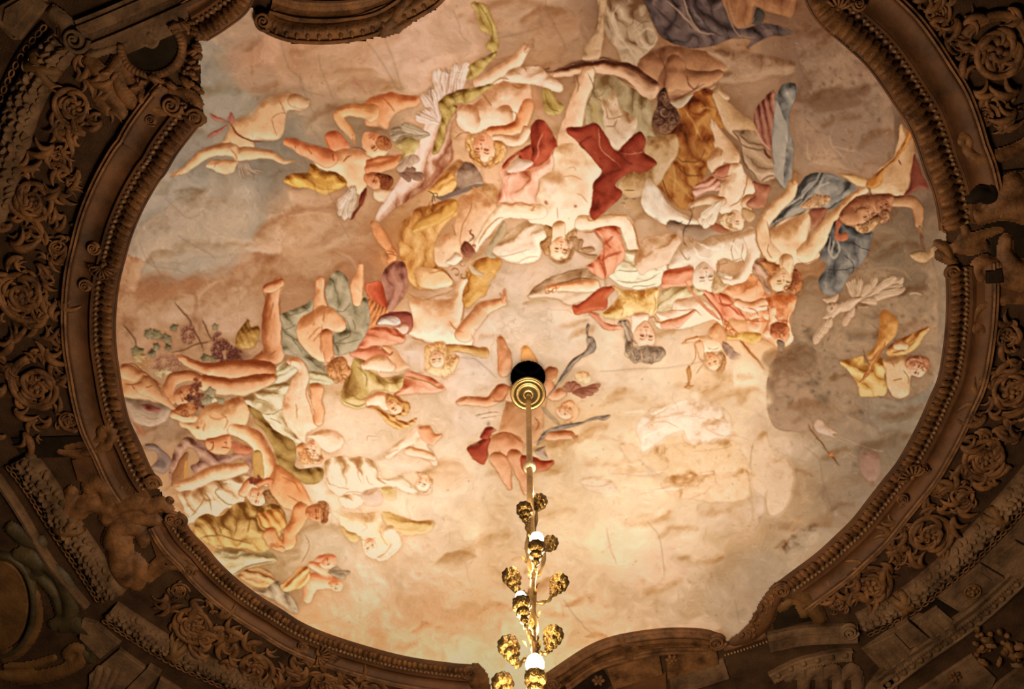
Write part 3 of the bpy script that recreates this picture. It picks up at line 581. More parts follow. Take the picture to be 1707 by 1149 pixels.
for p in ([(1270, 620), (1200, 650), (1180, 740), (1230, 800), (1250, 870), (1330, 900), (1310, 840), (1270, 780), (1250, 700)], [(1440, 680), (1530, 720), (1530, 790), (1480, 860), (1400, 900), (1350, 905), (1400, 850), (1440, 780)]):
    hair(p, HG, curl=22, n=18, w=8)
lines([[(1090, 670), (1150, 620), (1230, 610)], [(1190, 690), (1230, 740), (1220, 810), (1290, 870)], [(1260, 830), (1330, 890), (1390, 890)]], 10, (150, 86, 36), .7)
sub('sash', f, 'olive green sash')
tile(700, 0)
for p in ([(425, 20), (500, 5), (560, 40), (610, 160), (640, 225), (652, 380), (612, 445), (540, 375), (585, 300), (500, 250), (470, 180), (455, 80)], [(420, 545), (540, 462), (640, 425), (565, 560), (480, 645), (395, 672), (430, 600)], [(155, 845), (280, 770), (420, 740), (620, 700), (540, 775), (400, 862), (275, 880), (300, 900), (262, 1000), (222, 1090), (200, 1200), (140, 1300), (100, 1280), (170, 1050), (180, 980), (150, 910)], [(1020, 760), (1100, 750), (1160, 830), (1220, 880), (1180, 940), (1080, 960), (1030, 880)]):
    poly(p, ((124, 98, 40), (172, 142, 72), (204, 176, 108)), folds=(60, 90, .22), nz=.2, line=.35)
lines([[(500, 20), (560, 140), (600, 240), (590, 360)], [(200, 840), (330, 800), (500, 740)], [(1040, 780), (1090, 880), (1170, 920)]], 10, (110, 86, 34), .55)

# --- grey violet cloud cushion and golden cloud under her hair
tile(540, 300)
f = fig('painted_cloud', 'golden cloud and grey violet scarf under the golden-haired woman')
poly([(900, 60), (960, 0), (1100, -140), (1180, -120), (1240, -60), (1340, 20), (1440, 60), (1500, 180), (1440, 220), (1260, 220), (1160, 160), (1010, 160), (940, 130)], ((176, 124, 76), (210, 160, 106), (232, 192, 140)), soft=4, nz=.3, line=.1)
poly([(940, 150), (1080, 100), (1120, -60), (1180, -140), (1270, -100), (1330, 20), (1240, 80), (1130, 150), (1010, 162)], ((128, 100, 84), (168, 136, 112), (196, 162, 132)), soft=2, nz=.2, folds=(-30, 140, .15), line=.2)
poly([(870, 90), (930, 20), (1040, -60), (1110, 30), (1090, 90), (990, 130), (900, 130)], ((184, 124, 56), (220, 164, 88), (238, 196, 124)), soft=1.6, folds=(-30, 60, .15), line=.3)
stroke([(930, 140), (1010, 150), (1130, 110), (1250, 60), (1340, 40)], 34, (128, 106, 92), .85)
lines([[(870, 90), (905, 110), (925, 180)], [(905, 120), (900, 190), (930, 210)], [(880, 110), (940, 110), (950, 150)]], 9, (96, 70, 44), .8)
# --- ochre clad herald (centre left)
tile(540, 300)
f = fig('painted_figure', 'youth in a golden robe with outstretched arms at centre left')
sub('robe', f, 'golden ochre robe')
poly([(640, 400), (700, 300), (780, 220), (900, 200), (1000, 170), (1110, 170), (1120, 260), (1010, 360), (950, 480), (930, 680), (1010, 760), (1080, 850), (980, 910), (850, 930), (750, 890), (690, 780), (650, 640)], ((160, 98, 40), (208, 146, 76), (232, 182, 110)), folds=[(95, 170, .2), (120, 80, .1)], nz=.14, soft=1.5, line=.3)
poly([(735, 420), (790, 330), (900, 260), (1020, 190), (1105, 170), (1090, 260), (990, 330), (880, 390), (790, 430)], ((158, 104, 36), (206, 150, 70), (230, 182, 102)), line=.5, folds=(-35, 90, .12))
lines([[(830, 270), (870, 200), (900, 160)], [(840, 290), (900, 230), (940, 215)], [(850, 250), (880, 200)]], 9, (150, 96, 34), .7)
poly([(1180, 840), (1230, 700), (1400, 640), (1495, 675), (1440, 800), (1360, 880), (1395, 875), (1330, 965), (1210, 1080), (1150, 1010)], ((168, 108, 38), (210, 152, 72), (232, 184, 106)), folds=(-45, 130, .2), nz=.15, line=.25)
use(f)
poly([(1090, 350), (1130, 160), (1240, 120), (1260, 60), (1440, 200), (1420, 300), (1300, 500), (1180, 620), (1090, 640), (1100, 480)], ((196, 134, 84), (226, 172, 120), (242, 202, 154)), soft=2.5, nz=.15, line=.15)
poly([(935, 500), (1060, 445), (1140, 540), (1110, 640), (1050, 720), (1000, 730), (935, 690)], ((208, 148, 94), (236, 188, 136), (250, 216, 170)), rad=90)
poly([(780, 740), (890, 725), (1000, 770), (1070, 850), (990, 905), (870, 925), (790, 880)], ((214, 150, 84), (244, 196, 134), (255, 228, 182)), rad=90, L=(.5, .4))
lines([[(1240, 120), (1220, 240), (1160, 360), (1140, 540)], [(1060, 360), (1090, 430), (1110, 470)], [(870, 770), (940, 760), (1000, 740)]], 10, (176, 106, 56), .6)
body([[(430, 370, 44), (470, 460, 52), (530, 560, 44)], [(540, 580, 40), (580, 640, 44), (560, 670, 40)]], ((180, 98, 50), (218, 142, 84), (240, 180, 122)))
lines([[(520, 600), (600, 620)], [(500, 640), (560, 630), (620, 650)], [(540, 700), (630, 680)]], 10, (160, 86, 44), .7)
tile(600, 440)
poly([(408, 325), (480, 290), (540, 300), (640, 320), (770, 265), (800, 170), (860, 100), (905, 130), (855, 225), (872, 380), (862, 500), (900, 540), (945, 600), (935, 680), (860, 702), (750, 695), (700, 675), (560, 642), (440, 612), (400, 560), (440, 480)], ((218, 150, 92), (246, 204, 154), (255, 232, 196)), rad=190, nz=.1)
blobs([(770, 500, 60, 40), (720, 420, 90, 60)], (228, 156, 96), .5)
lines([[(400, 250), (480, 300), (560, 310), (700, 250), (800, 190)], [(850, 240), (872, 380), (862, 480), (830, 540), (740, 510)], [(430, 620), (560, 650)]], 14, (190, 124, 62), .5, soft=2)
body([[(870, 600, 70), (960, 480, 66), (1040, 380, 66), (1120, 350, 54), (1190, 330, 44)]], ((200, 122, 70), (240, 182, 126), (252, 216, 170)))
hand(1205, 290, -85, 62, ((196, 110, 62), (232, 162, 108), (248, 202, 152)), thumb=-1, spread=5)
lines([[(750, 480), (800, 540), (870, 580)], [(930, 590), (940, 650), (930, 690)]], 10, (196, 116, 64), .6)
sub('cap', f, 'golden brown cap with flat brim')
poly([(700, 700), (760, 685), (900, 690), (1052, 690), (1056, 772), (900, 758), (770, 750), (745, 812), (706, 806)], ((170, 112, 50), (214, 160, 90), (238, 198, 132)), line=.4, folds=(5, 80, .15))
sub('hair', f, 'golden curls')
hair([(555, 690), (640, 655), (720, 680), (735, 800), (820, 780), (795, 900), (730, 942), (610, 935), (545, 860)], ((196, 130, 64), (236, 184, 116), (252, 218, 160)), curl=24, n=60, w=8)
use(f); face(640, 800, 78, 80, ((210, 136, 78), (246, 200, 146), (255, 226, 180)), turn=.35)
# salmon mantle and purple cloths left of him
tile(420, 420)
f = fig('painted_drapery', 'crimson and violet cloth bunched left of the golden youth')
poly([(1085, 205), (1140, 110), (1280, 95), (1315, 280), (1260, 400), (1175, 505), (1130, 470), (1110, 320)], ((118, 66, 56), (166, 108, 88), (196, 140, 116)), folds=[(100, 110, .25)], nz=.2, line=.25)
poly([(955, 260), (1030, 228), (1090, 240), (1125, 340), (1140, 470), (1060, 420), (990, 380)], ((132, 46, 26), (190, 82, 48), (222, 124, 80)), line=.4, L=(-.5, -.3))
poly([(980, 400), (1060, 425), (1150, 480), (1130, 560), (1040, 620), (980, 640), (950, 700)], ((166, 88, 42), (206, 132, 76), (226, 162, 104)), folds=(110, 34, .3), line=.1)
f = fig('painted_figure', 'stooping figure in salmon cloth with a white and crimson cap')
poly([(955, 665), (1040, 618), (1180, 640), (1285, 705), (1270, 768), (1150, 785), (1010, 800), (900, 830), (890, 780)], SALM, folds=(20, 90, .2), nz=.14, line=.4)
body([[(850, 850, 40), (960, 860, 55), (1060, 880, 70), (1130, 950, 55)]], SALM, base=.6)
poly([(1090, 790), (1190, 800), (1280, 900), (1330, 960), (1220, 1010), (1130, 1000), (1180, 930)], ((190, 116, 66), (228, 166, 110), (246, 204, 152)), soft=2, line=.2)
lines([[(900, 840), (1000, 800), (1080, 800)], [(1060, 900), (1120, 980), (1190, 960)], [(1080, 800), (1150, 850), (1190, 830)], [(1180, 640), (1230, 700), (1280, 730)]], 16, (170, 72, 40), .6)
sub('cap', f, 'white cap lined with crimson')
poly([(1040, 578), (1100, 520), (1190, 500), (1320, 518), (1348, 600), (1335, 665), (1265, 702), (1200, 650), (1120, 612), (1050, 602)], ((112, 44, 36), (166, 88, 70), (206, 136, 110)), line=.45)
poly([(1050, 582), (1110, 532), (1200, 540), (1240, 590), (1190, 612), (1080, 602)], ((150, 112, 104), (206, 180, 164), (230, 210, 194)), folds=(10, 70, .2), line=.2)
poly([(1190, 630), (1260, 610), (1310, 640), (1290, 690), (1250, 690)], ((196, 144, 112), (228, 188, 154), (244, 212, 180)), line=.2)

# --- central nude god, upside down
tile(800, 130)
f = fig('painted_figure', 'large upside-down nude with spread arms at the centre of the heavens')
GD = ((206, 148, 96), (242, 206, 158), (254, 234, 198))
c1 = sub('cushion', f, 'ivory cushion cloth under the head')
tile(800, 320)
poly([(118, 485), (200, 380), (290, 290), (400, 235), (530, 290), (565, 380), (515, 450), (505, 560), (420, 606), (300, 602), (180, 552)], ((190, 152, 112), (230, 200, 160), (248, 226, 190)), folds=[(-40, 150, .15)], nz=.12, line=.35)
poly([(60, 480), (200, 240), (215, 340), (150, 420), (120, 500), (150, 550), (90, 550)], ((150, 124, 90), (188, 162, 124), (206, 182, 146)), line=.2)
lines([[(150, 540), (300, 530), (420, 500)], [(290, 600), (420, 560), (500, 560)], [(260, 360), (330, 300), (420, 270)]], 8, (186, 142, 100), .5)
s = sub('drapery', f, 'rose pink cloth over the hip')
tile(800, 130)
poly([(190, 770), (460, 745), (620, 590), (612, 760), (520, 850), (480, 1060), (300, 1060), (140, 1055), (195, 900)], ((190, 112, 78), (228, 164, 124), (246, 200, 160)), folds=[(-75, 150, .22)], nz=.12, line=.25)
poly([(470, 362), (540, 358), (600, 440), (645, 540), (630, 610), (555, 690), (460, 742), (380, 790), (330, 660), (420, 580), (430, 450)], REDC, folds=(80, 160, .15), line=.4, base=.5)
poly([(195, 725), (300, 640), (425, 570), (420, 690), (380, 700), (330, 650), (270, 700), (205, 770)], REDC, line=.3)
poly([(300, 690), (380, 680), (440, 710), (380, 770), (230, 790)], ((176, 130, 104), (214, 176, 146), (232, 200, 170)), line=.2)
lines([[(545, 460), (500, 540), (480, 640), (440, 720)], [(190, 770), (200, 880), (240, 1040)], [(280, 780), (240, 860), (235, 1020)], [(620, 600), (560, 700), (460, 760), (300, 780)]], 14, (226, 152, 116), .55, soft=1.6)
use(f)
body([[(770, 640, 130), (755, 500, 100), (800, 330, 82), (835, 190, 70), (880, 40, 62), (905, -40, 56)]], ((160, 110, 76), (226, 178, 132), (246, 214, 170)), base=.6)
tile(700, 0)
poly([(1350, 500), (1400, 390), (1480, 270), (1490, 100), (1470, -80), (1540, -80), (1550, 200), (1545, 300), (1520, 480), (1440, 500)], ((136, 102, 72), (184, 146, 108), (206, 168, 130)), line=.35, nz=.2)
lines([[(1500, 20), (1490, 160), (1470, 280)], [(1530, 120), (1545, 220)], [(1290, 700), (1310, 640), (1330, 700), (1320, 780)], [(1400, 620), (1440, 740), (1400, 900)]], 9, (120, 78, 52), .55)
tile(800, 130)
poly([(640, 580), (740, 545), (860, 575), (950, 670), (1020, 765), (952, 860), (930, 1000), (895, 1130), (870, 1200), (780, 1275), (740, 1310), (610, 1300), (590, 1250), (520, 1225), (400, 1190), (455, 1090), (478, 980), (500, 850), (606, 760), (612, 650)], GD, rad=230, nz=.1)
blobs([(800, 820, 70, 50), (850, 930, 60, 90), (760, 700, 120, 30)], (226, 170, 116), .45)
blobs([(620, 1000, 110, 120), (700, 1180, 120, 60), (560, 900, 60, 60)], (255, 240, 210), .5)
lines([[(730, 755), (770, 740), (800, 760)], [(690, 820), (760, 800), (850, 830)], [(800, 960), (850, 980), (890, 1040)], [(640, 1080), (640, 1180)], [(500, 840), (490, 930), (478, 1000)]], 10, (190, 128, 80), .5, soft=1.6)
blobs([(795, 1080, 14, 14), (550, 1040, 14, 12)], (150, 78, 44), .8)
tile(800, 320)
body([[(500, 160, 62), (340, 165, 58), (200, 160, 56), (110, 255, 48), (30, 375, 36), (-40, 470, 30)]], GD, k=.5, L=(.3, .5), base=.62)
body([[(860, 260, 72), (1040, 252, 58), (1190, 235, 60), (1245, 300, 56), (1275, 410, 46), (1300, 500, 38)]], GD, k=.5, base=.62)
hand(1312, 540, 70, 56, ((190, 120, 74), (238, 190, 138), (252, 220, 176)), thumb=1, spread=10)
body([[(660, 300, 62), (670, 400, 66)]], GD)
lines([[(140, 95), (250, 110), (340, 95), (470, 120)], [(430, 150), (460, 120)], [(0, 430), (60, 320), (150, 230), (210, 200)], [(870, 190), (900, 235), (960, 220), (1020, 190), (1200, 190), (1230, 190)], [(1230, 200), (1300, 300), (1335, 420), (1345, 500)], [(880, 350), (980, 330), (1140, 300)]], 12, (184, 112, 58), .65, soft=1.5)
tile(540, 300)
hand(1240, 575, 130, 60, ((150, 78, 46), (210, 142, 96), (236, 180, 132)), curl=40)
poly([(1150, 540), (1200, 510), (1260, 560), (1280, 610), (1220, 640), (1150, 610)], ((90, 44, 30), (136, 78, 56), (176, 114, 84)), soft=2, line=.2)
lines([[(1240, 410), (1230, 450), (1260, 480), (1210, 520)], [(1140, 560), (1190, 610)], [(1170, 530), (1210, 590)]], 14, (120, 60, 40), .7)
sub('attribute', f, 'white blossom and twisted cord held in the hand')
poly([(1010, 690), (1060, 640), (1100, 600), (1160, 640), (1130, 690), (1070, 712)], ((206, 164, 122), (240, 210, 176), (252, 232, 204)), line=.3)
curls([(1160, 690, 32, 0, 1), (1100, 770, 45, 200, 1), (1165, 790, 42, 300, 1)], 11, (150, 104, 54), .8)
poly([(1210, 700), (1260, 720), (1350, 790), (1290, 800), (1240, 770)], ((176, 140, 92), (210, 178, 130), (230, 200, 156)), line=.4)
use(f)
tile(800, 320)
face(680, 480, 104, 98, ((186, 110, 60), (240, 190, 136), (254, 222, 176)), turn=-.35)
sub('hair', f, 'brown curls and leaf wreath')
HB = ((128, 82, 44), (176, 126, 76), (216, 170, 116))
for p in ([(540, 280), (600, 300), (610, 390), (590, 460), (600, 540), (540, 530), (505, 440), (560, 380)], [(740, 350), (790, 315), (830, 330), (790, 380), (770, 450), (745, 400)], [(580, 560), (640, 585), (740, 575), (790, 470), (800, 520), (740, 605), (640, 600)]):
    hair(p, HB, curl=18, n=16, w=7)
for p in ([(790, 390), (830, 380), (840, 470), (810, 500)], [(840, 400), (880, 410), (860, 480), (835, 490)], [(860, 480), (930, 460), (970, 490), (900, 510)], [(820, 500), (900, 515), (985, 530), (970, 560), (880, 545)]):
    poly(p, ((136, 92, 58), (178, 132, 92), (206, 164, 122)), line=.6)
s = sub('mantle', f, 'crimson mantle fluttering to the right')
tile(800, 130)
poly([(738, 425), (780, 402), (880, 396), (960, 380), (1010, 408), (1080, 500), (1158, 605), (1210, 550), (1290, 460), (1345, 440), (1388, 530), (1368, 612), (1475, 695), (1470, 735), (1350, 796), (1255, 782), (1118, 884), (1178, 940), (1165, 1000), (1085, 1082), (990, 1145), (930, 1180), (900, 1110), (935, 1000), (938, 862), (1025, 770), (960, 685), (890, 590), (800, 505), (745, 465)], ((102, 36, 20), (146, 54, 34), (178, 82, 56)), rad=70, nz=.14, line=.3, folds=(50, 190, .1))
lines([[(1000, 420), (1015, 500), (1020, 580), (1080, 660), (1160, 730)], [(1200, 620), (1300, 630), (1370, 612)]], 9, (214, 142, 108), .75)
lines([[(1150, 600), (1230, 700), (1280, 720)], [(960, 870), (1040, 800), (1200, 760)], [(930, 1100), (960, 1060), (990, 1000)], [(900, 590), (860, 540), (960, 480)], [(1180, 600), (1250, 620)]], 18, (96, 30, 18), .5, soft=3)
# --- salmon cloth and hero with helmet
# --- hero in gilded armour
tile(880, 430)
f = fig('painted_figure', 'upside-down hero in golden breastplate with grey plumed helmet and shield')
sub('shield', f, 'oval shield seen from inside')
poly([(0, 330), (60, 250), (180, 180), (330, 130), (520, 105), (640, 110), (640, 300), (400, 380), (330, 392), (220, 350), (80, 345)], ((160, 120, 84), (206, 170, 132), (234, 204, 164)), line=.6, folds=(-15, 130, .15))
lines([[(0, 320), (80, 235), (220, 160), (380, 120), (540, 108)], [(130, 260), (300, 210), (430, 180), (560, 185)]], 10, (120, 82, 54), .75)
use(f)
body([[(170, 265, 30), (300, 255, 40), (420, 245, 52), (560, 240, 60)]], ((206, 130, 74), (246, 196, 142), (255, 224, 182)))
curls([(180, 260, 34, 0, 1), (220, 280, 30, 100, 1), (160, 290, 24, 180, -1), (240, 240, 26, 30, 1)], 9, (196, 112, 58), .75)
sub('skirt', f, 'ivory skirt cloth')
poly([(640, 100), (700, 60), (800, -60), (900, -80), (1040, -60), (1160, 30), (1150, 140), (1100, 230), (980, 262), (860, 255), (760, 220), (710, 180)], ((196, 168, 120), (234, 212, 170), (250, 234, 200)), folds=[(8, 90, .25)], nz=.1, line=.3)
lines([[(720, 180), (850, 200), (1000, 180), (1110, 110)], [(740, 100), (850, 110), (980, 100)], [(860, 250), (900, 230), (1000, 240), (1090, 210)]], 9, (160, 128, 80), .6)
sub('mantle', f, 'salmon red mantle')
poly([(500, 90), (590, 0), (640, -130), (600, -180), (560, -230), (620, -260), (760, -260), (800, -150), (830, -60), (800, 20), (740, 80), (650, 180), (570, 150)], SALM, folds=[(65, 130, .25)], nz=.15, line=.35)
lines([[(640, -130), (640, 20), (660, 170)], [(620, 30), (700, -30), (800, -60)], [(640, -100), (720, -180)], [(560, -240), (640, -100)]], 20, (172, 72, 42), .6, soft=2)
poly([(378, 388), (440, 380), (600, 270), (720, 230), (725, 270), (670, 330), (665, 400), (640, 440), (560, 450), (430, 472), (395, 460)], ((138, 52, 28), (190, 88, 52), (220, 128, 84)), line=.4, rad=40)
poly([(500, 462), (570, 470), (620, 520), (690, 560), (800, 575), (820, 600), (740, 612), (640, 600), (590, 550)], SALM, line=.35)
poly([(1140, 110), (1260, 70), (1370, 70), (1400, 180), (1420, 220), (1300, 220), (1220, 240), (1130, 230)], SALM, folds=(-10, 100, .2), line=.3)
poly([(1420, 190), (1480, 240), (1620, 290), (1720, 330), (1820, 480), (1810, 520), (1700, 510), (1660, 560), (1570, 440), (1500, 330), (1420, 240)], SALM, folds=(50, 90, .22), line=.35)
lines([[(1400, 180), (1480, 300), (1580, 430), (1640, 540)], [(1600, 310), (1640, 400), (1720, 380)], [(1600, 380), (1700, 400), (1780, 470)]], 16, (176, 72, 40), .65)
use(f)
sub('breastplate', f, 'gilded breastplate')
poly([(705, 230), (800, 262), (900, 270), (1040, 265), (1110, 240), (1090, 340), (1080, 460), (1000, 500), (860, 500), (780, 520), (720, 520), (600, 480), (660, 440), (740, 350), (755, 290)], ((196, 144, 64), (230, 186, 108), (248, 220, 154)), nz=.3, line=.35, rad=110)
lines([[(880, 290), (940, 300), (1000, 290)], [(760, 400), (800, 440), (780, 500)], [(1060, 300), (1070, 400), (1050, 470)], [(880, 310), (900, 380)]], 12, (186, 126, 56), .5, soft=2)
poly([(1080, 460), (1100, 340), (1140, 260), (1230, 230), (1420, 230), (1480, 300), (1300, 330), (1230, 360), (1200, 440), (1120, 470)], ((170, 140, 88), (214, 186, 132), (238, 214, 168)), folds=(-40, 80, .25), line=.25)
use(f)
poly([(1100, 520), (1080, 460), (1200, 440), (1230, 350), (1330, 330), (1460, 350), (1560, 430), (1620, 520), (1640, 590), (1540, 510), (1380, 560), (1250, 590), (1120, 600), (1060, 560)], ((220, 164, 116), (250, 220, 180), (255, 240, 212)), rad=80, line=.3)
poly([(1110, 540), (1240, 500), (1360, 430), (1400, 440), (1330, 500), (1260, 580), (1130, 600)], ((196, 118, 72), (230, 160, 112), (246, 196, 152)), line=.2)
lines([[(1180, 440), (1280, 430), (1380, 425), (1440, 480)], [(1360, 430), (1380, 450)], [(1010, 520), (1060, 500), (1080, 540), (1150, 550)], [(1240, 360), (1340, 330)]], 11, (190, 122, 70), .6)
poly([(880, 480), (1010, 475), (1010, 560), (1050, 600), (1040, 660), (900, 660), (875, 600)], ((220, 160, 112), (250, 216, 176), (255, 236, 206)), line=.2)
face(980, 650, 108, 92, ((196, 116, 66), (246, 196, 146), (255, 228, 188)), turn=-.35)
sub('helmet', f, 'grey plumed helmet')
HG2 = ((120, 96, 78), (166, 140, 116), (204, 178, 150))
poly([(760, 545), (830, 530), (860, 580), (890, 660), (870, 740), (840, 760), (800, 660), (815, 600)], HG2, folds=(70, 40, .3), line=.5)
hair([(820, 740), (850, 700), (900, 740), (980, 735), (1060, 745), (1110, 755), (1135, 800), (1090, 870), (1010, 892), (940, 870), (870, 860), (825, 800)], HG2, curl=26, n=34, w=9)
lines([[(850, 720), (920, 750), (1000, 740), (1090, 745)], [(860, 760), (900, 850)], [(940, 760), (950, 860)], [(1050, 800), (1040, 870)], [(780, 545), (840, 560), (870, 640), (850, 710)]], 8, (226, 180, 132), .65)
sub('staff', f, 'golden spear')
tile(1040, 500)
poly([(820, 170), (870, 180), (970, 290), (930, 310), (850, 240)], ((170, 90, 44), (214, 136, 78), (240, 180, 120)), nz=.3, line=.5)
curls([(860, 190, 24, 0, 1), (880, 230, 26, 60, 1), (920, 260, 26, 90, 1)], 9, (160, 78, 38), .7)
stroke([(940, 290), (1040, 430), (1110, 520), (1165, 595)], 20, (176, 108, 46), .95, ids=True, w1=9); stroke([(950, 290), (1050, 430), (1160, 590)], 6, (228, 172, 96), .8)
stroke([(520, -160), (640, 20), (800, 170)], 26, (226, 150, 100), .9, ids=True)
# --- pale grey statue-like woman
tile(1080, 320)
f = fig('painted_drapery', 'white blanket fold above the pale woman')
poly([(-20, -110), (60, -60), (200, 120), (330, 200), (430, 240), (420, 275), (300, 270), (150, 260), (20, 200), (-60, 80)], ((206, 170, 130), (240, 212, 174), (252, 232, 200)), soft=1.6, rad=80, line=.3)
poly([(180, 230), (330, 270), (440, 270), (560, 260), (680, 330), (560, 370), (430, 400), (340, 370), (230, 330), (160, 290)], ((126, 96, 72), (166, 132, 104), (192, 160, 130)), soft=2, line=.2)
lines([[(180, 225), (250, 262), (300, 245)], [(215, 235), (265, 265)]], 8, (70, 58, 50), .7)
poly([(540, 300), (560, 250), (620, 270), (680, 330), (610, 340)], ((120, 58, 34), (166, 98, 64), (190, 126, 90)), line=.3)
f = fig('painted_figure', 'pale marble-like woman bowed over with white drapery at centre right')
MB = ((196, 156, 118), (232, 202, 164), (248, 226, 192))
poly([(-20, 400), (100, 350), (230, 340), (280, 420), (240, 540), (150, 600), (40, 640), (-60, 690), (-110, 560)], ((200, 150, 104), (232, 190, 144), (246, 214, 172)), soft=2, folds=(-30, 150, .2), nz=.12, line=.2)
poly([(240, 470), (300, 405), (420, 410), (560, 370), (660, 360), (780, 330), (860, 285), (912, 360), (925, 480), (900, 640), (820, 740), (700, 785), (620, 775), (680, 680), (780, 650), (806, 580), (720, 592), (640, 560), (580, 600), (585, 720), (550, 835), (470, 800), (400, 690), (360, 612), (200, 640), (180, 600)], MB, rad=110, nz=.1)
body([[(860, 380, 70), (880, 500, 60), (850, 640, 58), (760, 730, 50), (660, 740, 40)]], MB)
hand(660, 700, 190, 60, MB)
face(470, 700, 118, 80, MB, turn=-.5)
lines([[(340, 380), (380, 420), (380, 380)], [(450, 400), (560, 370), (620, 420)], [(580, 570), (600, 640), (570, 700)], [(640, 560), (660, 600), (580, 620)], [(730, 380), (700, 480), (720, 590)], [(790, 430), (780, 540), (810, 600)], [(870, 680), (900, 650), (915, 560)], [(260, 470), (320, 560), (350, 540)], [(700, 590), (780, 560)]], 9, (164, 118, 78), .6)
lines([[(420, 420), (520, 470), (620, 480)], [(640, 420), (620, 500), (660, 560)], [(700, 420), (760, 500)], [(380, 460), (430, 540), (520, 560)]], 18, (252, 236, 206), .55, soft=2.5)
sub('hair', f, 'wavy ash blond hair')
hair([(560, 660), (600, 720), (640, 760), (700, 780), (640, 820), (560, 850), (540, 800), (555, 720)], ((160, 116, 70), (206, 166, 116), (232, 200, 152)), curl=18, n=18, w=6)
# --- warm bundle and children under the statue woman
f = fig('painted_drapery', 'apricot cloth bundle under the pale woman')
poly([(640, 820), (720, 770), (820, 740), (870, 690), (940, 740), (980, 830), (1000, 900), (900, 930), (800, 920), (700, 880)], ((196, 120, 68), (226, 160, 106), (242, 192, 142)), folds=(-20, 150, .15), line=.35, nz=.14)
poly([(900, 570), (960, 560), (1060, 600), (1100, 640), (1050, 700), (1040, 860), (980, 830), (940, 720), (880, 680)], ((134, 92, 70), (180, 136, 104), (212, 172, 138)), folds=(60, 70, .25), nz=.2, line=.3)
f = fig('painted_cherub', 'hazy rosy children tumbling below the warrior at centre right')
poly([(700, 880), (800, 930), (900, 920), (1040, 880), (1240, 870), (1230, 950), (1190, 1040), (1180, 1149), (1190, 1250), (1080, 1300), (980, 1230), (860, 1180), (820, 1050), (760, 950)], ((196, 110, 58), (226, 152, 98), (246, 198, 148)), soft=2, nz=.3, line=.15)
for x, y, r, a in ((880, 1010, 70, 60), (1010, 1010, 60, 100), (1120, 1060, 64, 80), (900, 1110, 60, 120)):
    face(x, y, r, a, ((196, 112, 66), (232, 168, 116), (250, 212, 166)), turn=.3, eyes=False)
body([[(760, 920, 36), (860, 960, 44), (960, 940, 50)], [(1050, 980, 30), (1040, 1080, 36), (1000, 1180, 44)], [(1150, 1100, 46), (1170, 1200, 50)]], ((200, 122, 74), (238, 186, 136), (253, 222, 182)))
lines([[(840, 960), (900, 980), (930, 1040)], [(930, 960), (1000, 950), (1010, 1020)], [(1060, 1010), (1100, 1060), (1160, 1040)], [(820, 1070), (900, 1090), (960, 1080)], [(1180, 1000), (1160, 1100), (1190, 1180)]], 12, (176, 86, 44), .55)
tile(1040, 500)
poly([(840, 280), (940, 310), (980, 280), (1130, 270), (1150, 320), (1080, 370), (960, 350), (860, 330)], ((176, 124, 40), (212, 162, 76), (236, 196, 120)), nz=.2, line=.2)
poly([(1230, 200), (1300, 170), (1380, 200), (1385, 290), (1330, 350), (1270, 330), (1220, 280)], ((150, 78, 42), (200, 122, 78), (230, 166, 116)), nz=.3)
curls([(1310, 220, 40, 0, 1), (1330, 280, 36, 90, 1), (1290, 360, 26, 30, -1)], 9, (120, 62, 34), .7)
poly([(1275, 345), (1300, 325), (1340, 350), (1325, 430), (1290, 425)], ((96, 72, 54), (140, 112, 88), (170, 142, 114)), nz=.2)
# --- torch putto
f = fig('painted_cherub', 'small pale child with a torch below the golden spear')
poly([(700, 240), (760, 190), (830, 220), (870, 290), (840, 380), (760, 330), (700, 300)], ((190, 116, 64), (216, 150, 94), (236, 184, 128)), soft=2, nz=.2, line=.15)
poly([(560, 330), (640, 300), (740, 310), (810, 370), (815, 430), (740, 440), (680, 450), (640, 500), (610, 430), (612, 350)], ((220, 158, 104), (248, 208, 156), (255, 232, 192)), rad=70)
body([[(600, 325, 24), (530, 345, 18), (480, 370, 9)], [(620, 370, 36), (640, 440, 34), (650, 500, 24)]], ((206, 138, 84), (242, 192, 138), (254, 224, 180)))
face(740, 520, 78, 70, ((206, 130, 74), (242, 186, 128), (254, 222, 172)), turn=.3)
lines([[(690, 400), (740, 420), (800, 410)], [(580, 370), (590, 480), (550, 560)], [(600, 620), (650, 560), (660, 530)], [(690, 440), (720, 480)]], 10, (190, 124, 66), .6)
sub('hair', f)
hair([(790, 450), (840, 470), (855, 530), (830, 590), (790, 620), (770, 590), (810, 550), (815, 490)], ((146, 88, 42), (196, 134, 78), (226, 176, 118)), curl=14, n=16, w=6)
sub('torch', f, 'small golden torch cup')
poly([(520, 590), (545, 555), (560, 620), (545, 700), (580, 715), (540, 738), (505, 718), (530, 690)], ((166, 104, 48), (206, 148, 84), (232, 184, 120)), line=.5)
tile(1040, 500)
f = fig('painted_cloud', 'small violet cloud puff beside the torch child')
poly([(830, 350), (880, 380), (930, 430), (990, 470), (970, 510), (900, 500), (850, 440)], ((150, 116, 98), (184, 150, 128), (206, 174, 150)), soft=2, nz=.35, wob=3, line=.2)
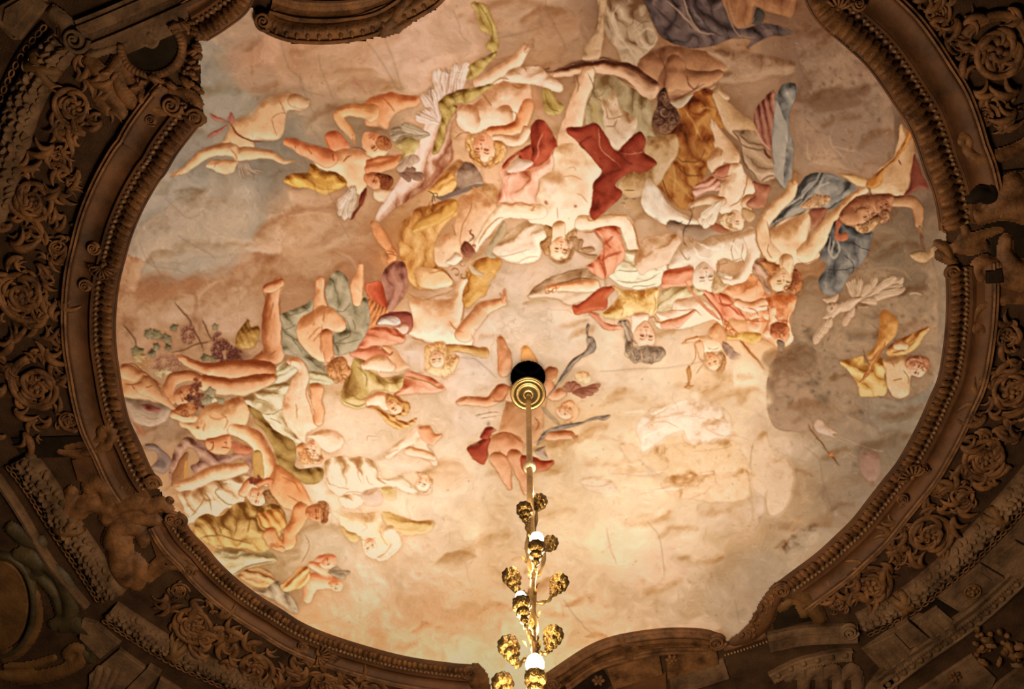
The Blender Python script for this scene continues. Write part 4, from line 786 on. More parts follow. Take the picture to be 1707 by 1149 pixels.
# ---------------------------------------------------------------- right-hand group
# --- goddess with raised leg, torso upside down
tile(1080, 120)
f = fig('painted_figure', 'fair upside-down woman with raised bare leg and both arms lifted at right')
sk = ((134, 92, 58), (204, 160, 112), (228, 190, 144))
body([[(590, 190, 44), (640, 270, 56), (720, 390, 88), (800, 470, 108), (880, 540, 100)]], sk, base=.55)
foot(660, 200, 212, 84, sk)
d = sub('drapery', f, 'grey beige thigh cloth with red lining')
poly([(890, 380), (940, 250), (1050, 165), (1055, 400), (1040, 660), (960, 560), (920, 480)], ((96, 48, 36), (146, 88, 68), (180, 126, 100)), folds=(80, 60, .3), line=.3)
poly([(725, 480), (900, 490), (965, 560), (1010, 660), (1050, 800), (1075, 890), (945, 935), (855, 865), (800, 720), (760, 580)], ((120, 92, 66), (176, 140, 106), (210, 174, 136)), folds=[(25, 120, .22)], nz=.12, line=.3)
lines([[(720, 480), (780, 600), (810, 760), (930, 930)], [(760, 520), (850, 580), (960, 600)], [(780, 600), (900, 640), (980, 640)], [(950, 920), (1000, 890), (1060, 885)]], 14, (96, 66, 44), .6, soft=1.6)
stroke([(900, 470), (960, 570), (1020, 650)], 18, (206, 146, 118), .8); stroke([(970, 640), (990, 690), (1020, 720)], 22, (104, 42, 32), .7)
poly([(1075, 190), (1120, 115), (1225, 95), (1235, 200), (1180, 420), (1215, 600), (1225, 780), (1150, 985), (1060, 870), (1038, 600), (1052, 380)], gl(BLUE, .98), folds=[(88, 130, .25)], nz=.14, line=.25)
poly([(1060, 250), (1100, 300), (1165, 460), (1168, 620), (1130, 900), (1150, 980), (1060, 870), (1040, 600), (1055, 400)], ((108, 108, 104), (150, 146, 136), (176, 168, 154)), line=.25)
tile(1080, 320)
poly([(1100, 180), (1180, 60), (1300, -100), (1400, -160), (1560, -140), (1720, -60), (1720, 60), (1600, 110), (1480, 150), (1360, 140), (1240, 210), (1130, 260), (1000, 330), (1010, 260)], gl(BLUE, 1.0), folds=[(-40, 120, .32), (-60, 60, .12)], nz=.15, line=.3)
poly([(1010, 320), (1100, 250), (1240, 190), (1360, 140), (1330, 180), (1240, 230), (1130, 300), (1000, 370)], ((136, 108, 82), (190, 160, 126), (218, 190, 154)), folds=(-35, 60, .25), line=.3)
lines([[(1100, 200), (1240, 90), (1380, 0)], [(1220, 60), (1330, -60), (1420, -100)], [(1480, 150), (1600, 80), (1706, 20)]], 11, (60, 64, 66), .7)
lines([[(1150, 140), (1300, 20), (1400, -60)], [(1440, -40), (1540, -80)]], 14, (176, 172, 160), .6)
poly([(1370, 150), (1430, 130), (1490, 140), (1470, 240), (1400, 300), (1370, 260)], ((96, 44, 30), (140, 80, 56), (176, 116, 84)), line=.3, nz=.2)
hair([(1290, 130), (1340, 60), (1420, 20), (1500, 30), (1530, 60), (1470, 110), (1400, 130)], ((112, 70, 44), (176, 130, 90), (212, 170, 124)), curl=22, n=24, w=7)
use(f)
S2 = ((176, 124, 78), (222, 180, 130), (240, 206, 160))
poly([(1000, 345), (1100, 290), (1240, 215), (1350, 170), (1370, 280), (1340, 430), (1400, 470), (1450, 520), (1380, 575), (1245, 602), (1225, 640), (1200, 690), (1110, 650), (1060, 595), (1000, 560), (990, 450)], S2, rad=170, nz=.1)
body([[(1210, -60, 46), (1170, 40, 50), (1060, 150, 60), (960, 290, 56), (965, 430, 60), (1040, 530, 66)]], S2)
body([[(1330, 520, 80), (1430, 400, 66), (1520, 270, 56), (1610, 160, 50), (1720, 40, 40), (1820, -20, 30)]], S2)
hand(1225, -95, -70, 54, ((150, 92, 48), (200, 146, 92), (226, 178, 124)))
body([[(1160, 580, 66), (1150, 680, 60)]], S2)
face(1125, 745, 112, 92, S2, turn=-.45)
blobs([(1260, 440, 60, 40), (1130, 370, 60, 40)], (206, 152, 100), .45); blobs([(1080, 470, 90, 70), (1260, 540, 90, 40)], (244, 212, 168), .5)
lines([[(1350, 300), (1365, 380), (1340, 440)], [(1000, 250), (1010, 330), (1020, 400)], [(1010, 440), (1000, 500), (1040, 560)], [(1120, 520), (1125, 620)], [(1250, 605), (1360, 580), (1440, 530)], [(900, 300), (915, 440), (960, 540)]], 9, (156, 102, 58), .65)
sub('hair', f, 'reddish brown hair with band')
hair([(1190, 790), (1210, 720), (1240, 640), (1290, 680), (1305, 770), (1280, 840), (1220, 862), (1160, 840), (1080, 862), (1130, 868)], ((104, 52, 28), (158, 92, 52), (196, 134, 84)), curl=20, n=30, w=7)
hair([(930, 590), (990, 580), (1060, 600), (1100, 610), (1110, 650), (1060, 680), (1030, 750), (1050, 820), (1010, 760), (1020, 680)], ((132, 72, 36), (184, 118, 66), (214, 156, 96)), curl=16, n=14, w=7)
# --- blue cloth pouch right of her
tile(1280, 230)
f = fig('painted_drapery', 'slate blue cloth hanging under the right arm of the fair woman')
poly([(560, 700), (640, 740), (720, 760), (880, 790), (860, 900), (800, 1050), (700, 1120), (640, 1260), (560, 1330), (470, 1320), (430, 1200), (500, 1050), (440, 1000), (500, 850)], ((56, 62, 68), (92, 100, 104), (132, 134, 130)), folds=[(75, 170, .25)], nz=.15, line=.3)
lines([[(530, 820), (520, 920), (560, 990), (610, 930), (580, 850)], [(560, 850), (545, 960)]], 20, (164, 158, 148), .7)
lines([[(700, 860), (780, 920), (860, 945)], [(640, 960), (720, 1040), (700, 1140)], [(480, 1080), (600, 1100), (760, 1080)]], 7, (44, 46, 50), .8)
poly([(570, 690), (610, 720), (590, 800), (660, 800), (670, 850), (610, 860), (565, 830)], ((110, 54, 34), (160, 90, 60), (190, 124, 88)), nz=.2, line=.4)
# --- right rim pair
f = fig('painted_figure', 'child bending down at the right rim beside a dark-haired companion')
poly([(880, 380), (940, 250), (1040, 180), (1080, 60), (1110, -110), (1160, -90), (1220, 0), (1225, 150), (1200, 330), (1130, 480), (1040, 470), (900, 460), (860, 440)], ((120, 72, 40), (194, 148, 102), (222, 182, 134)), rad=150, L=(-.3, .5))
poly([(600, 300), (700, 300), (860, 330), (940, 330), (860, 400), (760, 400), (660, 340)], ((140, 96, 50), (204, 160, 104), (228, 190, 136)), line=.4)
body([[(1030, 530, 50), (1150, 520, 55), (1220, 560, 50), (1250, 640, 44), (1255, 740, 36)]], ((110, 62, 34), (180, 128, 86), (214, 168, 122)))
hand(1270, 790, 80, 52, ((110, 62, 34), (180, 128, 86), (214, 168, 122)), spread=4)
poly([(620, 600), (700, 520), (790, 470), (900, 470), (1050, 470), (1030, 600), (900, 640), (740, 740), (660, 745), (580, 690)], ((104, 52, 28), (168, 108, 70), (208, 154, 108)), rad=90)
face(820, 650, 106, 70, ((120, 64, 36), (196, 142, 98), (228, 182, 136)), turn=-.5)
face(960, 570, 80, 60, ((104, 52, 30), (166, 108, 72), (200, 146, 104)), turn=-.4)
lines([[(860, 440), (880, 470), (1040, 470), (1120, 490)], [(720, 640), (760, 590), (840, 590)], [(900, 380), (960, 300), (970, 250)], [(1090, 190), (1120, 230)], [(620, 610), (600, 680)]], 12, (96, 46, 24), .65)
sub('hair', f, 'brown and blond curls')
hair([(730, 740), (800, 720), (860, 680), (920, 650), (930, 720), (860, 790), (790, 800), (740, 780)], ((96, 52, 28), (176, 126, 80), (220, 178, 126)), curl=22, n=26, w=8)
hair([(930, 640), (1000, 600), (1025, 660), (1000, 710), (940, 720)], ((96, 52, 30), (160, 104, 66), (214, 168, 128)), curl=18, n=14, w=7)
sub('drapery', f, 'ochre and crimson cloth')
poly([(860, 330), (960, 260), (1050, 180), (1120, 60), (1190, -60), (1225, -40), (1190, 20), (1080, 180), (980, 280), (960, 370), (900, 410), (830, 400)], ((130, 76, 24), (182, 118, 54), (208, 152, 82)), folds=(-50, 80, .2), line=.3)
poly([(1215, 150), (1250, 200), (1330, 380), (1335, 420), (1250, 430), (1130, 490), (1190, 380)], ((84, 36, 24), (118, 58, 40), (144, 82, 58)), soft=2, line=.2)
f = fig('painted_bird', 'pale dove-like shape beside the right frame')
poly([(1180, 990), (1250, 960), (1330, 950), (1380, 900), (1400, 960), (1380, 1010), (1300, 1060), (1230, 1050)], ((110, 80, 50), (170, 132, 92), (206, 168, 124)), nz=.25, line=.4)
stroke([(1280, 820), (1290, 900), (1310, 950)], 30, (110, 74, 48), .8)
# --- winged putto with bow
tile(1080, 120)
f = fig('painted_cherub', 'winged curly-haired child with a bow beside the ochre robe')
PU = ((176, 112, 66), (222, 176, 126), (242, 212, 166))
body([[(560, 430, 34), (600, 520, 50), (650, 620, 64), (700, 710, 76)], [(600, 690, 70), (560, 760, 66), (600, 830, 56)], [(570, 580, 22), (590, 640, 30)]], PU)
foot(555, 430, 250, 44, PU, toes=False)
poly([(620, 770), (720, 760), (700, 850), (660, 900), (560, 880), (540, 840)], ((140, 70, 46), (190, 116, 82), (214, 148, 110)), line=.2)
poly([(700, 760), (780, 760), (820, 860), (900, 960), (880, 1060), (860, 1200), (780, 1260), (660, 1200), (600, 1140), (610, 950), (660, 900)], ((206, 150, 102), (240, 204, 158), (252, 226, 186)), rad=110)
body([[(620, 1080, 50), (520, 1070, 38), (430, 1090, 32), (370, 1110, 24)], [(840, 1090, 60), (920, 1060, 50), (960, 1010, 40)]], PU)
hand(370, 1120, 140, 40, PU)
lines([[(830, 860), (820, 960), (780, 1060), (690, 1130)], [(400, 1060), (520, 1030), (640, 1050)], [(560, 860), (620, 880), (700, 870)], [(630, 740), (690, 760), (760, 750)], [(610, 690), (620, 640)]], 9, (156, 88, 50), .65)
s = sub('drapery', f, 'rose cloth')
poly([(380, 990), (440, 900), (520, 870), (600, 900), (610, 980), (500, 1000), (420, 1040)], ((166, 96, 66), (212, 148, 112), (238, 186, 150)), folds=(-25, 60, .3), line=.3)
poly([(870, 920), (940, 940), (1020, 960), (1010, 1050), (980, 1140), (880, 1149), (830, 1100), (900, 1020)], ((116, 56, 36), (168, 100, 72), (202, 142, 106)), nz=.2, line=.3)
sub('wings', f, 'white wings')
tile(1080, 320)
wing((640, 60), [(440, 270), (470, 295), (520, 270), (460, 210)], 40, ((190, 148, 102), (232, 200, 158), (250, 228, 192)))
poly([(800, 130), (880, 170), (900, 230), (850, 260), (800, 200)], ((150, 106, 62), (200, 156, 106), (222, 184, 136)), line=.4)
stroke([(350, 140), (375, 180), (350, 260), (310, 310), (302, 400), (320, 440)], 9, (96, 72, 50), .85, ids=True)
use(f)
face(740, 240, 92, 88, ((196, 134, 84), (236, 194, 144), (252, 222, 178)), turn=.35)
sub('hair', f, 'blond curls')
hair([(620, 220), (660, 180), (740, 190), (700, 230), (690, 280), (760, 320), (700, 318), (640, 290)], ((164, 112, 62), (220, 176, 122), (246, 214, 166)), curl=20, n=26, w=7)
# --- pale winged spirit on the grey cloud
tile(1260, 420)
f = fig('painted_figure', 'pale grey winged spirit swooping across the grey cloud')
GS = ((128, 100, 76), (184, 152, 120), (212, 180, 146))
wing((840, 420), [(790, 270), (780, 240), (830, 205), (870, 210)], 34, GS)
wing((860, 420), [(1240, 220), (1220, 270), (1180, 200), (1020, 200), (960, 250), (1240, 300), (1020, 400)], 34, GS)
poly([(560, 545), (620, 440), (700, 420), (780, 390), (900, 370), (860, 430), (800, 500), (700, 530), (640, 570), (580, 560)], GS, nz=.2)
wing((640, 540), [(480, 760), (520, 720), (560, 690), (600, 640)], 40, GS); wing((840, 460), [(740, 650), (800, 560)], 30, GS)
poly([(555, 405), (640, 380), (690, 340), (685, 420), (620, 450)], GS, nz=.2)
face(640, 470, 50, 160, GS, turn=.3)
lines([[(860, 470), (900, 465), (940, 462)], [(640, 570), (630, 640), (560, 720)], [(1280, 350), (1340, 345), (1390, 370)], [(980, 340), (1100, 330), (1220, 270)]], 11, (206, 176, 142), .6)
lines([[(930, 160), (1080, 120), (1220, 160), (1300, 240)], [(900, 200), (1000, 150), (1180, 180)]], 14, (172, 142, 110), .5, soft=3)
# --- yellow clad putto right
f = fig('painted_cherub', 'child wrapped in bright yellow cloth at the right rim below the grey cloud')
d = sub('drapery', f, 'bright yellow ochre cloth')
poly([(1030, 520), (1080, 470), (1180, 560), (1180, 660), (1130, 740), (1020, 840), (960, 920), (930, 880), (1000, 760), (1010, 620)], ((150, 98, 40), (190, 134, 68), (210, 160, 94)), soft=1.6, line=.15, nz=.14)
poly([(700, 930), (770, 900), (900, 880), (920, 940), (1060, 900), (1100, 980), (1080, 1060), (1110, 1149), (1080, 1220), (960, 1230), (880, 1220), (870, 1130), (820, 1060), (760, 990)], ((160, 116, 48), (204, 160, 86), (226, 188, 122)), folds=[(40, 150, .25)], nz=.14, line=.3)
poly([(1100, 800), (1180, 740), (1300, 700), (1420, 640), (1470, 640), (1400, 740), (1340, 830), (1200, 890), (1100, 880)], ((150, 96, 44), (198, 144, 80), (222, 178, 112)), folds=(-30, 90, .25), line=.35)
stroke([(1080, 750), (1020, 880), (960, 980), (900, 1080)], 40, (178, 112, 58), .85); stroke([(1060, 770), (1000, 900), (920, 1040)], 12, (214, 156, 92), .7)
lines([[(900, 800), (920, 900), (960, 960)], [(960, 960), (900, 1060), (870, 1100)], [(1130, 860), (1240, 840), (1340, 760)]], 10, (130, 80, 36), .65)
use(f)
poly([(1060, 920), (1160, 890), (1280, 890), (1330, 960), (1290, 1100), (1280, 1200), (1180, 1230), (1110, 1149), (1090, 1040)], ((156, 112, 66), (210, 168, 118), (232, 196, 148)), rad=100, nz=.15)
body([[(1190, 790, 50), (1240, 800, 40)]], ((176, 122, 78), (218, 172, 122), (238, 200, 152)), line=.2)
face(1340, 985, 84, 20, ((150, 86, 54), (216, 162, 118), (240, 200, 158)), turn=.3)
lines([[(1240, 1000), (1280, 1060), (1270, 1120)], [(1120, 920), (1160, 980)], [(1160, 1090), (1230, 1080)]], 11, (150, 92, 54), .55)
sub('hair', f, 'reddish hair')
hair([(1240, 930), (1300, 890), (1400, 890), (1450, 930), (1430, 1010), (1400, 960), (1300, 930), (1270, 980)], ((116, 62, 38), (176, 116, 78), (212, 160, 118)), curl=18, n=24, w=7)
# --- distant spirit with thin arrow, lower right
tile(1260, 640)
f = fig('painted_bird', 'faint white wings and slender arrow at the lower right')
poly([(480, 320), (510, 285), (550, 300), (580, 340), (680, 410), (640, 420), (700, 460), (560, 430), (500, 390)], ((176, 140, 108), (210, 174, 138), (228, 196, 162)), nz=.2, line=.2)
lines([[(640, 420), (800, 490), (1000, 550), (1060, 560)], [(600, 430), (760, 500), (860, 510)], [(760, 580), (860, 620), (1010, 690)]], 10, (206, 172, 142), .6)
stroke([(430, 340), (520, 460), (620, 590), (700, 690)], 9, (132, 80, 40), .9, ids=True)
poly([(615, 560), (640, 550), (640, 590), (655, 605), (610, 600)], ((170, 84, 36), (208, 124, 66), (226, 156, 98)), line=.3)
poly([(870, 610), (950, 560), (1020, 600), (1040, 700), (1010, 810), (960, 830), (880, 740)], ((150, 108, 88), (176, 136, 114), (192, 154, 130)), soft=8, line=0, nz=.25)
blobs([(860, 580, 16, 14), (910, 590, 14, 12), (830, 680, 30, 26), (900, 225, 24, 24), (1100, 190, 40, 20), (1150, 195, 30, 16), (1000, 320, 90, 16)], (120, 104, 86), .55, nz=.6)
# ---------------------------------------------------------------- left-hand group
tile(200, 420)
f = fig('painted_fruit', 'grape clusters, vine leaves and branches on the left cloud')
r_ = np.random.default_rng(3)
lines([[(460, 420), (530, 520), (600, 640), (660, 750), (690, 820)], [(0, 620), (60, 680), (120, 740), (140, 820), (200, 900)], [(670, 570), (720, 650), (760, 740)], [(420, 840), (600, 780), (760, 745)]], 12, (112, 76, 50), .7, ids=True)
def grapes(cx, cy, rx, ry, n, cd, cl, s=15):
    for i in range(n):
        a = r_.random() * 6.28; q = r_.random() ** .5; x, y = cx + rx * q * math.cos(a), cy + ry * q * math.sin(a)
        blob(x, y, s, s, cd, .95, ids=True); blob(x - s * .3, y - s * .35, s * .42, s * .42, cl, .9)
def leaves(pts, R):
    for x, y, s, a in pts:
        u = math.radians(a); c, q = math.cos(u), math.sin(u)
        L_ = [(1.0, 0), (.72, .34), (.5, .8), (.05, .66), (-.55, .72), (-.62, .25), (-.5, 0), (-.62, -.25), (-.55, -.72), (.05, -.66), (.5, -.8), (.72, -.34)]
        poly([(x + s * (c * m - q * n), y + s * (q * m + c * n)) for m, n in L_], R, line=.4, nz=.25)
LV = ((96, 84, 58), (136, 120, 86), (168, 150, 114))
leaves([(450, 640, 42, 200), (300, 700, 60, 10), (380, 730, 50, 30), (140, 840, 60, 200), (250, 850, 44, 40), (290, 800, 40, 0), (800, 640, 36, 270), (700, 870, 46, 120), (760, 880, 44, 60), (390, 800, 34, 20), (240, 690, 50, 160)], LV)
leaves([(150, 880, 60, 120), (400, 990, 60, 180), (320, 1010, 50, 200)], ((150, 128, 84), (190, 164, 116), (214, 188, 142)))
grapes(870, 840, 110, 100, 80, (96, 48, 40), (196, 140, 112)); grapes(560, 690, 55, 80, 28, (128, 76, 60), (206, 158, 128)); grapes(810, 720, 40, 50, 14, (110, 62, 50), (200, 150, 120)); grapes(380, 930, 130, 70, 70, (160, 108, 84), (222, 176, 142), 13); grapes(190, 940, 60, 60, 28, (190, 140, 84), (232, 192, 140), 12); grapes(960, 880, 70, 60, 30, (92, 46, 36), (170, 112, 86))
blobs([(1000, 880, 90, 60)], (96, 52, 32), .5)
f = fig('painted_fruit', 'large yellow leaf against the grapes')
poly([(975, 790), (980, 700), (1010, 640), (1065, 570), (1090, 630), (1150, 620), (1160, 700), (1120, 800), (1040, 822)], ((120, 84, 28), (176, 132, 64), (208, 168, 102)), nz=.3, folds=(60, 50, .08), line=.5)
# --- standing leg and reclining leg
f = fig('painted_figure', 'bare-legged reveller whose leg rises from the vine leaves at left')
LG = ((160, 88, 48), (214, 146, 94), (238, 186, 134))
body([[(1320, 250, 40), (1290, 330, 56), (1262, 420, 58), (1262, 560, 84), (1262, 680, 84), (1268, 780, 76), (1290, 850, 84), (1200, 890, 60), (1130, 910, 34)]], LG, L=(.5, .3))
body([[(1215, 310, 34), (1270, 300, 44), (1340, 260, 34)]], LG)
body([[(500, 890, 34), (580, 920, 44), (700, 975, 52), (850, 990, 72), (1050, 990, 86), (1200, 1000, 90), (1250, 1040, 70)]], LG, L=(.1, .8))
hand(510, 880, 200, 44, LG)
lines([[(1190, 340), (1220, 420), (1190, 560), (1180, 660)], [(1340, 300), (1320, 420), (1345, 600), (1345, 740)], [(500, 870), (620, 920), (760, 945), (900, 945), (1100, 950)], [(1280, 420), (1240, 560)], [(1240, 860), (1300, 820)]], 12, (150, 76, 38), .5, soft=1.8)
# --- man seen from the back with green cloth
tile(420, 420)
f = fig('painted_figure', 'youth seen from the back wrapped in sage green cloth at left')
s = sub('drapery', f, 'sage green cloth')
SG = ((112, 104, 78), (160, 150, 116), (192, 180, 144))
poly([(630, 310), (690, 190), (760, 185), (810, 240), (840, 340), (860, 460), (940, 380), (985, 420), (985, 600), (960, 690), (900, 780), (860, 830), (700, 870), (660, 760), (680, 690), (780, 640), (740, 540), (640, 460)], SG, folds=[(55, 150, .22), (100, 90, .1)], nz=.12, line=.3)
poly([(240, 510), (400, 450), (510, 400), (500, 480), (400, 560), (360, 640), (390, 740), (470, 830), (600, 930), (620, 1010), (560, 1080), (470, 1080), (460, 930), (380, 860), (260, 830), (245, 660)], SG, folds=[(35, 130, .25)], nz=.12, line=.25)
poly([(190, 960), (290, 900), (390, 930), (390, 990), (300, 1070), (160, 1149), (60, 1200), (190, 1060)], ((168, 146, 106), (208, 188, 144), (232, 214, 174)), folds=(-20, 70, .25), line=.3)
poly([(470, 1010), (600, 1000), (700, 1060), (690, 1090), (600, 1110), (480, 1110)], ((160, 146, 104), (204, 186, 140), (226, 208, 164)), folds=(5, 50, .25), line=.3)
lines([[(250, 520), (400, 500), (500, 430)], [(260, 650), (350, 600)], [(330, 700), (420, 820)], [(700, 500), (770, 500), (830, 430)], [(790, 580), (820, 700), (700, 760)], [(660, 760), (800, 770), (920, 720)], [(840, 560), (870, 640)]], 10, (110, 96, 66), .55)
use(f)
BK = ((186, 112, 62), (232, 172, 116), (250, 210, 158))
body([[(580, 250, 42), (570, 320, 44), (565, 400, 54), (570, 470, 62)]], BK); foot(585, 270, 262, 40, BK, toes=False)
body([[(905, 110, 24), (900, 190, 36), (890, 270, 52), (890, 360, 50), (890, 430, 40)]], BK)
poly([(358, 630), (395, 545), (500, 490), (560, 455), (630, 470), (700, 500), (770, 580), (782, 640), (720, 682), (650, 665), (662, 780), (675, 860), (645, 910), (560, 905), (500, 860), (440, 800), (380, 720)], BK, rad=130)
poly([(590, 600), (625, 500), (690, 500), (770, 590), (782, 640), (720, 682), (640, 660)], BK, rad=80, line=.3)
body([[(610, 700, 54), (630, 800, 46), (640, 880, 38)]], ((176, 100, 52), (222, 152, 96), (246, 196, 142)), line=.3)
lines([[(460, 720), (520, 660), (560, 630)], [(500, 740), (560, 680)], [(580, 600), (570, 720), (580, 840)], [(520, 590), (500, 610)], [(610, 500), (590, 580)], [(600, 480), (640, 470)]], 12, (186, 106, 56), .6, soft=1.6)
sub('hair', f, 'reddish brown curls')
hair([(620, 950), (680, 890), (760, 890), (800, 960), (840, 990), (810, 1040), (750, 1090), (680, 1060), (630, 1020)], ((136, 76, 36), (196, 130, 76), (228, 172, 112)), curl=22, n=40, w=9)
# --- nude woman with fair hair, back view, left
tile(200, 580)
f = fig('painted_figure', 'kneeling fair nude seen from behind with wreathed hair at left')
s = sub('drapery', f, 'cream green cloth')
poly([(700, 330), (880, 420), (1040, 400), (1180, 340), (1400, 280), (1450, 300), (1380, 480), (1365, 610), (1450, 700), (1560, 760), (1500, 800), (1400, 760), (1250, 680), (1150, 560), (1060, 480), (900, 470), (760, 470)], ((170, 142, 100), (214, 190, 144), (238, 218, 176)), folds=[(25, 110, .25)], nz=.1, line=.25)
poly([(1060, 480), (1150, 540), (1280, 690), (1440, 770), (1480, 900), (1470, 1000), (1560, 1020), (1690, 1010), (1690, 1110), (1600, 1149), (1440, 1080), (1330, 980), (1280, 850), (1200, 720), (1120, 620)], ((112, 84, 34), (160, 126, 64), (190, 158, 92)), folds=[(45, 130, .2)], nz=.14, line=.3)
lines([[(1060, 480), (1180, 560), (1290, 560), (1400, 480)], [(1130, 420), (1250, 480)], [(1240, 600), (1340, 640)], [(1270, 380), (1360, 330)]], 9, (156, 128, 84), .6)
use(f)
FN = ((200, 138, 86), (240, 194, 144), (252, 224, 182))
poly([(1385, 110), (1480, 60), (1555, 130), (1585, 260), (1565, 380), (1630, 560), (1650, 660), (1570, 710), (1545, 790), (1500, 770), (1440, 700), (1365, 610), (1355, 500), (1440, 280), (1495, 180)], FN, rad=120)
body([[(1640, 350, 60), (1640, 450, 50), (1670, 540, 44), (1660, 620, 40)]], ((186, 112, 64), (230, 168, 112), (248, 208, 158)))
lines([[(1585, 260), (1550, 400), (1600, 520), (1640, 650)], [(1470, 480), (1480, 600)], [(1400, 110), (1390, 130)], [(1430, 100), (1425, 130)]], 10, (186, 114, 64), .6, soft=1.6)
face(1620, 850, 96, 110, ((196, 120, 66), (238, 184, 132), (252, 216, 170)), turn=.4)
poly([(1560, 740), (1660, 690), (1790, 700), (1870, 760), (1850, 840), (1780, 880), (1700, 850), (1640, 770)], ((210, 150, 100), (244, 204, 158), (254, 228, 190)), soft=1.6, nz=.12, line=.25)
sub('hair', f, 'auburn wreath of hair')
hair([(1470, 830), (1530, 790), (1560, 860), (1600, 930), (1660, 950), (1700, 900), (1690, 970), (1600, 985), (1520, 960), (1500, 890)], ((158, 92, 44), (210, 146, 86), (240, 190, 132)), curl=18, n=40, w=6)
# --- wine god
f = fig('painted_figure', 'broad-chested reveller with wreath of grapes and curved arm at left')
WG = ((176, 112, 64), (228, 176, 120), (246, 208, 156))
body([[(690, 290, 66), (800, 315, 74), (1000, 325, 76), (1180, 280, 62), (1260, 260, 44)]], ((166, 94, 50), (222, 156, 102), (244, 194, 142)), L=(.1, .8))
poly([(690, 500), (760, 465), (900, 440), (1000, 400), (1045, 460), (1075, 540), (1055, 660), (960, 740), (860, 765), (740, 785), (640, 775), (570, 705), (495, 665), (500, 620), (600, 645), (655, 570)], WG, rad=190)
body([[(420, 430, 44), (395, 350, 48), (450, 260, 54), (560, 230, 50), (640, 270, 40)]], ((150, 82, 44), (206, 138, 88), (232, 176, 124)))
body([[(440, 560, 40), (540, 590, 50), (610, 600, 40)]], WG)
face(540, 390, 100, 150, ((150, 80, 42), (208, 140, 90), (234, 180, 128)), turn=.2)
lines([[(850, 560), (900, 620), (880, 700)], [(740, 560), (800, 600), (900, 590)], [(640, 780), (760, 800), (860, 780)], [(830, 240), (1000, 270), (1180, 265)], [(720, 640), (700, 720)]], 12, (180, 110, 60), .5, soft=2)
blobs([(655, 685, 16, 14)], (130, 66, 34), .8)
sub('beard', f, 'brown beard and hair')
hair([(440, 520), (500, 470), (580, 460), (640, 480), (640, 540), (560, 580), (480, 570)], ((116, 54, 26), (168, 96, 52), (206, 144, 94)), curl=22, n=26, w=8)
sub('wreath', f, 'wreath of grapes and leaves')
grapes(620, 320, 50, 60, 26, (110, 56, 40), (190, 126, 92), 13); grapes(660, 440, 40, 70, 30, (104, 52, 36), (180, 116, 84), 13); grapes(590, 410, 40, 36, 16, (84, 44, 34), (170, 116, 90), 12)
leaves([(750, 370, 60, 40), (740, 430, 50, 120), (700, 440, 40, 60), (840, 450, 40, 0)], ((104, 96, 66), (146, 136, 100), (180, 168, 128)))
# --- muscular arm at the rim with jug
f = fig('painted_figure', 'muscular back and arm at the left rim')
poly([(0, 150), (100, 160), (200, 200), (250, 250), (340, 300), (370, 380), (380, 440), (330, 450), (200, 420), (60, 410), (10, 380), (0, 280)], ((150, 88, 50), (202, 142, 92), (228, 176, 124)), rad=90)
body([[(40, 200, 60), (140, 240, 54)], [(200, 310, 80), (300, 370, 60), (400, 470, 32), (440, 500, 20)]], ((150, 88, 50), (204, 146, 96), (230, 180, 128)), line=.25)
lines([[(40, 290), (110, 300), (180, 280)], [(120, 340), (100, 300)], [(210, 330), (270, 310)], [(10, 140), (120, 150), (220, 220), (300, 300), (370, 400)]], 10, (130, 70, 38), .65)
f = fig('painted_vessel', 'large pale grey jug with dark mouth at the left rim')
poly([(40, 410), (120, 420), (260, 440), (400, 490), (405, 560), (360, 630), (250, 660), (150, 630), (80, 560)], ((126, 100, 82), (176, 146, 120), (206, 176, 146)), nz=.1, line=.45)
poly([(175, 470), (230, 460), (290, 480), (330, 510), (280, 530), (210, 510)], ((96, 46, 34), (140, 80, 62), (170, 112, 88)), soft=3, line=.2); blobs([(235, 490, 34, 18, 15)], (80, 30, 20), .9)
lines([[(170, 500), (230, 540), (310, 540)], [(160, 540), (240, 590), (340, 580)]], 10, (150, 116, 94), .5)
f = fig('painted_vessel', 'violet tambourine lying below the jug')
poly([(205, 800), (280, 800), (380, 870), (435, 930), (420, 1000), (360, 1050), (290, 1030), (250, 1000), (320, 940), (310, 870), (230, 850)], ((96, 74, 66), (138, 112, 98), (170, 142, 124)), nz=.2, line=.4)
blobs([(360, 960, 40, 50)], (104, 82, 74), .6)
lines([[(110, 610), (160, 680), (200, 740)], [(180, 650), (210, 720)], [(130, 640), (180, 720)]], 18, (176, 110, 72), .7)
# --- lying head and purple cloths
f = fig('painted_drapery', 'mauve scarves around the sleeping head at left')
poly([(500, 800), (560, 760), (640, 790), (720, 800), (780, 900), (940, 910), (1040, 860), (1100, 900), (1110, 1000), (1060, 1100), (1040, 950), (860, 1000), (720, 1020), (640, 1060), (600, 1000), (670, 930), (600, 840), (540, 880), (440, 1149), (420, 1000)], ((118, 80, 66), (166, 122, 100), (200, 156, 128)), folds=[(30, 110, .25)], nz=.18, line=.3)
poly([(430, 1149), (450, 1040), (540, 890), (580, 880), (560, 1020), (510, 1110), (440, 1170)], ((112, 66, 36), (152, 98, 58), (180, 126, 80)), line=.4)
stroke([(570, 940), (560, 1020), (540, 1100)], 26, (216, 168, 84), .85)
f = fig('painted_figure', 'sleeping rosy head lying among mauve scarves')
poly([(720, 780), (800, 760), (900, 740), (945, 760), (930, 880), (880, 915), (800, 905), (760, 890), (715, 840)], ((166, 86, 44), (216, 146, 94), (238, 180, 126)), rad=60)
lines([[(750, 810), (780, 800), (770, 860), (740, 880)], [(850, 850), (890, 860), (920, 870)], [(870, 800), (900, 810)]], 10, (140, 62, 30), .7)
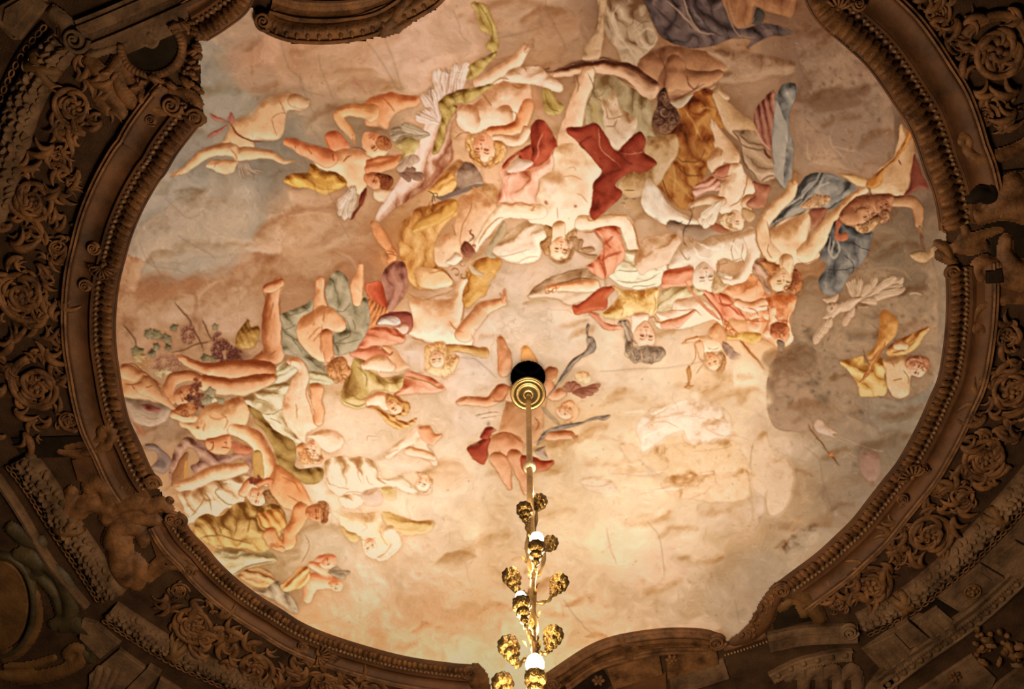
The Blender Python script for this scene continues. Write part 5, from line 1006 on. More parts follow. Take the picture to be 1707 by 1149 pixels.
poly([(940, 800), (1040, 830), (1100, 860), (1080, 910), (960, 910)], ((140, 64, 38), (186, 106, 68), (210, 138, 98)), soft=3, nz=.2, line=.1)
body([[(960, 700, 50), (1080, 740, 66), (1180, 850, 66), (1240, 980, 62), (1250, 1080, 52), (1230, 1149, 40)]], ((190, 118, 66), (236, 180, 124), (252, 216, 166)), L=(-.4, .4))
poly([(1110, 900), (1170, 870), (1200, 1000), (1200, 1110), (1130, 1100)], ((150, 108, 48), (196, 150, 82), (218, 178, 112)), line=.2)
# --- woman in white
tile(240, 760)
f = fig('painted_figure', 'sleeping woman in white blouse with outstretched arm at lower left')
s = sub('blouse', f, 'white blouse')
poly([(280, 310), (400, 260), (500, 240), (620, 180), (760, 190), (880, 180), (840, 290), (830, 380), (760, 460), (680, 440), (600, 500), (540, 560), (440, 540), (360, 560), (330, 460), (300, 380)], ((176, 134, 92), (220, 184, 138), (242, 214, 172)), folds=[(40, 120, .25)], nz=.12, line=.25)
lines([[(590, 230), (620, 270), (590, 300), (620, 340), (700, 410), (770, 430)], [(480, 280), (540, 360), (560, 460)], [(620, 180), (650, 240), (700, 230)], [(500, 330), (440, 420), (380, 500)]], 12, (150, 118, 78), .65)
lines([[(520, 300), (600, 400), (640, 460)], [(640, 290), (720, 380), (760, 440)], [(660, 220), (760, 240), (840, 260)]], 16, (248, 226, 186), .55)
use(f)
body([[(300, 250, 44), (420, 220, 50), (560, 160, 60), (720, 140, 60), (840, 120, 44)]], ((186, 124, 76), (230, 180, 130), (246, 208, 160)))
hand(270, 262, 180, 46, ((186, 124, 76), (230, 180, 130), (246, 208, 160)))
face(930, 350, 92, 20, ((186, 110, 62), (234, 176, 126), (252, 212, 166)), turn=.3)
body([[(830, 320, 40), (880, 240, 44), (960, 250, 30)]], ((180, 106, 60), (226, 164, 112), (246, 200, 150)))
sub('hair', f, 'brown hair')
hair([(990, 330), (1040, 310), (1110, 370), (1160, 430), (1080, 430), (1010, 420)], ((110, 70, 36), (156, 108, 62), (190, 142, 92)), curl=20, n=20, w=8)
grapes(930, 210, 50, 34, 22, (112, 52, 36), (190, 126, 92), 12)
# --- olive robe lower left
f = fig('painted_drapery', 'olive and gold robe spreading along the lower left frame')
poly([(430, 520), (520, 480), (620, 500), (700, 450), (830, 390), (930, 430), (1000, 430), (1140, 440), (1180, 560), (1150, 620), (1160, 700), (1080, 790), (980, 820), (860, 780), (720, 760), (600, 760), (500, 700), (430, 640)], ((136, 100, 44), (186, 146, 80), (214, 178, 110)), folds=[(65, 150, .28), (20, 100, .1)], nz=.14, line=.2)
poly([(940, 500), (1060, 460), (1140, 480), (1190, 590), (1130, 640), (1000, 620), (950, 560)], ((166, 106, 44), (206, 148, 76), (228, 180, 108)), folds=(70, 70, .2), line=.35)
poly([(570, 830), (620, 770), (760, 780), (900, 820), (1060, 820), (1120, 900), (1000, 930), (860, 960), (750, 1010), (660, 930)], ((150, 132, 92), (186, 168, 124), (208, 190, 148)), folds=(10, 110, .2), nz=.2, line=.2)
poly([(800, 1010), (880, 960), (1000, 950), (1080, 1000), (1110, 1060), (1040, 1120), (940, 1110), (850, 1060)], ((140, 96, 54), (186, 140, 90), (212, 172, 120)), folds=(20, 60, .3), nz=.2, line=.4)
poly([(1120, 1060), (1180, 1120), (1240, 1200), (1290, 1320), (1220, 1330), (1100, 1230), (900, 1140), (1010, 1140)], ((128, 108, 84), (168, 146, 116), (192, 170, 138)), nz=.18, line=.35, folds=(45, 110, .2))
lines([[(480, 680), (600, 660), (740, 680), (900, 740)], [(560, 480), (620, 600), (640, 650)], [(720, 470), (760, 560), (740, 640)], [(840, 440), (880, 560), (860, 640)], [(940, 500), (1000, 600), (1110, 620)], [(960, 440), (930, 520), (960, 640)], [(600, 740), (700, 760), (860, 800)], [(760, 1000), (900, 930), (1100, 900)]], 14, (124, 86, 36), .6, soft=2)
stroke([(900, 1090), (980, 1100), (1060, 1060)], 14, (222, 176, 96), .7)
# --- man bent with curly head
f = fig('painted_figure', 'sunburnt man bent forward with curly brown head at lower left')
MN = ((176, 100, 50), (218, 148, 90), (240, 186, 128))
poly([(1110, 90), (1260, 170), (1360, 280), (1405, 390), (1390, 490), (1330, 540), (1250, 480), (1160, 440), (1050, 340), (1040, 220), (1080, 140)], MN, rad=160)
body([[(1320, 460, 70), (1280, 560, 62), (1230, 640, 56), (1220, 730, 56), (1150, 780, 40)], [(1060, 660, 60), (1100, 730, 60), (1160, 780, 44)]], MN)
hand(1140, 775, 200, 60, MN)
body([[(1060, 260, 30), (1040, 230, 30), (960, 250, 24)]], ((176, 92, 50), (216, 138, 88), (236, 172, 120)))
face(1430, 480, 84, 0, ((150, 80, 40), (206, 136, 84), (232, 176, 122)), turn=.3)
lines([[(1160, 190), (1260, 230), (1320, 310)], [(1200, 340), (1280, 380), (1340, 420)], [(1180, 600), (1220, 580), (1260, 560)], [(1140, 700), (1170, 660), (1170, 740)], [(1120, 90), (1080, 200), (1060, 300)]], 12, (164, 90, 44), .5, soft=2)
sub('hair', f, 'curly brown hair')
hair([(1450, 400), (1500, 380), (1545, 410), (1548, 470), (1530, 545), (1480, 555), (1500, 500), (1480, 440)], ((104, 56, 28), (156, 94, 52), (192, 132, 82)), curl=16, n=30, w=8)
# --- pair of small children with arrow
f = fig('painted_cherub', 'two small rosy children tussling near the lower left frame')
RS = ((196, 112, 66), (230, 164, 114), (246, 198, 150))
poly([(1440, 840), (1500, 820), (1600, 840), (1610, 900), (1580, 950), (1480, 940), (1430, 890)], ((196, 110, 70), (228, 152, 108), (244, 184, 140)), rad=50)
body([[(1420, 920, 40), (1500, 950, 50), (1560, 1000, 40)], [(1440, 1060, 70), (1520, 1050, 60), (1600, 1060, 60)], [(1400, 1100, 60), (1360, 1200, 40)]], RS)
poly([(1150, 1100), (1230, 1020), (1330, 940), (1390, 950), (1400, 1040), (1330, 1110), (1220, 1149), (1170, 1140)], ((170, 108, 52), (212, 152, 88), (236, 188, 124)), folds=(-40, 60, .3), line=.4)
face(1610, 1080, 66, 10, RS, turn=.2); face(1530, 890, 60, 340, RS, turn=-.3)
stroke([(1320, 900), (1360, 830), (1380, 740), (1350, 660)], 8, (150, 110, 76), .7)
sub('wings', f, 'small grey wings')
wing((1540, 970), [(1640, 930), (1680, 960), (1740, 970), (1700, 1010)], 26, ((120, 96, 70), (164, 138, 108), (196, 170, 138)))
# ---------------------------------------------------------------- centre and pale apparitions
tile(420, 580)
f = fig('painted_figure', 'girl in mustard robe with streaming golden hair at centre left')
s = sub('robe', f, 'mustard green robe')
MU = ((156, 124, 62), (200, 166, 96), (226, 196, 134))
poly([(830, 150), (860, 90), (980, 110), (1040, 130), (1060, 220), (1150, 250), (1290, 220), (1290, 290), (1200, 380), (1080, 370), (1000, 380), (970, 490), (880, 505), (780, 490), (725, 440), (740, 320), (820, 220)], MU, folds=[(60, 150, .25)], nz=.14, line=.25)
poly([(1180, 400), (1250, 330), (1300, 190), (1400, 210), (1500, 250), (1600, 310), (1630, 355), (1500, 390), (1360, 385), (1250, 410)], ((196, 108, 66), (230, 156, 110), (246, 194, 150)), folds=(20, 110, .22), nz=.12, line=.35)
lines([[(760, 330), (820, 380), (900, 430), (960, 420)], [(880, 160), (960, 230), (960, 330)], [(1060, 240), (1150, 300), (1270, 280)], [(740, 440), (860, 480), (960, 470)], [(1280, 240), (1400, 260), (1600, 340)]], 12, (146, 112, 50), .55)
use(f)
body([[(940, 150, 30), (1060, 120, 70), (1150, 160, 50)], [(1010, 460, 60), (1080, 440, 60), (1120, 500, 40)]], ((220, 150, 94), (246, 200, 150), (255, 228, 188)))
face(1190, 480, 88, 40, ((196, 118, 62), (240, 184, 128), (254, 220, 174)), turn=.2)
sub('hair', f, 'golden streaming hair')
HS = ((170, 108, 44), (212, 156, 86), (238, 194, 124))
poly([(960, 500), (1040, 500), (1140, 560), (1220, 550), (1280, 490), (1310, 500), (1290, 560), (1200, 590), (1290, 610), (1360, 580), (1360, 610), (1310, 655), (1210, 665), (1120, 620), (1040, 530)], HS, folds=(25, 40, .35), line=.45)
hair([(1170, 400), (1230, 440), (1300, 470), (1290, 540), (1240, 500), (1200, 460), (1160, 440), (1130, 470), (1120, 400)], HS, curl=16, n=16, w=6)
f = fig('painted_figure', 'pale apparition of a child with upturned wings below the golden-haired girl')
AP = ((222, 170, 122), (246, 210, 164), (254, 230, 192)); 
body([[(1400, 690, 50), (1310, 770, 44), (1220, 830, 40), (1140, 900, 30)], [(1400, 780, 60), (1420, 860, 60), (1490, 920, 40), (1520, 980, 24)]], AP, line=.25, k=.45)
poly([(1390, 660), (1480, 660), (1530, 720), (1610, 740), (1540, 800), (1500, 820), (1420, 760)], ((190, 108, 58), (226, 158, 104), (246, 198, 148)), soft=2, line=.3)
lines([[(960, 770), (970, 730), (1060, 740)], [(1340, 820), (1380, 890), (1420, 920)], [(1390, 1040), (1450, 1080), (1480, 1149)], [(1120, 900), (1180, 860), (1240, 840)]], 12, (214, 156, 108), .6)
tile(460, 760)
f = fig('painted_figure', 'pale washed-out women in white robes resting on the lower clouds')
CRM = ((214, 176, 128), (240, 212, 168), (251, 230, 194))
poly([(400, 80), (480, 20), (640, 10), (780, 10), (860, 80), (890, 170), (1000, 240), (980, 270), (860, 260), (760, 280), (700, 330), (540, 330), (440, 270), (410, 180)], CRM, folds=[(75, 130, .28)], nz=.1, line=.3)
poly([(880, 190), (960, 190), (1060, 180), (1140, 260), (1200, 330), (1130, 340), (1040, 290), (980, 240)], CRM, soft=2, line=.25)
lines([[(690, 60), (690, 140), (720, 230)], [(780, 40), (850, 100), (860, 200)], [(560, 60), (600, 110), (580, 160)], [(440, 230), (520, 260), (640, 270)], [(760, 150), (780, 220), (830, 240)], [(540, 330), (620, 290), (740, 300)]], 10, (206, 158, 108), .6)
face(1240, 240, 76, 120, ((220, 160, 106), (248, 208, 160), (255, 230, 192)), turn=.3)
hair([(1180, 140), (1240, 150), (1300, 200), (1310, 260), (1270, 240), (1240, 200), (1200, 180)], ((196, 130, 76), (230, 178, 122), (248, 210, 160)), curl=16, n=14, w=6)
poly([(1150, 320), (1220, 330), (1300, 280), (1290, 330), (1190, 350)], ((214, 166, 116), (238, 200, 152), (250, 220, 178)), soft=2, line=.2)
body([[(1120, -40, 40), (1230, -10, 36), (1310, 30, 26)]], ((220, 160, 106), (246, 204, 154), (254, 226, 186)), line=.2)
poly([(540, 340), (640, 300), (740, 330), (730, 380), (640, 440), (560, 400)], CRM, folds=(30, 80, .2), line=.2, soft=2)
lines([[(560, 460), (700, 440), (900, 440), (970, 440)], [(530, 450), (640, 470), (780, 500)]], 16, (246, 222, 184), .7)
poly([(480, 480), (560, 470), (760, 480), (860, 480), (900, 560), (960, 600), (1040, 680), (1050, 760), (980, 840), (880, 860), (800, 840), (730, 780), (700, 680), (620, 700), (550, 660), (520, 560)], ((220, 180, 128), (240, 208, 158), (250, 224, 180)), nz=.14, line=.25, soft=1.6)
poly([(880, 480), (960, 480), (1060, 520), (1180, 550), (1320, 560), (1280, 640), (1120, 655), (1000, 620), (920, 570)], ((186, 146, 76), (216, 178, 108), (234, 200, 138)), soft=2.5, nz=.12, line=.2, folds=(8, 70, .15))
poly([(540, 600), (560, 680), (640, 740), (690, 700), (660, 650), (590, 640)], ((186, 154, 84), (212, 180, 116), (230, 200, 144)), soft=2, line=.2)
poly([(880, 260), (990, 260), (990, 370), (910, 350)], ((196, 160, 90), (222, 188, 124), (238, 206, 150)), soft=4, line=0)
poly([(720, 310), (860, 270), (880, 400), (760, 410)], ((206, 170, 134), (222, 188, 152), (234, 204, 168)), soft=5, line=0)
face(790, 760, 70, 60, ((216, 154, 104), (244, 200, 152), (254, 222, 180)), turn=.2)
body([[(960, 640, 56), (1010, 730, 50), (960, 820, 36), (880, 850, 24)]], CRM, line=.3)
lines([[(520, 500), (540, 620), (600, 700)], [(720, 560), (760, 600), (700, 640)], [(870, 620), (900, 700), (940, 760)], [(860, 840), (940, 840), (1030, 780)], [(700, 700), (760, 720), (850, 700)]], 10, (206, 154, 98), .55)
# --- pale horses/clouds at right of centre
tile(920, 640, 3.963)
f = fig('painted_cloud', 'creamy swirling clouds with hazy team of horses at centre right')
for p, R in (([(560, 280), (640, 190), (760, 140), (900, 100), (1060, 130), (1160, 220), (1170, 330), (1060, 380), (980, 440), (900, 400), (860, 340), (760, 360), (680, 420), (610, 475), (580, 400)], ((238, 200, 150), (250, 220, 180), (255, 234, 202))), ([(560, 470), (700, 420), (860, 390), (1060, 400), (1220, 380), (1290, 570), (1180, 620), (1000, 600), (800, 620), (640, 560)], ((220, 176, 118), (236, 196, 140), (246, 212, 160))), ([(740, 640), (900, 590), (1080, 580), (1290, 590), (1300, 760), (1100, 800), (860, 760), (740, 700)], ((222, 176, 118), (238, 196, 142), (248, 214, 164))), ([(180, 640), (320, 620), (440, 690), (380, 740), (240, 720)], ((230, 184, 130), (246, 210, 162), (252, 224, 180))), ([(460, 400), (560, 400), (600, 480), (540, 540), (480, 470)], ((232, 186, 128), (244, 204, 150), (250, 216, 168)))):
    poly(p, R, soft=9, wob=5, nz=.3, line=0, k=.35, a=.9)
lines([[(620, 290), (680, 210), (800, 150)], [(660, 240), (740, 220), (880, 200)], [(640, 260), (760, 260), (840, 300)], [(1100, 130), (1170, 210), (1190, 310)], [(860, 340), (880, 390), (940, 430)], [(1000, 250), (1040, 320), (1140, 350)], [(780, 200), (900, 190)], [(400, 600), (560, 620), (700, 600), (780, 540)], [(560, 740), (720, 690), (900, 640), (1060, 580)], [(200, 680), (300, 690), (400, 650)], [(880, 780), (1000, 730), (1040, 680)], [(960, 620), (1060, 600), (1080, 660)], [(940, 460), (1080, 440), (1200, 400)]], 9, (222, 172, 116), .5, soft=2.5)
lines([[(660, 200), (760, 160), (900, 120)], [(600, 400), (640, 350), (760, 300)], [(480, 620), (620, 600), (760, 570)], [(980, 600), (1060, 590)], [(580, 720), (720, 700), (860, 690)], [(480, 190), (560, 180), (700, 200)]], 10, (255, 238, 208), .55, soft=2.5)
poly([(1330, 390), (1400, 330), (1480, 460), (1560, 500), (1600, 600), (1580, 760), (1520, 860), (1440, 880), (1400, 760), (1330, 700), (1310, 560)], ((226, 186, 132), (240, 202, 152), (248, 214, 168)), soft=7, nz=.2, line=.12, a=.7)
lines([[(1290, 590), (1310, 700), (1340, 860), (1280, 1000)], [(1430, 700), (1410, 800), (1440, 900)], [(1330, 400), (1300, 560)], [(1500, 900), (1600, 820), (1690, 760)], [(1560, 980), (1660, 890)], [(1500, 1100), (1620, 980)]], 12, (206, 164, 112), .55, soft=4)
poly([(1500, 1110), (1600, 1010), (1720, 930), (1800, 1000), (1700, 1100), (1560, 1160)], ((146, 122, 98), (176, 150, 122), (196, 170, 140)), soft=8, wob=5, nz=.35, line=0)
# sketchy faces in the central haze
tile(600, 440)
for x, y, r in ((1180, 560, 70), (1280, 500, 60), (1320, 560, 80), (1600, 470, 60), (1580, 600, 60), (1360, 400, 50), (1200, 130, 60)):
    for q in range(3): curls([(x + 20 * math.cos(q * 2), y + 20 * math.sin(q * 2), r * (.5 + .2 * q), q * 100, 1)], 6, (206, 172, 134), .45)
# --- central child pair around the chandelier rod
tile(720, 560)
f = fig('painted_cherub', 'child floating at the very centre behind the chandelier canopy with dark crimson cloth')
CB = ((176, 100, 54), (224, 156, 104), (246, 200, 150))
body([[(570, 40, 30), (580, 110, 46), (600, 190, 60), (600, 280, 60)]], CB); 
poly([(735, 240), (745, 110), (790, 85), (840, 150), (875, 240), (860, 280), (740, 290)], ((206, 134, 60), (232, 168, 96), (246, 196, 130)), line=.35)
poly([(600, 560), (680, 380), (860, 420), (960, 480), (930, 700), (910, 830), (820, 900), (700, 880), (560, 800), (580, 680)], ((168, 104, 58), (208, 146, 94), (230, 178, 124)), rad=120)
body([[(640, 480, 60), (560, 470, 66), (470, 545, 46), (360, 545, 44), (280, 545, 40), (240, 560, 30)]], CB)
body([[(570, 450, 60), (540, 490, 54)]], ((160, 84, 44), (206, 128, 80), (228, 164, 112)), line=.3)
poly([(490, 850), (540, 805), (620, 800), (720, 840), (760, 900), (740, 980), (700, 1050), (640, 1110), (590, 1110), (520, 1060), (470, 960)], CB, rad=130)
body([[(560, 1040, 70), (600, 1120, 60), (620, 1200, 40), (650, 1270, 18)], [(690, 1000, 66), (740, 1120, 60), (780, 1220, 50), (800, 1300, 36)]], CB)
body([[(960, 840, 40), (1060, 830, 44), (1150, 835, 40)]], CB); hand(1165, 838, 10, 40, CB)
lines([[(560, 960), (600, 1000), (630, 1010)], [(540, 810), (650, 810), (750, 890)], [(210, 560), (260, 540), (290, 510)], [(490, 540), (560, 540), (620, 480)], [(860, 680), (890, 740), (850, 790)]], 12, (160, 88, 44), .6, soft=1.6)
sub('drapery', f, 'dark crimson cloth')
poly([(300, 955), (380, 890), (480, 865), (475, 960), (480, 1020), (440, 1080), (360, 1040)], REDC, line=.4)
poly([(395, 850), (450, 770), (530, 780), (500, 810), (470, 870), (420, 870)], REDC, line=.4)
poly([(740, 985), (860, 1010), (920, 1040), (1010, 1040), (1015, 1080), (960, 1130), (860, 1140), (760, 1120)], ((140, 52, 28), (184, 86, 52), (212, 122, 80)), line=.4)
f = fig('painted_cherub', 'golden-haired winged child trailing grey ribbons right of the chandelier canopy')
body([[(900, 330, 60), (960, 420, 60), (1020, 500, 50), (1080, 470, 46)], [(980, 300, 44), (1000, 340, 40)]], CB)
poly([(920, 300), (980, 265), (1040, 270), (1040, 330), (990, 370), (930, 360)], ((150, 86, 50), (192, 124, 78), (216, 156, 104)), line=.4)
face(1110, 640, 72, 10, ((206, 126, 72), (244, 190, 138), (255, 224, 180)), turn=-.3)
sub('hair', f, 'golden curls')
hair([(1090, 570), (1160, 540), (1220, 590), (1230, 650), (1190, 710), (1100, 730), (1160, 690), (1170, 620), (1120, 600)], ((200, 116, 60), (236, 170, 108), (252, 208, 150)), curl=18, n=36, w=7)
hair([(1190, 320), (1270, 290), (1325, 340), (1300, 390), (1230, 380)], ((226, 170, 100), (244, 204, 146), (252, 222, 174)), curl=18, n=18, w=6)
sub('wing', f, 'russet feathered wing')
wing((1160, 470), [(1090, 420), (1130, 380), (1190, 370), (1230, 400), (1410, 400), (1390, 440), (1350, 480), (1290, 505)], 24, ((120, 66, 44), (170, 108, 80), (204, 148, 116)))
sub('ribbon', f, 'long grey ribbon')
RG = ((110, 92, 80), (156, 136, 118), (190, 170, 150))
poly([(1300, 0), (1340, 20), (1362, 80), (1340, 140), (1260, 180), (1200, 220), (1140, 310), (1060, 410), (980, 490), (945, 520), (1000, 450), (1080, 320), (1170, 190), (1270, 130), (1290, 60), (1280, -80), (1310, -90)], RG, folds=(-50, 40, .2), line=.45)
poly([(870, 910), (900, 830), (980, 770), (1120, 740), (1250, 720), (1370, 685), (1480, 675), (1495, 690), (1450, 720), (1350, 715), (1180, 760), (1000, 800), (930, 850), (900, 890)], RG, folds=(-15, 40, .2), line=.45)
stroke([(920, 590), (980, 660), (1060, 750)], 30, (168, 146, 122), .85, ids=True)
poly([(870, 930), (940, 915), (930, 950), (960, 1020), (900, 1010), (850, 960)], ((150, 116, 92), (196, 164, 136), (220, 192, 164)), line=.35)
lines([[(360, 670), (440, 645), (560, 635)], [(400, 690), (480, 680), (580, 660)]], 9, (150, 124, 100), .6)
blobs([(460, 740, 18, 30, -20)], (150, 128, 112), .7)
# ---------------------------------------------------------------- age of the plaster: cracks, joints, abrasion, brush texture
use(0)
_yy, _xx = np.mgrid[0:CH, 0:CW].astype(np.float32)
_ox = (N_W1 * 5 + N_MID * 2.2 + N_FINE * 1.1); _oy = (N_W2 * 5 + fbm(34, 81, 3) * 2.2 + fbm(9, 91, 2) * 1.1)
_sx = np.clip(_xx + _ox, 0, CW - 1.01); _sy = np.clip(_yy + _oy, 0, CH - 1.01)
def resample(A, sx, sy):
    xi = sx.astype(int); yi = sy.astype(int); fx = (sx - xi)[..., None]; fy = (sy - yi)[..., None]
    return (A[yi, xi] * (1 - fx) + A[yi, xi + 1] * fx) * (1 - fy) + (A[yi + 1, xi] * (1 - fx) + A[yi + 1, xi + 1] * fx) * fy
CV[:] = resample(CV, _sx, _sy); IDM[:] = IDM[np.rint(_sy).astype(int), np.rint(_sx).astype(int)]
# brushed texture: streaky noise that follows slow swirls
def streak(seed, ln=9):
    w = np.random.default_rng(seed).random((CH, CW)).astype(np.float32) - .5; o = w.copy(); th = N_BIG * 2 + N_W1 * 1
    c, s = np.cos(th), np.sin(th)
    for k in range(1, ln):
        o += w[np.clip(_yy + s * k, 0, CH - 1).astype(int), np.clip(_xx + c * k, 0, CW - 1).astype(int)]
    return o / math.sqrt(ln)
# dabs of the brush: short strokes of the colour underneath, a little lighter or darker
r_ = np.random.default_rng(77)
def dabs(n, ln, wd, al, jit, only_bg=False):
    xs = r_.uniform(30, CW - 30, n); ys = r_.uniform(30, CH - 30, n)
    m = int(ln) + 2; gy, gx = np.mgrid[-m:m + 1, -m:m + 1].astype(np.float32); bank = []
    for k in range(16):
        a = math.pi * k / 16; u = gx * math.cos(a) + gy * math.sin(a); v = -gx * math.sin(a) + gy * math.cos(a) + .012 * u * u
        bank.append(np.exp(-(np.abs(u / ln) ** 3) - (v / wd) ** 2)[..., None].astype(np.float32) * al)
    for x, y in zip(xs.astype(int), ys.astype(int)):
        if x < m or y < m or x >= CW - m or y >= CH - m or (only_bg and IDM[y, x] != 0): continue
        k = int((ANG[y, x] / math.pi + .06 * r_.normal()) * 16) % 16
        c = CV[y, x] + r_.normal() * jit * np.array((1, .95, .85)) + r_.normal() * jit * .35 * np.array((-.2, .3, 1.0))
        B = CV[y - m:y + m + 1, x - m:x + m + 1]; B += (c - B) * bank[k]
_l = blur(CV.mean(2), 3); _gy, _gx = np.gradient(_l); _m = np.hypot(_gx, _gy); ANG = np.where(_m > .25, np.arctan2(_gy, _gx) + math.pi / 2, (.25 + .9 * N_BIG + .5 * N_W1) * math.pi)
dabs(6000, 14, 4, .45, 9, True); dabs(30000, 5.5, 1.3, .34, 8.5)
# warm shadow wash: ambient shade painted onto the background around the figures
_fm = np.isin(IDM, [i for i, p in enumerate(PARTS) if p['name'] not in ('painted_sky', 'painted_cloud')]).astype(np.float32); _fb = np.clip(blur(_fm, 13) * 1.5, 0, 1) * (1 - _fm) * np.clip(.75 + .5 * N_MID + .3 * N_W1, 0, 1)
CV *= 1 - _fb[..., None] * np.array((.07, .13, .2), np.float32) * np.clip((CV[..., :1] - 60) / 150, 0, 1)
# crisp: unsharp at two scales, then the painter's brown contour along every shape
CV += .38 * (CV - np.stack([blur(CV[..., c], 2) for c in range(3)], -1)) + .2 * (CV - np.stack([blur(CV[..., c], 9) for c in range(3)], -1))
_e = np.zeros((CH, CW), np.float32); _e[:-1] += IDM[:-1] != IDM[1:]; _e[:, :-1] += IDM[:, :-1] != IDM[:, 1:]; _cl = np.isin(IDM, [i for i, p in enumerate(PARTS) if p['name'] in ('painted_sky', 'painted_cloud')])
_e = blur(np.clip(_e, 0, 1) * np.where(_cl, .45, 1.0), 1) * 1.5; _e = np.clip(_e, 0, 1) * np.clip(.62 + .75 * N_W2 + .3 * N_MID, .1, .95) * .52
CV *= 1 - _e[..., None] * np.array((.36, .52, .66), np.float32)
# colour grade towards warm: cool greys of the first lay-in become warm greys
def grade():
    R, G, B = CV[..., 0].copy(), CV[..., 1], CV[..., 2]; Rm = np.maximum(R, 1); g = G / Rm; b = B / Rm
    g2 = .94 * np.minimum(g, .9) + .25 * np.maximum(g - .9, 0); b2 = .87 * np.minimum(b, .8) + .25 * np.maximum(b - .8, 0)
    g2 = g2 - .055 * np.clip((g - b - .3) * 4, 0, 1)
    w = np.clip((R - 188) / 50, 0, 1); w = w * w * (3 - 2 * w); R2 = R * (.975 + .12 * np.clip((g - .88) / .12, 0, 1)) 
    CV[..., 0] = R2 * (1 - w) + R * w; CV[..., 1] = R2 * (g2 * (1 - w) + g * .985 * w); CV[..., 2] = R2 * (b2 * (1 - w) + b * w)
grade()
def tune(pts):          # the whole canvas lightened or deepened over large soft areas
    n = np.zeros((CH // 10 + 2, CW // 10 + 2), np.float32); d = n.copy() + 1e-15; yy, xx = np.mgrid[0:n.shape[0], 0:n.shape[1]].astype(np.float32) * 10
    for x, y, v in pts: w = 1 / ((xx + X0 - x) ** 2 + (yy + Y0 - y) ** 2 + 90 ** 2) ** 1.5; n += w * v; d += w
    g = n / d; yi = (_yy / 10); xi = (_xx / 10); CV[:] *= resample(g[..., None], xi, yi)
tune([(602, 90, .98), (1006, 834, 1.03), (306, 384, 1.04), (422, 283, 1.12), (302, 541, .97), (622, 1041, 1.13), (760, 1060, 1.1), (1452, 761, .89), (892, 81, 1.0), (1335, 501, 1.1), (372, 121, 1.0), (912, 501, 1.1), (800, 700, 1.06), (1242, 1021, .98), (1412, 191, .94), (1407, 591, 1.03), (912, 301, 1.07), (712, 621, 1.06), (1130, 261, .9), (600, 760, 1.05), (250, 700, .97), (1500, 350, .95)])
ST = streak(3) + .6 * blur(streak(4, 14), 1)
CV += (ST * 4.0)[..., None] * np.array((1, 1, .95), np.float32)
CV += (np.clip(N_FINE + N_MID * .8 - .55, 0, 1) * -38)[..., None] * np.array((.8, 1, 1.05), np.float32)
CV += (np.clip(N_FINE * .7 - N_MID - .5, 0, 1) * 26)[..., None]
tile(0, 0, 1); r_ = np.random.default_rng(8)
CK = (120, 88, 62)
for c, w in (([(470, 70), (480, 110), (500, 130), (505, 150), (540, 160)], 2.2), ([(612, 70), (640, 110), (660, 145), (672, 155)], 2.6), ([(640, 60), (655, 100), (670, 150)], 1.8), ([(530, 90), (536, 118), (545, 140), (556, 165)], 1.8), ([(500, 120), (506, 150), (515, 175), (525, 190)], 2),
             ([(755, 15), (765, 40), (770, 60), (785, 72)], 1.6), ([(910, 0), (915, 25), (928, 50), (944, 80)], 2.4), ([(820, 65), (870, 55), (910, 42)], 1.8), ([(1318, 0), (1322, 60), (1326, 80), (1331, 112), (1334, 125), (1340, 165), (1345, 230)], 3.2), ([(1270, 130), (1300, 122), (1331, 114)], 3), ([(1340, 160), (1370, 162), (1410, 155)], 1.6), ([(1270, 75), (1276, 112)], 1.4),
             ([(244, 420), (256, 438), (268, 460), (280, 475)], 2), ([(230, 400), (250, 440), (285, 448), (310, 455)], 1.6), ([(275, 330), (310, 362), (330, 358), (345, 345)], 1.8), ([(296, 392), (320, 408), (345, 420), (360, 432)], 2.2), ([(194, 540), (215, 562), (224, 580), (240, 610), (255, 635), (270, 660)], 2), ([(545, 310), (560, 350), (580, 395)], 1.8), ([(480, 225), (500, 250), (520, 300), (530, 330)], 1.6),
             ([(1447, 668), (1449, 700), (1462, 716), (1470, 735), (1480, 760), (1487, 785)], 3), ([(1340, 745), (1364, 765), (1372, 800), (1380, 830), (1393, 868)], 2.2), ([(1340, 690), (1356, 705)], 2), ([(765, 595), (790, 598), (806, 610), (828, 630)], 1.8), ([(1000, 620), (1070, 615), (1130, 612), (1180, 600)], 1.4), ([(940, 1000), (960, 1030), (985, 1055)], 1.8), ([(1010, 880), (1020, 920), (1028, 940)], 1.4), ([(1080, 870), (1100, 900), (1108, 960)], 1.4), ([(1225, 1000), (1232, 1040)], 1.6)):
    q = cr(c, False, 6); q = [(x + r_.normal() * .9, y + r_.normal() * .9) for x, y in q]; stroke(q[::2] + q[-1:], w * .5, CK, .3, taper=False, soft=1.5); stroke(c, w * 2.2, CK, .12, soft=3)
r_ = np.random.default_rng(12)
for i in range(70):      # hairlines and plaster joints
    x, y = 230 + 1300 * r_.random(), 40 + 1000 * r_.random(); a = r_.choice((1.3, 1.45, 1.6, .1, 2.9)) + r_.normal() * .15; l = 15 + 45 * r_.random()
    p = [(x + l * t * math.cos(a) + r_.normal() * 2.5, y + l * t * math.sin(a) + r_.normal() * 2.5) for t in (0, .33, .66, 1)]
    stroke(p, 1.1, (150, 114, 82), .28, soft=1.4)
for i in range(420):     # flecks of lost paint
    x, y = 210 + 1350 * r_.random(), 10 + 1060 * r_.random(); blob(x, y, .8 + 2.4 * r_.random() ** 2, .7 + 1.6 * r_.random() ** 2, (130, 98, 72) if r_.random() < .7 else (238, 212, 180), .4, 180 * r_.random(), nz=.5)
CV[:] = np.clip(CV, 2, 255)
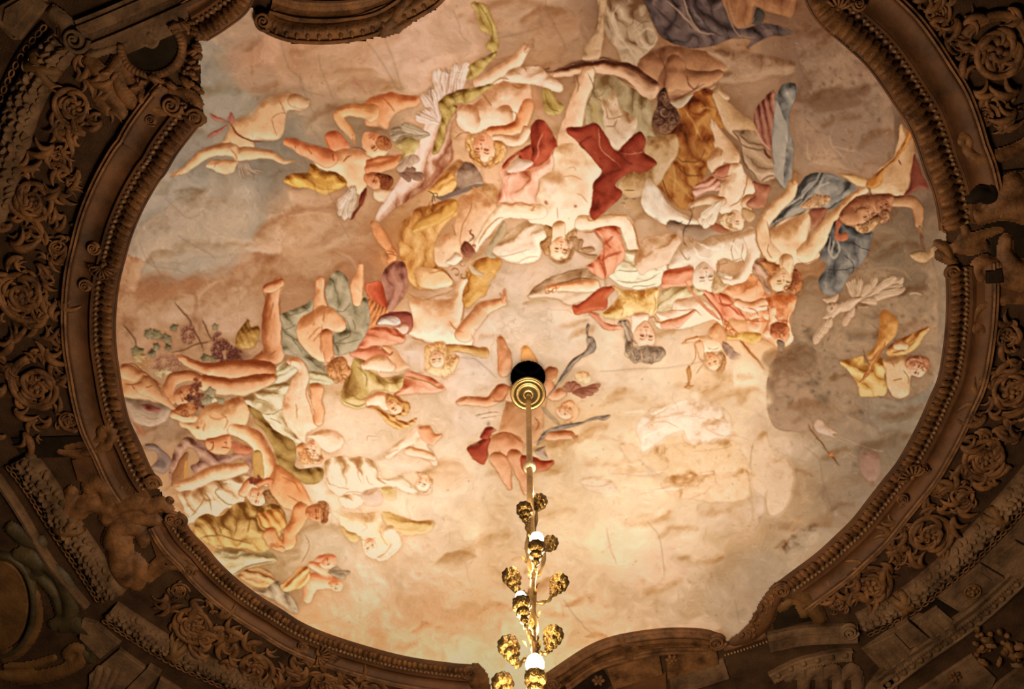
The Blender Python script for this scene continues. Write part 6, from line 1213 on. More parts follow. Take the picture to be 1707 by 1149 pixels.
# ---------------------------------------------------------------- outline of the painted field (inner edge of the frame, in photograph pixels)
EDGE_L = [(346, 192), (342, 199), (298, 255), (277, 290), (265, 305), (242, 345), (222, 391), (209, 436), (199, 479), (194, 530), (195, 580), (202, 630), (207, 661), (217, 701), (235, 740), (252, 779), (268, 804)]
EDGE_B = [(300, 852), (304, 858), (320, 886), (344, 911), (364, 935), (391, 961), (430, 991), (470, 1016), (501, 1036), (541, 1054), (601, 1074), (677, 1094), (752, 1105), (790, 1108)]
EDGE_R1 = [(1330, -40), (1346, 12), (1370, 46), (1403, 73), (1441, 108), (1469, 144), (1491, 177), (1512, 209), (1527, 245), (1540, 285), (1553, 318), (1561, 352), (1565, 384)]
EDGE_R2 = [(1575, 450), (1577, 490), (1576, 530), (1572, 575), (1563, 628), (1548, 664), (1532, 701), (1514, 736), (1495, 769), (1471, 800), (1446, 832), (1421, 864), (1395, 890), (1360, 922), (1320, 952), (1296, 970)]
FIELD = [(330, 75), (346, 68), (378, 48), (400, 28), (412, 18), (424, 36), (445, 66), (490, 80), (551, 82), (609, 74), (650, 60), (692, 43), (735, 16), (760, -10), (790, -110), (1340, -110)] + EDGE_R1 + [(1568, 415)] + EDGE_R2 + [(1290, 985), (1285, 1015), (1265, 1045), (1235, 1060), (1205, 1066), (1196, 1054), (1170, 1046), (1107, 1045), (1031, 1055), (981, 1073), (925, 1109), (908, 1121), (890, 1165), (830, 1165), (800, 1118)] + EDGE_B[::-1] + [(285, 830)] + EDGE_L[::-1] + [(340, 150), (342, 110)]

def to_linear(c):
    c = c / 255.0; return np.where(c <= .04045, c / 12.92, ((c + .055) / 1.055) ** 2.4)
def lamp_light(X, Y):
    """direct light of the bulbs on the ceiling plane"""
    E = np.zeros_like(X)
    for (lx, ly, lz, p) in BULBS: h = ZC - lz; E += p * h / ((X - lx) ** 2 + (Y - ly) ** 2 + h * h) ** 1.5
    return E
def build_fresco():
    f0 = thing('ceiling_fresco', 'great oval ceiling fresco of nudes, cherubs and clouds', 'painting', (float(AX[0]), float(AX[1]), ZC))
    st = .0046
    c = Wn([(150, -60), (1650, -60), (150, 1150), (1650, 1150), (150, 560), (1650, 560)])
    gx = np.arange(c[:, 0].min(), c[:, 0].max(), st); gy = np.arange(c[:, 1].min(), c[:, 1].max(), st)
    X, Y = np.meshgrid(gx, gy); PX, PY = to_px(X, Y, ZC + 0 * X)
    # inside the field (with a margin hidden under the frame)
    P = np.array(FIELD, float); cs = 4
    hh, ww = CH // cs + 2, CW // cs + 2; yy, xx = np.mgrid[0:hh, 0:ww].astype(np.float32)
    D = sdf_poly(np.column_stack([(P[:, 0] - X0) / cs, (P[:, 1] - Y0) / cs]), xx, yy) * cs
    ux = PX - X0; uy = PY - Y0; ok = (ux > 0) & (ux < CW - 2) & (uy > 0) & (uy < CH - 2)
    uxc = np.clip(ux, 0, CW - 2.01); uyc = np.clip(uy, 0, CH - 2.01)
    ok &= D[(uyc / cs).astype(int), (uxc / cs).astype(int)] < 10
    ok &= (X - AX[0]) ** 2 + (Y - AX[1]) ** 2 > RH ** 2
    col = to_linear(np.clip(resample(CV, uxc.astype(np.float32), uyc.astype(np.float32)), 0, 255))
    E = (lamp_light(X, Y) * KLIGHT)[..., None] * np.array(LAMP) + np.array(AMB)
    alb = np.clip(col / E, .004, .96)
    ids = IDM[np.rint(uyc).astype(int), np.rint(uxc).astype(int)]
    fok = ok[:-1, :-1] & ok[1:, :-1] & ok[:-1, 1:] & ok[1:, 1:]
    fid = ids[:-1, :-1]; W_ = X.shape[1]; idx = np.arange(X.size).reshape(X.shape)
    quad = np.stack([idx[:-1, :-1], idx[1:, :-1], idx[1:, 1:], idx[:-1, 1:]], -1)       # facing down
    m = bpy.data.materials.new('fresco_paint'); m.use_nodes = True; nt = m.node_tree; b = nt.nodes['Principled BSDF']
    at = nt.nodes.new('ShaderNodeAttribute'); at.attribute_name = 'paint'; nt.links.new(at.outputs['Color'], b.inputs['Base Color'])
    b.inputs['Roughness'].default_value = .85; b.inputs['Specular IOR Level'].default_value = .12
    geo = nt.nodes.new('ShaderNodeNewGeometry'); n2 = nt.nodes.new('ShaderNodeTexNoise'); n2.inputs['Scale'].default_value = 45; n2.inputs['Detail'].default_value = 5; nt.links.new(geo.outputs['Position'], n2.inputs['Vector'])
    bp = nt.nodes.new('ShaderNodeBump'); bp.inputs['Strength'].default_value = .12; bp.inputs['Distance'].default_value = .02; nt.links.new(n2.outputs['Fac'], bp.inputs['Height']); nt.links.new(bp.outputs['Normal'], b.inputs['Normal'])
    objs = {}
    flatX, flatY, flatA = X.ravel(), Y.ravel(), alb.reshape(-1, 3)
    # separate islands of one part become pieces of their own; specks go back to the sky
    GH, GW = fid.shape; fl = np.where(fok, fid, -1).astype(int).ravel().tolist(); lab = [0] * len(fl); comps = {}; nxt = 0
    for p0 in np.nonzero((fok & (fid > 0)).ravel())[0].tolist():
        if lab[p0]: continue
        nxt += 1; lab[p0] = nxt; st_ = [p0]; cells = []; k = fl[p0]
        while st_:
            p = st_.pop(); cells.append(p)
            for q in (p - 1, p + 1, p - GW, p + GW):
                if 0 <= q < len(fl) and fl[q] == k and not lab[q]: lab[q] = nxt; st_.append(q)
        comps.setdefault(k, []).append(cells)
    flat = fid.ravel().copy(); pieces = [(0, PARTS[0], None)]
    for k in sorted(comps):
        cs_ = sorted(comps[k], key=len, reverse=True); keep = [c for i, c in enumerate(cs_) if i == 0 or len(c) > 60]
        for c in cs_[len(keep):]: flat[c] = 0
        pieces += [(k, PARTS[k], c) for c in keep]
    fid = flat.reshape(GH, GW); quadf = quad.reshape(-1, 4)
    for i, p, cells in pieces:
        sel = quad[fok & (fid == 0)] if cells is None else quadf[cells]
        if len(sel) == 0: continue
        u, inv = np.unique(sel, return_inverse=True); inv = inv.reshape(-1)
        me = bpy.data.meshes.new(p['name']); nv, nf = len(u), len(sel)
        me.vertices.add(nv); co = np.empty((nv, 3), np.float32); co[:, 0] = flatX[u] - AX[0]; co[:, 1] = flatY[u] - AX[1]; co[:, 2] = 0
        me.vertices.foreach_set('co', co.ravel()); me.loops.add(nf * 4); me.loops.foreach_set('vertex_index', inv.astype(np.int32))
        me.polygons.add(nf); me.polygons.foreach_set('loop_start', np.arange(0, nf * 4, 4, dtype=np.int32)); me.polygons.foreach_set('loop_total', np.full(nf, 4, np.int32))
        me.update(calc_edges=True)
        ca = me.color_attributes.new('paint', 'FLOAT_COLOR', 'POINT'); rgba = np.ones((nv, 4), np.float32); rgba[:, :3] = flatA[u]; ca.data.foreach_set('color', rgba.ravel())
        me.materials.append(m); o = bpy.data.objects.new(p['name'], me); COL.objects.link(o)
        o.parent = f0 if p['parent'] is None else objs.get(p['parent'], f0)
        if p['label']: o['label'] = p['label']
        objs.setdefault(i, o)
    return f0
FRESCO = build_fresco()
# ---------------------------------------------------------------- solids of revolution and tubes
def lathe(prof, n=24, lob=None):
    V = []; F = []
    for k, (r, z) in enumerate(prof):
        for i in range(n):
            a = 2 * math.pi * i / n; q = r * (1 + (lob[k] * math.cos(a * lob[-1]) if lob else 0)); V.append((q * math.cos(a), q * math.sin(a), z))
    for k in range(len(prof) - 1):
        for i in range(n):
            j = (i + 1) % n; F.append((k * n + i, k * n + j, (k + 1) * n + j, (k + 1) * n + i))
    return V, F
def tube(P, R, ns=8, cap=True):
    P = np.array(P, float); n = len(P); V = []; F = []; T = np.gradient(P, axis=0); T /= np.linalg.norm(T, axis=1)[:, None] + 1e-9
    up = np.array([0, 0, 1.0]) if abs(T[0][2]) < .9 else np.array([1.0, 0, 0]); N = np.cross(T[0], up); N /= np.linalg.norm(N)
    for i in range(n):
        N = N - T[i] * np.dot(N, T[i]); N /= np.linalg.norm(N) + 1e-9; B = np.cross(T[i], N)
        for k in range(ns):
            a = 2 * math.pi * k / ns; V.append(P[i] + R[i] * (N * math.cos(a) + B * math.sin(a)))
    for i in range(n - 1):
        for k in range(ns):
            j = (k + 1) % ns; F.append((i * ns + k, i * ns + j, (i + 1) * ns + j, (i + 1) * ns + k))
    if cap: F.append(list(range(ns))[::-1]); F.append([(n - 1) * ns + k for k in range(ns)])
    return V, F
# ---------------------------------------------------------------- frame: building blocks (profiles and ornaments are given in photograph pixels, laid out on the ceiling in metres)
K0 = .0038                                            # metres per profile pixel
def pathw(pts, step=3.0, closed=False):
    """smooth path through photograph points -> evenly spaced points and normals on the ceiling"""
    C_ = Wn(cr(pts, closed, 10)); d = np.r_[0, np.cumsum(np.linalg.norm(np.diff(C_, axis=0), axis=1))]
    n = max(int(d[-1] / (step * K0)), 2); s = np.linspace(0, d[-1], n); P = np.column_stack([np.interp(s, d, C_[:, 0]), np.interp(s, d, C_[:, 1])])
    T = np.gradient(P, axis=0); T /= np.linalg.norm(T, axis=1)[:, None]
    return P, T, np.column_stack([T[:, 1], -T[:, 0]]), d[-1] / K0
def sweep(name, path, prof, mat, parent, side=1, smooth=True, label=None, caps=True):
    P, T, N, L = path; V = []; F = []; m = len(prof)
    for p, n in zip(P, N):
        for o, d in prof: V.append((p[0] + side * n[0] * o * K0, p[1] + side * n[1] * o * K0, ZC - d * K0))
    for i in range(len(P) - 1):
        for k in range(m - 1): F.append((i * m + k, i * m + k + 1, (i + 1) * m + k + 1, (i + 1) * m + k))
    if caps: F.append(list(range(m))); F.append([(len(P) - 1) * m + k for k in range(m)])
    o = obj(name, mesh(name, V, F, mat, smooth), parent, label)
    return o
def spots(path, gap, off, side=1, a=0.0, b=1.0):
    """evenly spaced (x, y, angle) along a path at an offset"""
    P, T, N, L = path; n = max(int(L * (b - a) / gap), 1); out = []
    for i in range(n):
        f = (a + (b - a) * (i + .5) / n) * (len(P) - 1); k = int(f); p = P[k] + (P[min(k + 1, len(P) - 1)] - P[k]) * (f - k)
        out.append((p[0] + side * N[k][0] * off * K0, p[1] + side * N[k][1] * off * K0, math.atan2(T[k][1], T[k][0])))
    return out
def lay(name, me, parent, x, y, ang, s=1.0, d=0.0, flip=False, sy=1.0, sz=1.0, label=None):
    """a relief piece in pixel units laid at a world point of the ceiling"""
    o = bpy.data.objects.new(name, me); link(o); o.parent = parent; c, q = math.cos(ang), math.sin(ang); kx = K0 * s; ky = kx * sy * (-1 if flip else 1); kz = K0 * s * sz
    M = Matrix(((c * kx, -q * ky, 0, x), (q * kx, c * ky, 0, y), (0, 0, -kz, ZC - d * K0), (0, 0, 0, 1)))
    o.matrix_basis = (Matrix.Translation(-Vector(parent.location)) @ M) if parent is not None else M
    if label: o['label'] = label
    return o
def layp(name, me, parent, px, py, ang=0.0, s=1.0, **k):
    p = W(px, py); return lay(name, me, parent, p[0], p[1], ang, s * mpp(px, py) / K0, **k)
def tube_px(pts, rad, ns=7, flat=1.0):
    V, F = tube([(p[0], p[1], p[2] if len(p) > 2 else 0) for p in pts], rad, ns); return [(v[0], v[1], v[2] * flat) for v in V], F
def join(*vf):
    V, F = [], []
    for v, f in vf: n = len(V); V += [tuple(q) for q in v]; F += [[i + n for i in g] for g in f]
    return V, F
def dome(rx, ry, h, n=10, rings=3, cx=0, cy=0, z0=0.0, rot=0.0):
    V = [(cx, cy, z0 + h)]; F = []; c, s = math.cos(rot), math.sin(rot)
    for k in range(1, rings + 1):
        a = math.pi / 2 * k / rings
        for i in range(n):
            b = 2 * math.pi * i / n; x, y = rx * math.sin(a) * math.cos(b), ry * math.sin(a) * math.sin(b); V.append((cx + c * x - s * y, cy + s * x + c * y, z0 + h * math.cos(a)))
    for i in range(n): F.append((0, 1 + i, 1 + (i + 1) % n))
    for k in range(rings - 1):
        for i in range(n): j = (i + 1) % n; F.append((1 + k * n + i, 1 + (k + 1) * n + i, 1 + (k + 1) * n + j, 1 + k * n + j))
    return V, F
def spiral(r0, turns, n=44, r1=.12, a0=0.0):
    return [((r0 * (1 - (1 - r1) * t ** .85)) * math.cos(a0 + turns * 6.283 * t), (r0 * (1 - (1 - r1) * t ** .85)) * math.sin(a0 + turns * 6.283 * t)) for t in np.linspace(0, 1, n)]
# shared ornament meshes
def acanthus():
    """a curled leaf: ribbed blade along +x, tip rolled over"""
    V = []; F = []; n = 7
    for i in range(n):
        t = i / (n - 1); w = (.5 * math.sin(math.pi * min(.12 + t * .95, 1)) + .06) * (1 + .16 * (-1) ** i); z = 5 + 8.5 * math.sin(t * 2.3 + .15); x = t * 25 - 3 * max(t - .82, 0) * 9
        V += [(x, -w * 11, z - 4.5), (x, -w * 5, z - .5), (x, 0, z + 1.6), (x, w * 5, z - .5), (x, w * 11, z - 4.5)]
    for i in range(n - 1):
        for k in range(4): F.append((5 * i + k, 5 * i + k + 1, 5 * i + 6 + k, 5 * i + 5 + k))
    return V, F
ME_LEAF = mesh('acanthus_leaf', *acanthus(), M_GILT)
ME_BEAD = mesh('bead', *dome(3.7, 3.7, 5.2, 8, 3), M_BEAD)
ME_EGG = mesh('egg', *dome(6.5, 9, 8, 12, 4), M_GILT)
def comma(L, w, bend, n=12):
    pts = [(L * t * math.cos(bend * t), L * t * math.sin(bend * t) * 1.0, 3 + 5 * math.sin(3.1 * t)) for t in np.linspace(0, 1, n)]
    return tube_px(pts, [w * (math.sin(math.pi * (.12 + .88 * t)) ** .8 + .05) for t in np.linspace(0, 1, n)], 6, .8)
ME_COMMA = mesh('curling_leaf', *join(comma(34, 5, 1.2), comma(22, 3.6, 1.9)), M_GILT)
def rosette(n=6, r=10):
    parts = [dome(4.2, 4.2, 8, 10, 3)]
    for i in range(n):
        a = 6.283 * i / n; parts.append(dome(r * .52, r * .36, 5, 8, 3, r * .72 * math.cos(a), r * .72 * math.sin(a), 0, a))
    return join(*parts)
ME_ROSE = mesh('rosette', *rosette(), M_GILT)
def volute_mesh(mat, r=14, turns=2.2):
    sp = spiral(r, turns, 46, .1); rd = [r * .2 * (1 - .55 * t) for t in np.linspace(0, 1, 46)]
    v = [(x, y, 4 + 7 * t) for (x, y), t in zip(sp, np.linspace(0, 1, 46))]
    return mesh('volute', *join(tube_px(v, rd, 7), dome(r * .95, r * .95, 5, 20, 3), dome(r * .2, r * .2, 14, 8, 3)), mat)
ME_VOL = volute_mesh(M_GILT); ME_VOLS = volute_mesh(M_STONE)
def scroll_mesh(r=40, turns=1.9):
    n = 60; sp = spiral(r, turns, n, .16); ts = np.linspace(0, 1, n)
    main = tube_px([(x, y, 3 + 4 * t) for (x, y), t in zip(sp, ts)], [r * .11 * (1 - .35 * t) for t in ts], 8)
    inner = tube_px([(x * .86, y * .86, 2) for (x, y) in sp[:44]], [r * .05] * 44, 6)
    return mesh('scroll', *join(main, inner), M_GILT)
ME_SCROLL = scroll_mesh()
def shell_mesh(r=22, n=8):
    parts = [dome(r * .3, r * .3, 9, 10, 3)]
    for i in range(n):
        a = math.pi * (.06 + .88 * i / (n - 1)); parts.append(tube_px([(r * q * math.cos(a), r * q * math.sin(a), 3 + 8 * math.sin(q * 2.6)) for q in (.2, .45, .7, .9, 1.0)], [r * .05, r * .075, r * .1, r * .12, r * .07], 6))
    rim = [(r * (1.0 + .05 * math.cos(2 * n * math.pi * t)) * math.cos(math.pi * t), r * (1.0 + .05 * math.cos(2 * n * math.pi * t)) * math.sin(math.pi * t), 9) for t in np.linspace(0, 1, 40)]
    parts.append(tube_px(rim, [1.3] * 40, 5))
    return mesh('shell', *join(*parts), M_GILT)
ME_SHELL = shell_mesh()
ME_LINK = mesh('chain_link', *tube_px([(6.2 * math.cos(a), 3.6 * math.sin(a), 3) for a in np.linspace(0, 6.283, 13)], [1.5] * 13, 5), M_GILT)
ME_FOL = mesh('garland_leaf', *join(dome(7.5, 4.6, 6, 10, 3), tube_px([(-6, 0, 4), (0, 0, 6.4), (7, 0, 3)], [.5, .9, .3], 5)), M_STONE)
ME_BERRY = mesh('berry', *dome(4.5, 4.5, 5.5, 9, 3), M_GILT)
ME_FRUIT = mesh('fruit', *dome(5, 5, 6.5, 9, 3), M_STONE)
# a twisting rope of acanthus: half-round band of the frame
def band_prof(w, h, d0=2, n=9): return [(0, -3)] + [(w * (1 - math.cos(math.pi * i / (n - 1))) / 2, d0 + h * math.sin(math.pi * i / (n - 1))) for i in range(n)] + [(w, -3)]

def moulding(label, pts, side, wl, bead_o, cove, name='frame_moulding', gap=11.5, bead_gap=8.6, shells=(), volutes=(), leaf_s=1.0):
    path = pathw(pts); c = path[0][len(path[0]) // 2]
    t = thing(name, label, 'moulding', (float(c[0]), float(c[1]), ZC), group='gilded frame around the fresco')
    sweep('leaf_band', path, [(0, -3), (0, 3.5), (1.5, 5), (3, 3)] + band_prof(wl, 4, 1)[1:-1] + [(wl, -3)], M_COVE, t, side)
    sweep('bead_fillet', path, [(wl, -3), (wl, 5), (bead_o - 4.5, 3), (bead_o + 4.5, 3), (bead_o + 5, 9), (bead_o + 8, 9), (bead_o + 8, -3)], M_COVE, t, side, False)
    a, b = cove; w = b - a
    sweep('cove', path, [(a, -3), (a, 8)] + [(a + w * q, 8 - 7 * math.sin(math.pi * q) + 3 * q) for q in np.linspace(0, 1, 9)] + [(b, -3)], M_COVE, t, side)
    sweep('outer_fillet', path, [(b, -3), (b, 11), (b + 3, 13), (b + 5, 8), (b + 7, 8), (b + 9, 12), (b + 11, 9), (b + 12, -3)], M_GILT, t, side, False)
    rr = random.Random(len(pts))
    for x, y, an in spots(path, gap, wl - 1, side):
        lay('acanthus_leaf', ME_LEAF, t, x, y, an + (math.pi / 2) * side + rr.uniform(-.14, .14), wl / 24 * leaf_s * rr.uniform(.95, 1.08), 3.5 + rr.uniform(-.8, .8), flip=rr.random() < .5)
    for x, y, an in spots(path, bead_gap, bead_o, side): lay('bead', ME_BEAD, t, x, y, an, 1.0, 3)
    for (px, py, an, s) in shells:
        layp('shell', ME_SHELL, t, px, py, math.radians(an), s, d=8)
    for (px, py, an, s, fl) in volutes: layp('volute', ME_VOL, t, px, py, math.radians(an), s, d=7, flip=fl)
    return t, path
# ---------------------------------------------------------------- frame: the arcs of the oval
T_L, P_L = moulding('left arc of the carved gilded frame with beads and shell', EDGE_L[1:], -1, 27, 33, (42, 78), shells=[(176, 440, 5, .95)], volutes=[(160, 412, 0, .8, False), (146, 474, 0, .8, True), (330, 196, 200, 1.15, False), (258, 800, 20, .95, True)])
T_B, P_B = moulding('bottom left arc of the carved gilded frame with shell', EDGE_B, -1, 21, 25, (34, 56), bead_gap=7.2, gap=9.5, shells=[(533, 1083, -70, .85)], volutes=[(303, 864, 60, .9, False), (506, 1072, 0, .6, False), (557, 1094, 0, .6, True), (783, 1116, 180, .85, True)])
T_R1, P_R1 = moulding('upper right arc of the carved gilded frame with beads', EDGE_R1, 1, 36, 44, (53, 92), gap=13, bead_gap=8.8, shells=[(1392, 18, 160, 1.35)], volutes=[(1428, 6, 0, .9, False), (1576, 372, 90, .9, False)], leaf_s=1.1)
T_R2, P_R2 = moulding('lower right arc of the carved gilded frame with beads', EDGE_R2, 1, 26, 32, (41, 72), gap=11, bead_gap=8.2, shells=[(1516, 790, 150, 1.0)], volutes=[(1582, 452, 0, .9, True), (1535, 778, 0, .75, False), (1500, 828, 30, .7, True), (1300, 978, 200, 1.0, False)])
T_TL, P_TL = moulding('short upper left piece of the carved frame beside the shell cartouche', [(346, 69), (378, 49), (414, 19), (436, -30)], 1, 26, 32, (41, 60), gap=11, volutes=[])

# ---------------------------------------------------------------- scrolling friezes
def frieze(label, items, curls_, extra=()):
    p0 = W(items[0][0], items[0][1]); t = thing('scroll_frieze', label, 'frieze', (float(p0[0]), float(p0[1]), ZC), group='carved acanthus friezes')
    rr = random.Random(len(label))
    for (px, py, r, an, fl) in items:
        s = r / 40; layp('scroll', ME_SCROLL, t, px, py, math.radians(an), s, d=1, flip=fl, sz=.8)
        layp('rosette', ME_ROSE, t, px, py, rr.random() * 6, s * 1.25, d=2)
        for k in range(9):
            a = 6.283 * k / 9 + rr.random() * .4; q = r * (.48 + .6 * (k % 2)); 
            layp('curling_leaf', ME_COMMA, t, px + q * math.cos(a), py + q * math.sin(a), a + (1.1 if not fl else -1.1) + rr.uniform(-.3, .3), s * rr.uniform(.65, .95), d=1, flip=fl)
    for (x0, y0, x1, y1, w, n) in extra:
        for i in range(n):
            f = (i + rr.random()) / n; px, py = x0 + (x1 - x0) * f + rr.uniform(-w, w), y0 + (y1 - y0) * f + rr.uniform(-w, w)
            layp('curling_leaf', ME_COMMA, t, px, py, rr.random() * 6.283, rr.uniform(.5, 1.15), d=.5, flip=rr.random() < .5, sz=.8)
    for (px, py, an, s, fl) in curls_: layp('curling_leaf', ME_COMMA, t, px, py, math.radians(an), s, d=1, flip=fl)
    return t
FR_L = frieze('scrolling acanthus frieze along the left of the frame', [(124, 176, 42, 30, False), (56, 330, 44, 200, True), (40, 490, 50, 40, False), (64, 642, 48, 260, True), (98, 270, 24, 90, True), (100, 415, 22, 0, False), (106, 560, 22, 180, True), (116, 700, 20, 20, False)],
              [(90, 240, 100, 1.4, False), (30, 270, 60, 1.3, True), (100, 310, 90, 1.2, False), (20, 400, 60, 1.5, True), (90, 380, 20, 1, True), (20, 560, 70, 1.3, False), (80, 580, 100, 1.3, True), (40, 720, 20, 1.3, False), (150, 130, 60, 1.4, True), (170, 200, 100, 1.2, False), (100, 500, 80, 1.1, True), (10, 640, 90, 1.2, False), (112, 620, 80, 1, False), (160, 160, 30, 1.2, True)], [(150, 130, 80, 330, 40, 34), (80, 330, 40, 480, 50, 30), (40, 480, 60, 700, 55, 44)])
FR_B = frieze('scrolling acanthus frieze along the bottom left of the frame', [(325, 1038, 40, 20, False), (425, 1112, 40, 200, True), (300, 985, 16, 0, True), (380, 1070, 18, 40, False), (545, 1140, 30, 10, False), (490, 1122, 18, 100, True), (620, 1152, 24, 0, True)],
              [(280, 1000, 60, 1, False), (360, 1020, 40, 1.1, True), (390, 1110, 100, 1, False), (460, 1140, 20, 1, True), (510, 1110, 60, .9, False), (590, 1130, 10, 1, True), (350, 1090, 150, 1.1, False)], [(290, 1000, 420, 1100, 26, 24), (420, 1100, 620, 1150, 26, 26)])
FR_R = frieze('scrolling acanthus frieze at the upper right of the frame', [(1662, 84, 66, 200, False), (1560, 22, 28, 90, True), (1640, 196, 26, 20, True), (1600, 70, 16, 0, False)],
              [(1590, 30, 40, 1.3, False), (1620, 150, 60, 1.3, True), (1690, 180, 90, 1.4, False), (1520, 0, 20, 1.2, True), (1700, 20, 80, 1.2, False), (1620, 110, 0, 1, True)], [(1540, 10, 1700, 190, 40, 36)])
FR_R2 = frieze('scrolling acanthus frieze at the lower right of the frame', [(1684, 650, 46, 100, True), (1642, 760, 44, 20, False), (1676, 560, 26, 200, False), (1545, 890, 42, 60, True), (1450, 978, 40, 200, False), (1500, 930, 18, 0, True), (1600, 826, 24, 100, True), (1560, 815, 14, 30, False), (1395, 1005, 18, 40, True)],
              [(1640, 690, 100, 1.3, False), (1600, 740, 60, 1.2, True), (1700, 720, 120, 1.3, False), (1590, 860, 130, 1.2, True), (1500, 880, 30, 1, False), (1480, 940, 150, 1.2, True), (1420, 960, 20, 1, False), (1620, 800, 70, 1.1, True), (1700, 600, 90, 1.1, False), (1540, 940, 160, 1.2, False), (1440, 1020, 0, 1, True)], [(1690, 560, 1640, 760, 40, 32), (1640, 760, 1400, 1000, 30, 44)])

# ---------------------------------------------------------------- pale garlands with chain borders
def garland(label, pts, w, side, chain_o=None, ribbons=(), m=ME_FOL):
    path = pathw(pts); c = path[0][len(path[0]) // 2]; t = thing('leaf_garland', label, 'garland', (float(c[0]), float(c[1]), ZC), group='pale stucco garlands outside the frieze')
    sweep('garland_core', path, band_prof(w, w * .32, 2), M_STONE, t, side); rr = random.Random(int(w * 7 + len(pts)))
    for row in range(4):
        o = w * (.14 + .24 * row); hd = 2 + w * .32 * math.sin(math.pi * o / w) - 2
        for x, y, an in spots(path, 11, o, side):
            lay('garland_leaf', m if rr.random() < .75 else ME_FRUIT, t, x + rr.uniform(-.012, .012), y + rr.uniform(-.012, .012), an + rr.uniform(-.7, .7), rr.uniform(.9, 1.45) * w / 48, hd - 1, sz=1.5)
    for f in ribbons:
        x, y, an = spots(path, 1e9, w / 2, side, f - .01, f + .01)[0]
        rb = tube_px([(0, w * .55 * math.cos(a), w * .42 * math.sin(a)) for a in np.linspace(0, math.pi, 10)], [4] * 10, 6); me = mesh('ribbon_wrap', [(v[0] * 2.0, v[1], v[2]) for v in rb[0]], rb[1], M_OCHRE)
        lay('ribbon_wrap', me, t, x, y, an + .5, 1, 2); lay('ribbon_wrap', me, t, x, y, an - .5, 1, 2)
    if chain_o is not None:
        sweep('chain_groove', path, [(chain_o - 6, -3), (chain_o - 6, 4), (chain_o - 4, 1), (chain_o + 4, 1), (chain_o + 6, 4), (chain_o + 6, -3)], M_DARK, t, side, False)
        for x, y, an in spots(path, 12.5, chain_o, side): lay('chain_link', ME_LINK, t, x, y, an, 1, 1)
    return t
G1 = garland('mossy pale garland with chain at the upper left corner', [(130, 92), (96, 132), (66, 190), (48, 250), (30, 310), (4, 380)], 50, -1, 60, ribbons=(.16,))
G2 = garland('pale garland with chain at the lower left corner', [(56, 752), (92, 800), (130, 862), (170, 922), (210, 985)], 48, -1, 57, ribbons=(.5,))
G3 = garland('pale garland with chain along the bottom left corner', [(196, 1004), (250, 1040), (302, 1072), (373, 1106), (460, 1140)], 40, -1, 49, ribbons=(.42,))
G4 = garland('pale garland with chain along the lower right corner', [(1425, 1024), (1491, 990), (1554, 941), (1625, 872), (1710, 775)], 44, -1, 53, ribbons=(.2, .74))
# ---------------------------------------------------------------- cartouches, pediments, cornices, stucco figures
def T0(name, label, cat, px, py, group=None):
    p = W(px, py); return thing(name, label, cat, (float(p[0]), float(p[1]), ZC), group)
def slab(name, parent, pts, d0, d1, mat, bevel=1.5, label=None):
    """a raised block with bevelled edge, outline in photograph pixels"""
    Q = np.array([W(*p)[:2] for p in pts]); c = Q.mean(0); n = len(Q)
    if sum(Q[i][0] * Q[(i + 1) % n][1] - Q[(i + 1) % n][0] * Q[i][1] for i in range(n)) < 0: Q = Q[::-1]
    sh = [c + (q - c) * (1 - bevel * K0 / max(np.linalg.norm(q - c), 1e-6)) for q in Q]
    V = [(*q, ZC - d0 * K0) for q in Q] + [(*q, ZC - (d1 - bevel) * K0) for q in Q] + [(*q, ZC - d1 * K0) for q in sh]; F = []
    for i in range(n):
        j = (i + 1) % n
        for k in (0, 1): F.append((k * n + i, k * n + j, (k + 1) * n + j, (k + 1) * n + i))
    F.append([2 * n + i for i in range(n)]); return obj(name, mesh(name, V, F, mat, False), parent, label)
def strip(name, parent, pts, prof, mat, side=1, label=None, smooth=False): 
    pa = pathw(pts); sweep(name, pa, prof, mat, parent, side, smooth, label); return pa
def relief(name, parent, chains, mat, step=2.2, gain=.75, label=None, base=2):
    """bas-relief figure: rounded limbs given as chains of (px, py, r)"""
    A = np.array([p for c in chains for p in c], float); m = A[:, 2].max() + 3
    x0, x1, y0, y1 = A[:, 0].min() - m, A[:, 0].max() + m, A[:, 1].min() - m, A[:, 1].max() + m
    yy, xx = np.mgrid[y0:y1:step, x0:x1:step]; H = np.zeros(xx.shape)
    for c in chains:
        c = cr(c, False, 4) if len(c) > 2 else np.array(c, float)
        for i in range(len(c) - 1):
            ax, ay, ra = c[i]; bx, by, rb = c[i + 1]; ex, ey = bx - ax, by - ay; t = np.clip(((xx - ax) * ex + (yy - ay) * ey) / (ex * ex + ey * ey + 1e-9), 0, 1); r = ra + (rb - ra) * t
            q = np.hypot(xx - ax - t * ex, yy - ay - t * ey); H = np.maximum(H, r * np.sqrt(np.clip(1 - (q / r) ** 2, 0, 1)))
    H = H * .6 + blur(H.astype(np.float32), 1) * .4
    ok = H > .15; idx = -np.ones(H.shape, int); idx[ok] = np.arange(ok.sum()); Q = Wn(np.column_stack([xx[ok], yy[ok]])); hz = H[ok]
    V = np.column_stack([Q, ZC - (base + hz * gain) * K0]); F = []
    a, b, c, d = idx[:-1, :-1], idx[1:, :-1], idx[1:, 1:], idx[:-1, 1:]; g = (a >= 0) & (b >= 0) & (c >= 0) & (d >= 0)
    F = np.stack([a[g], b[g], c[g], d[g]], -1)
    return obj(name, mesh(name, V, F, mat), parent, label)
R_ = math.radians
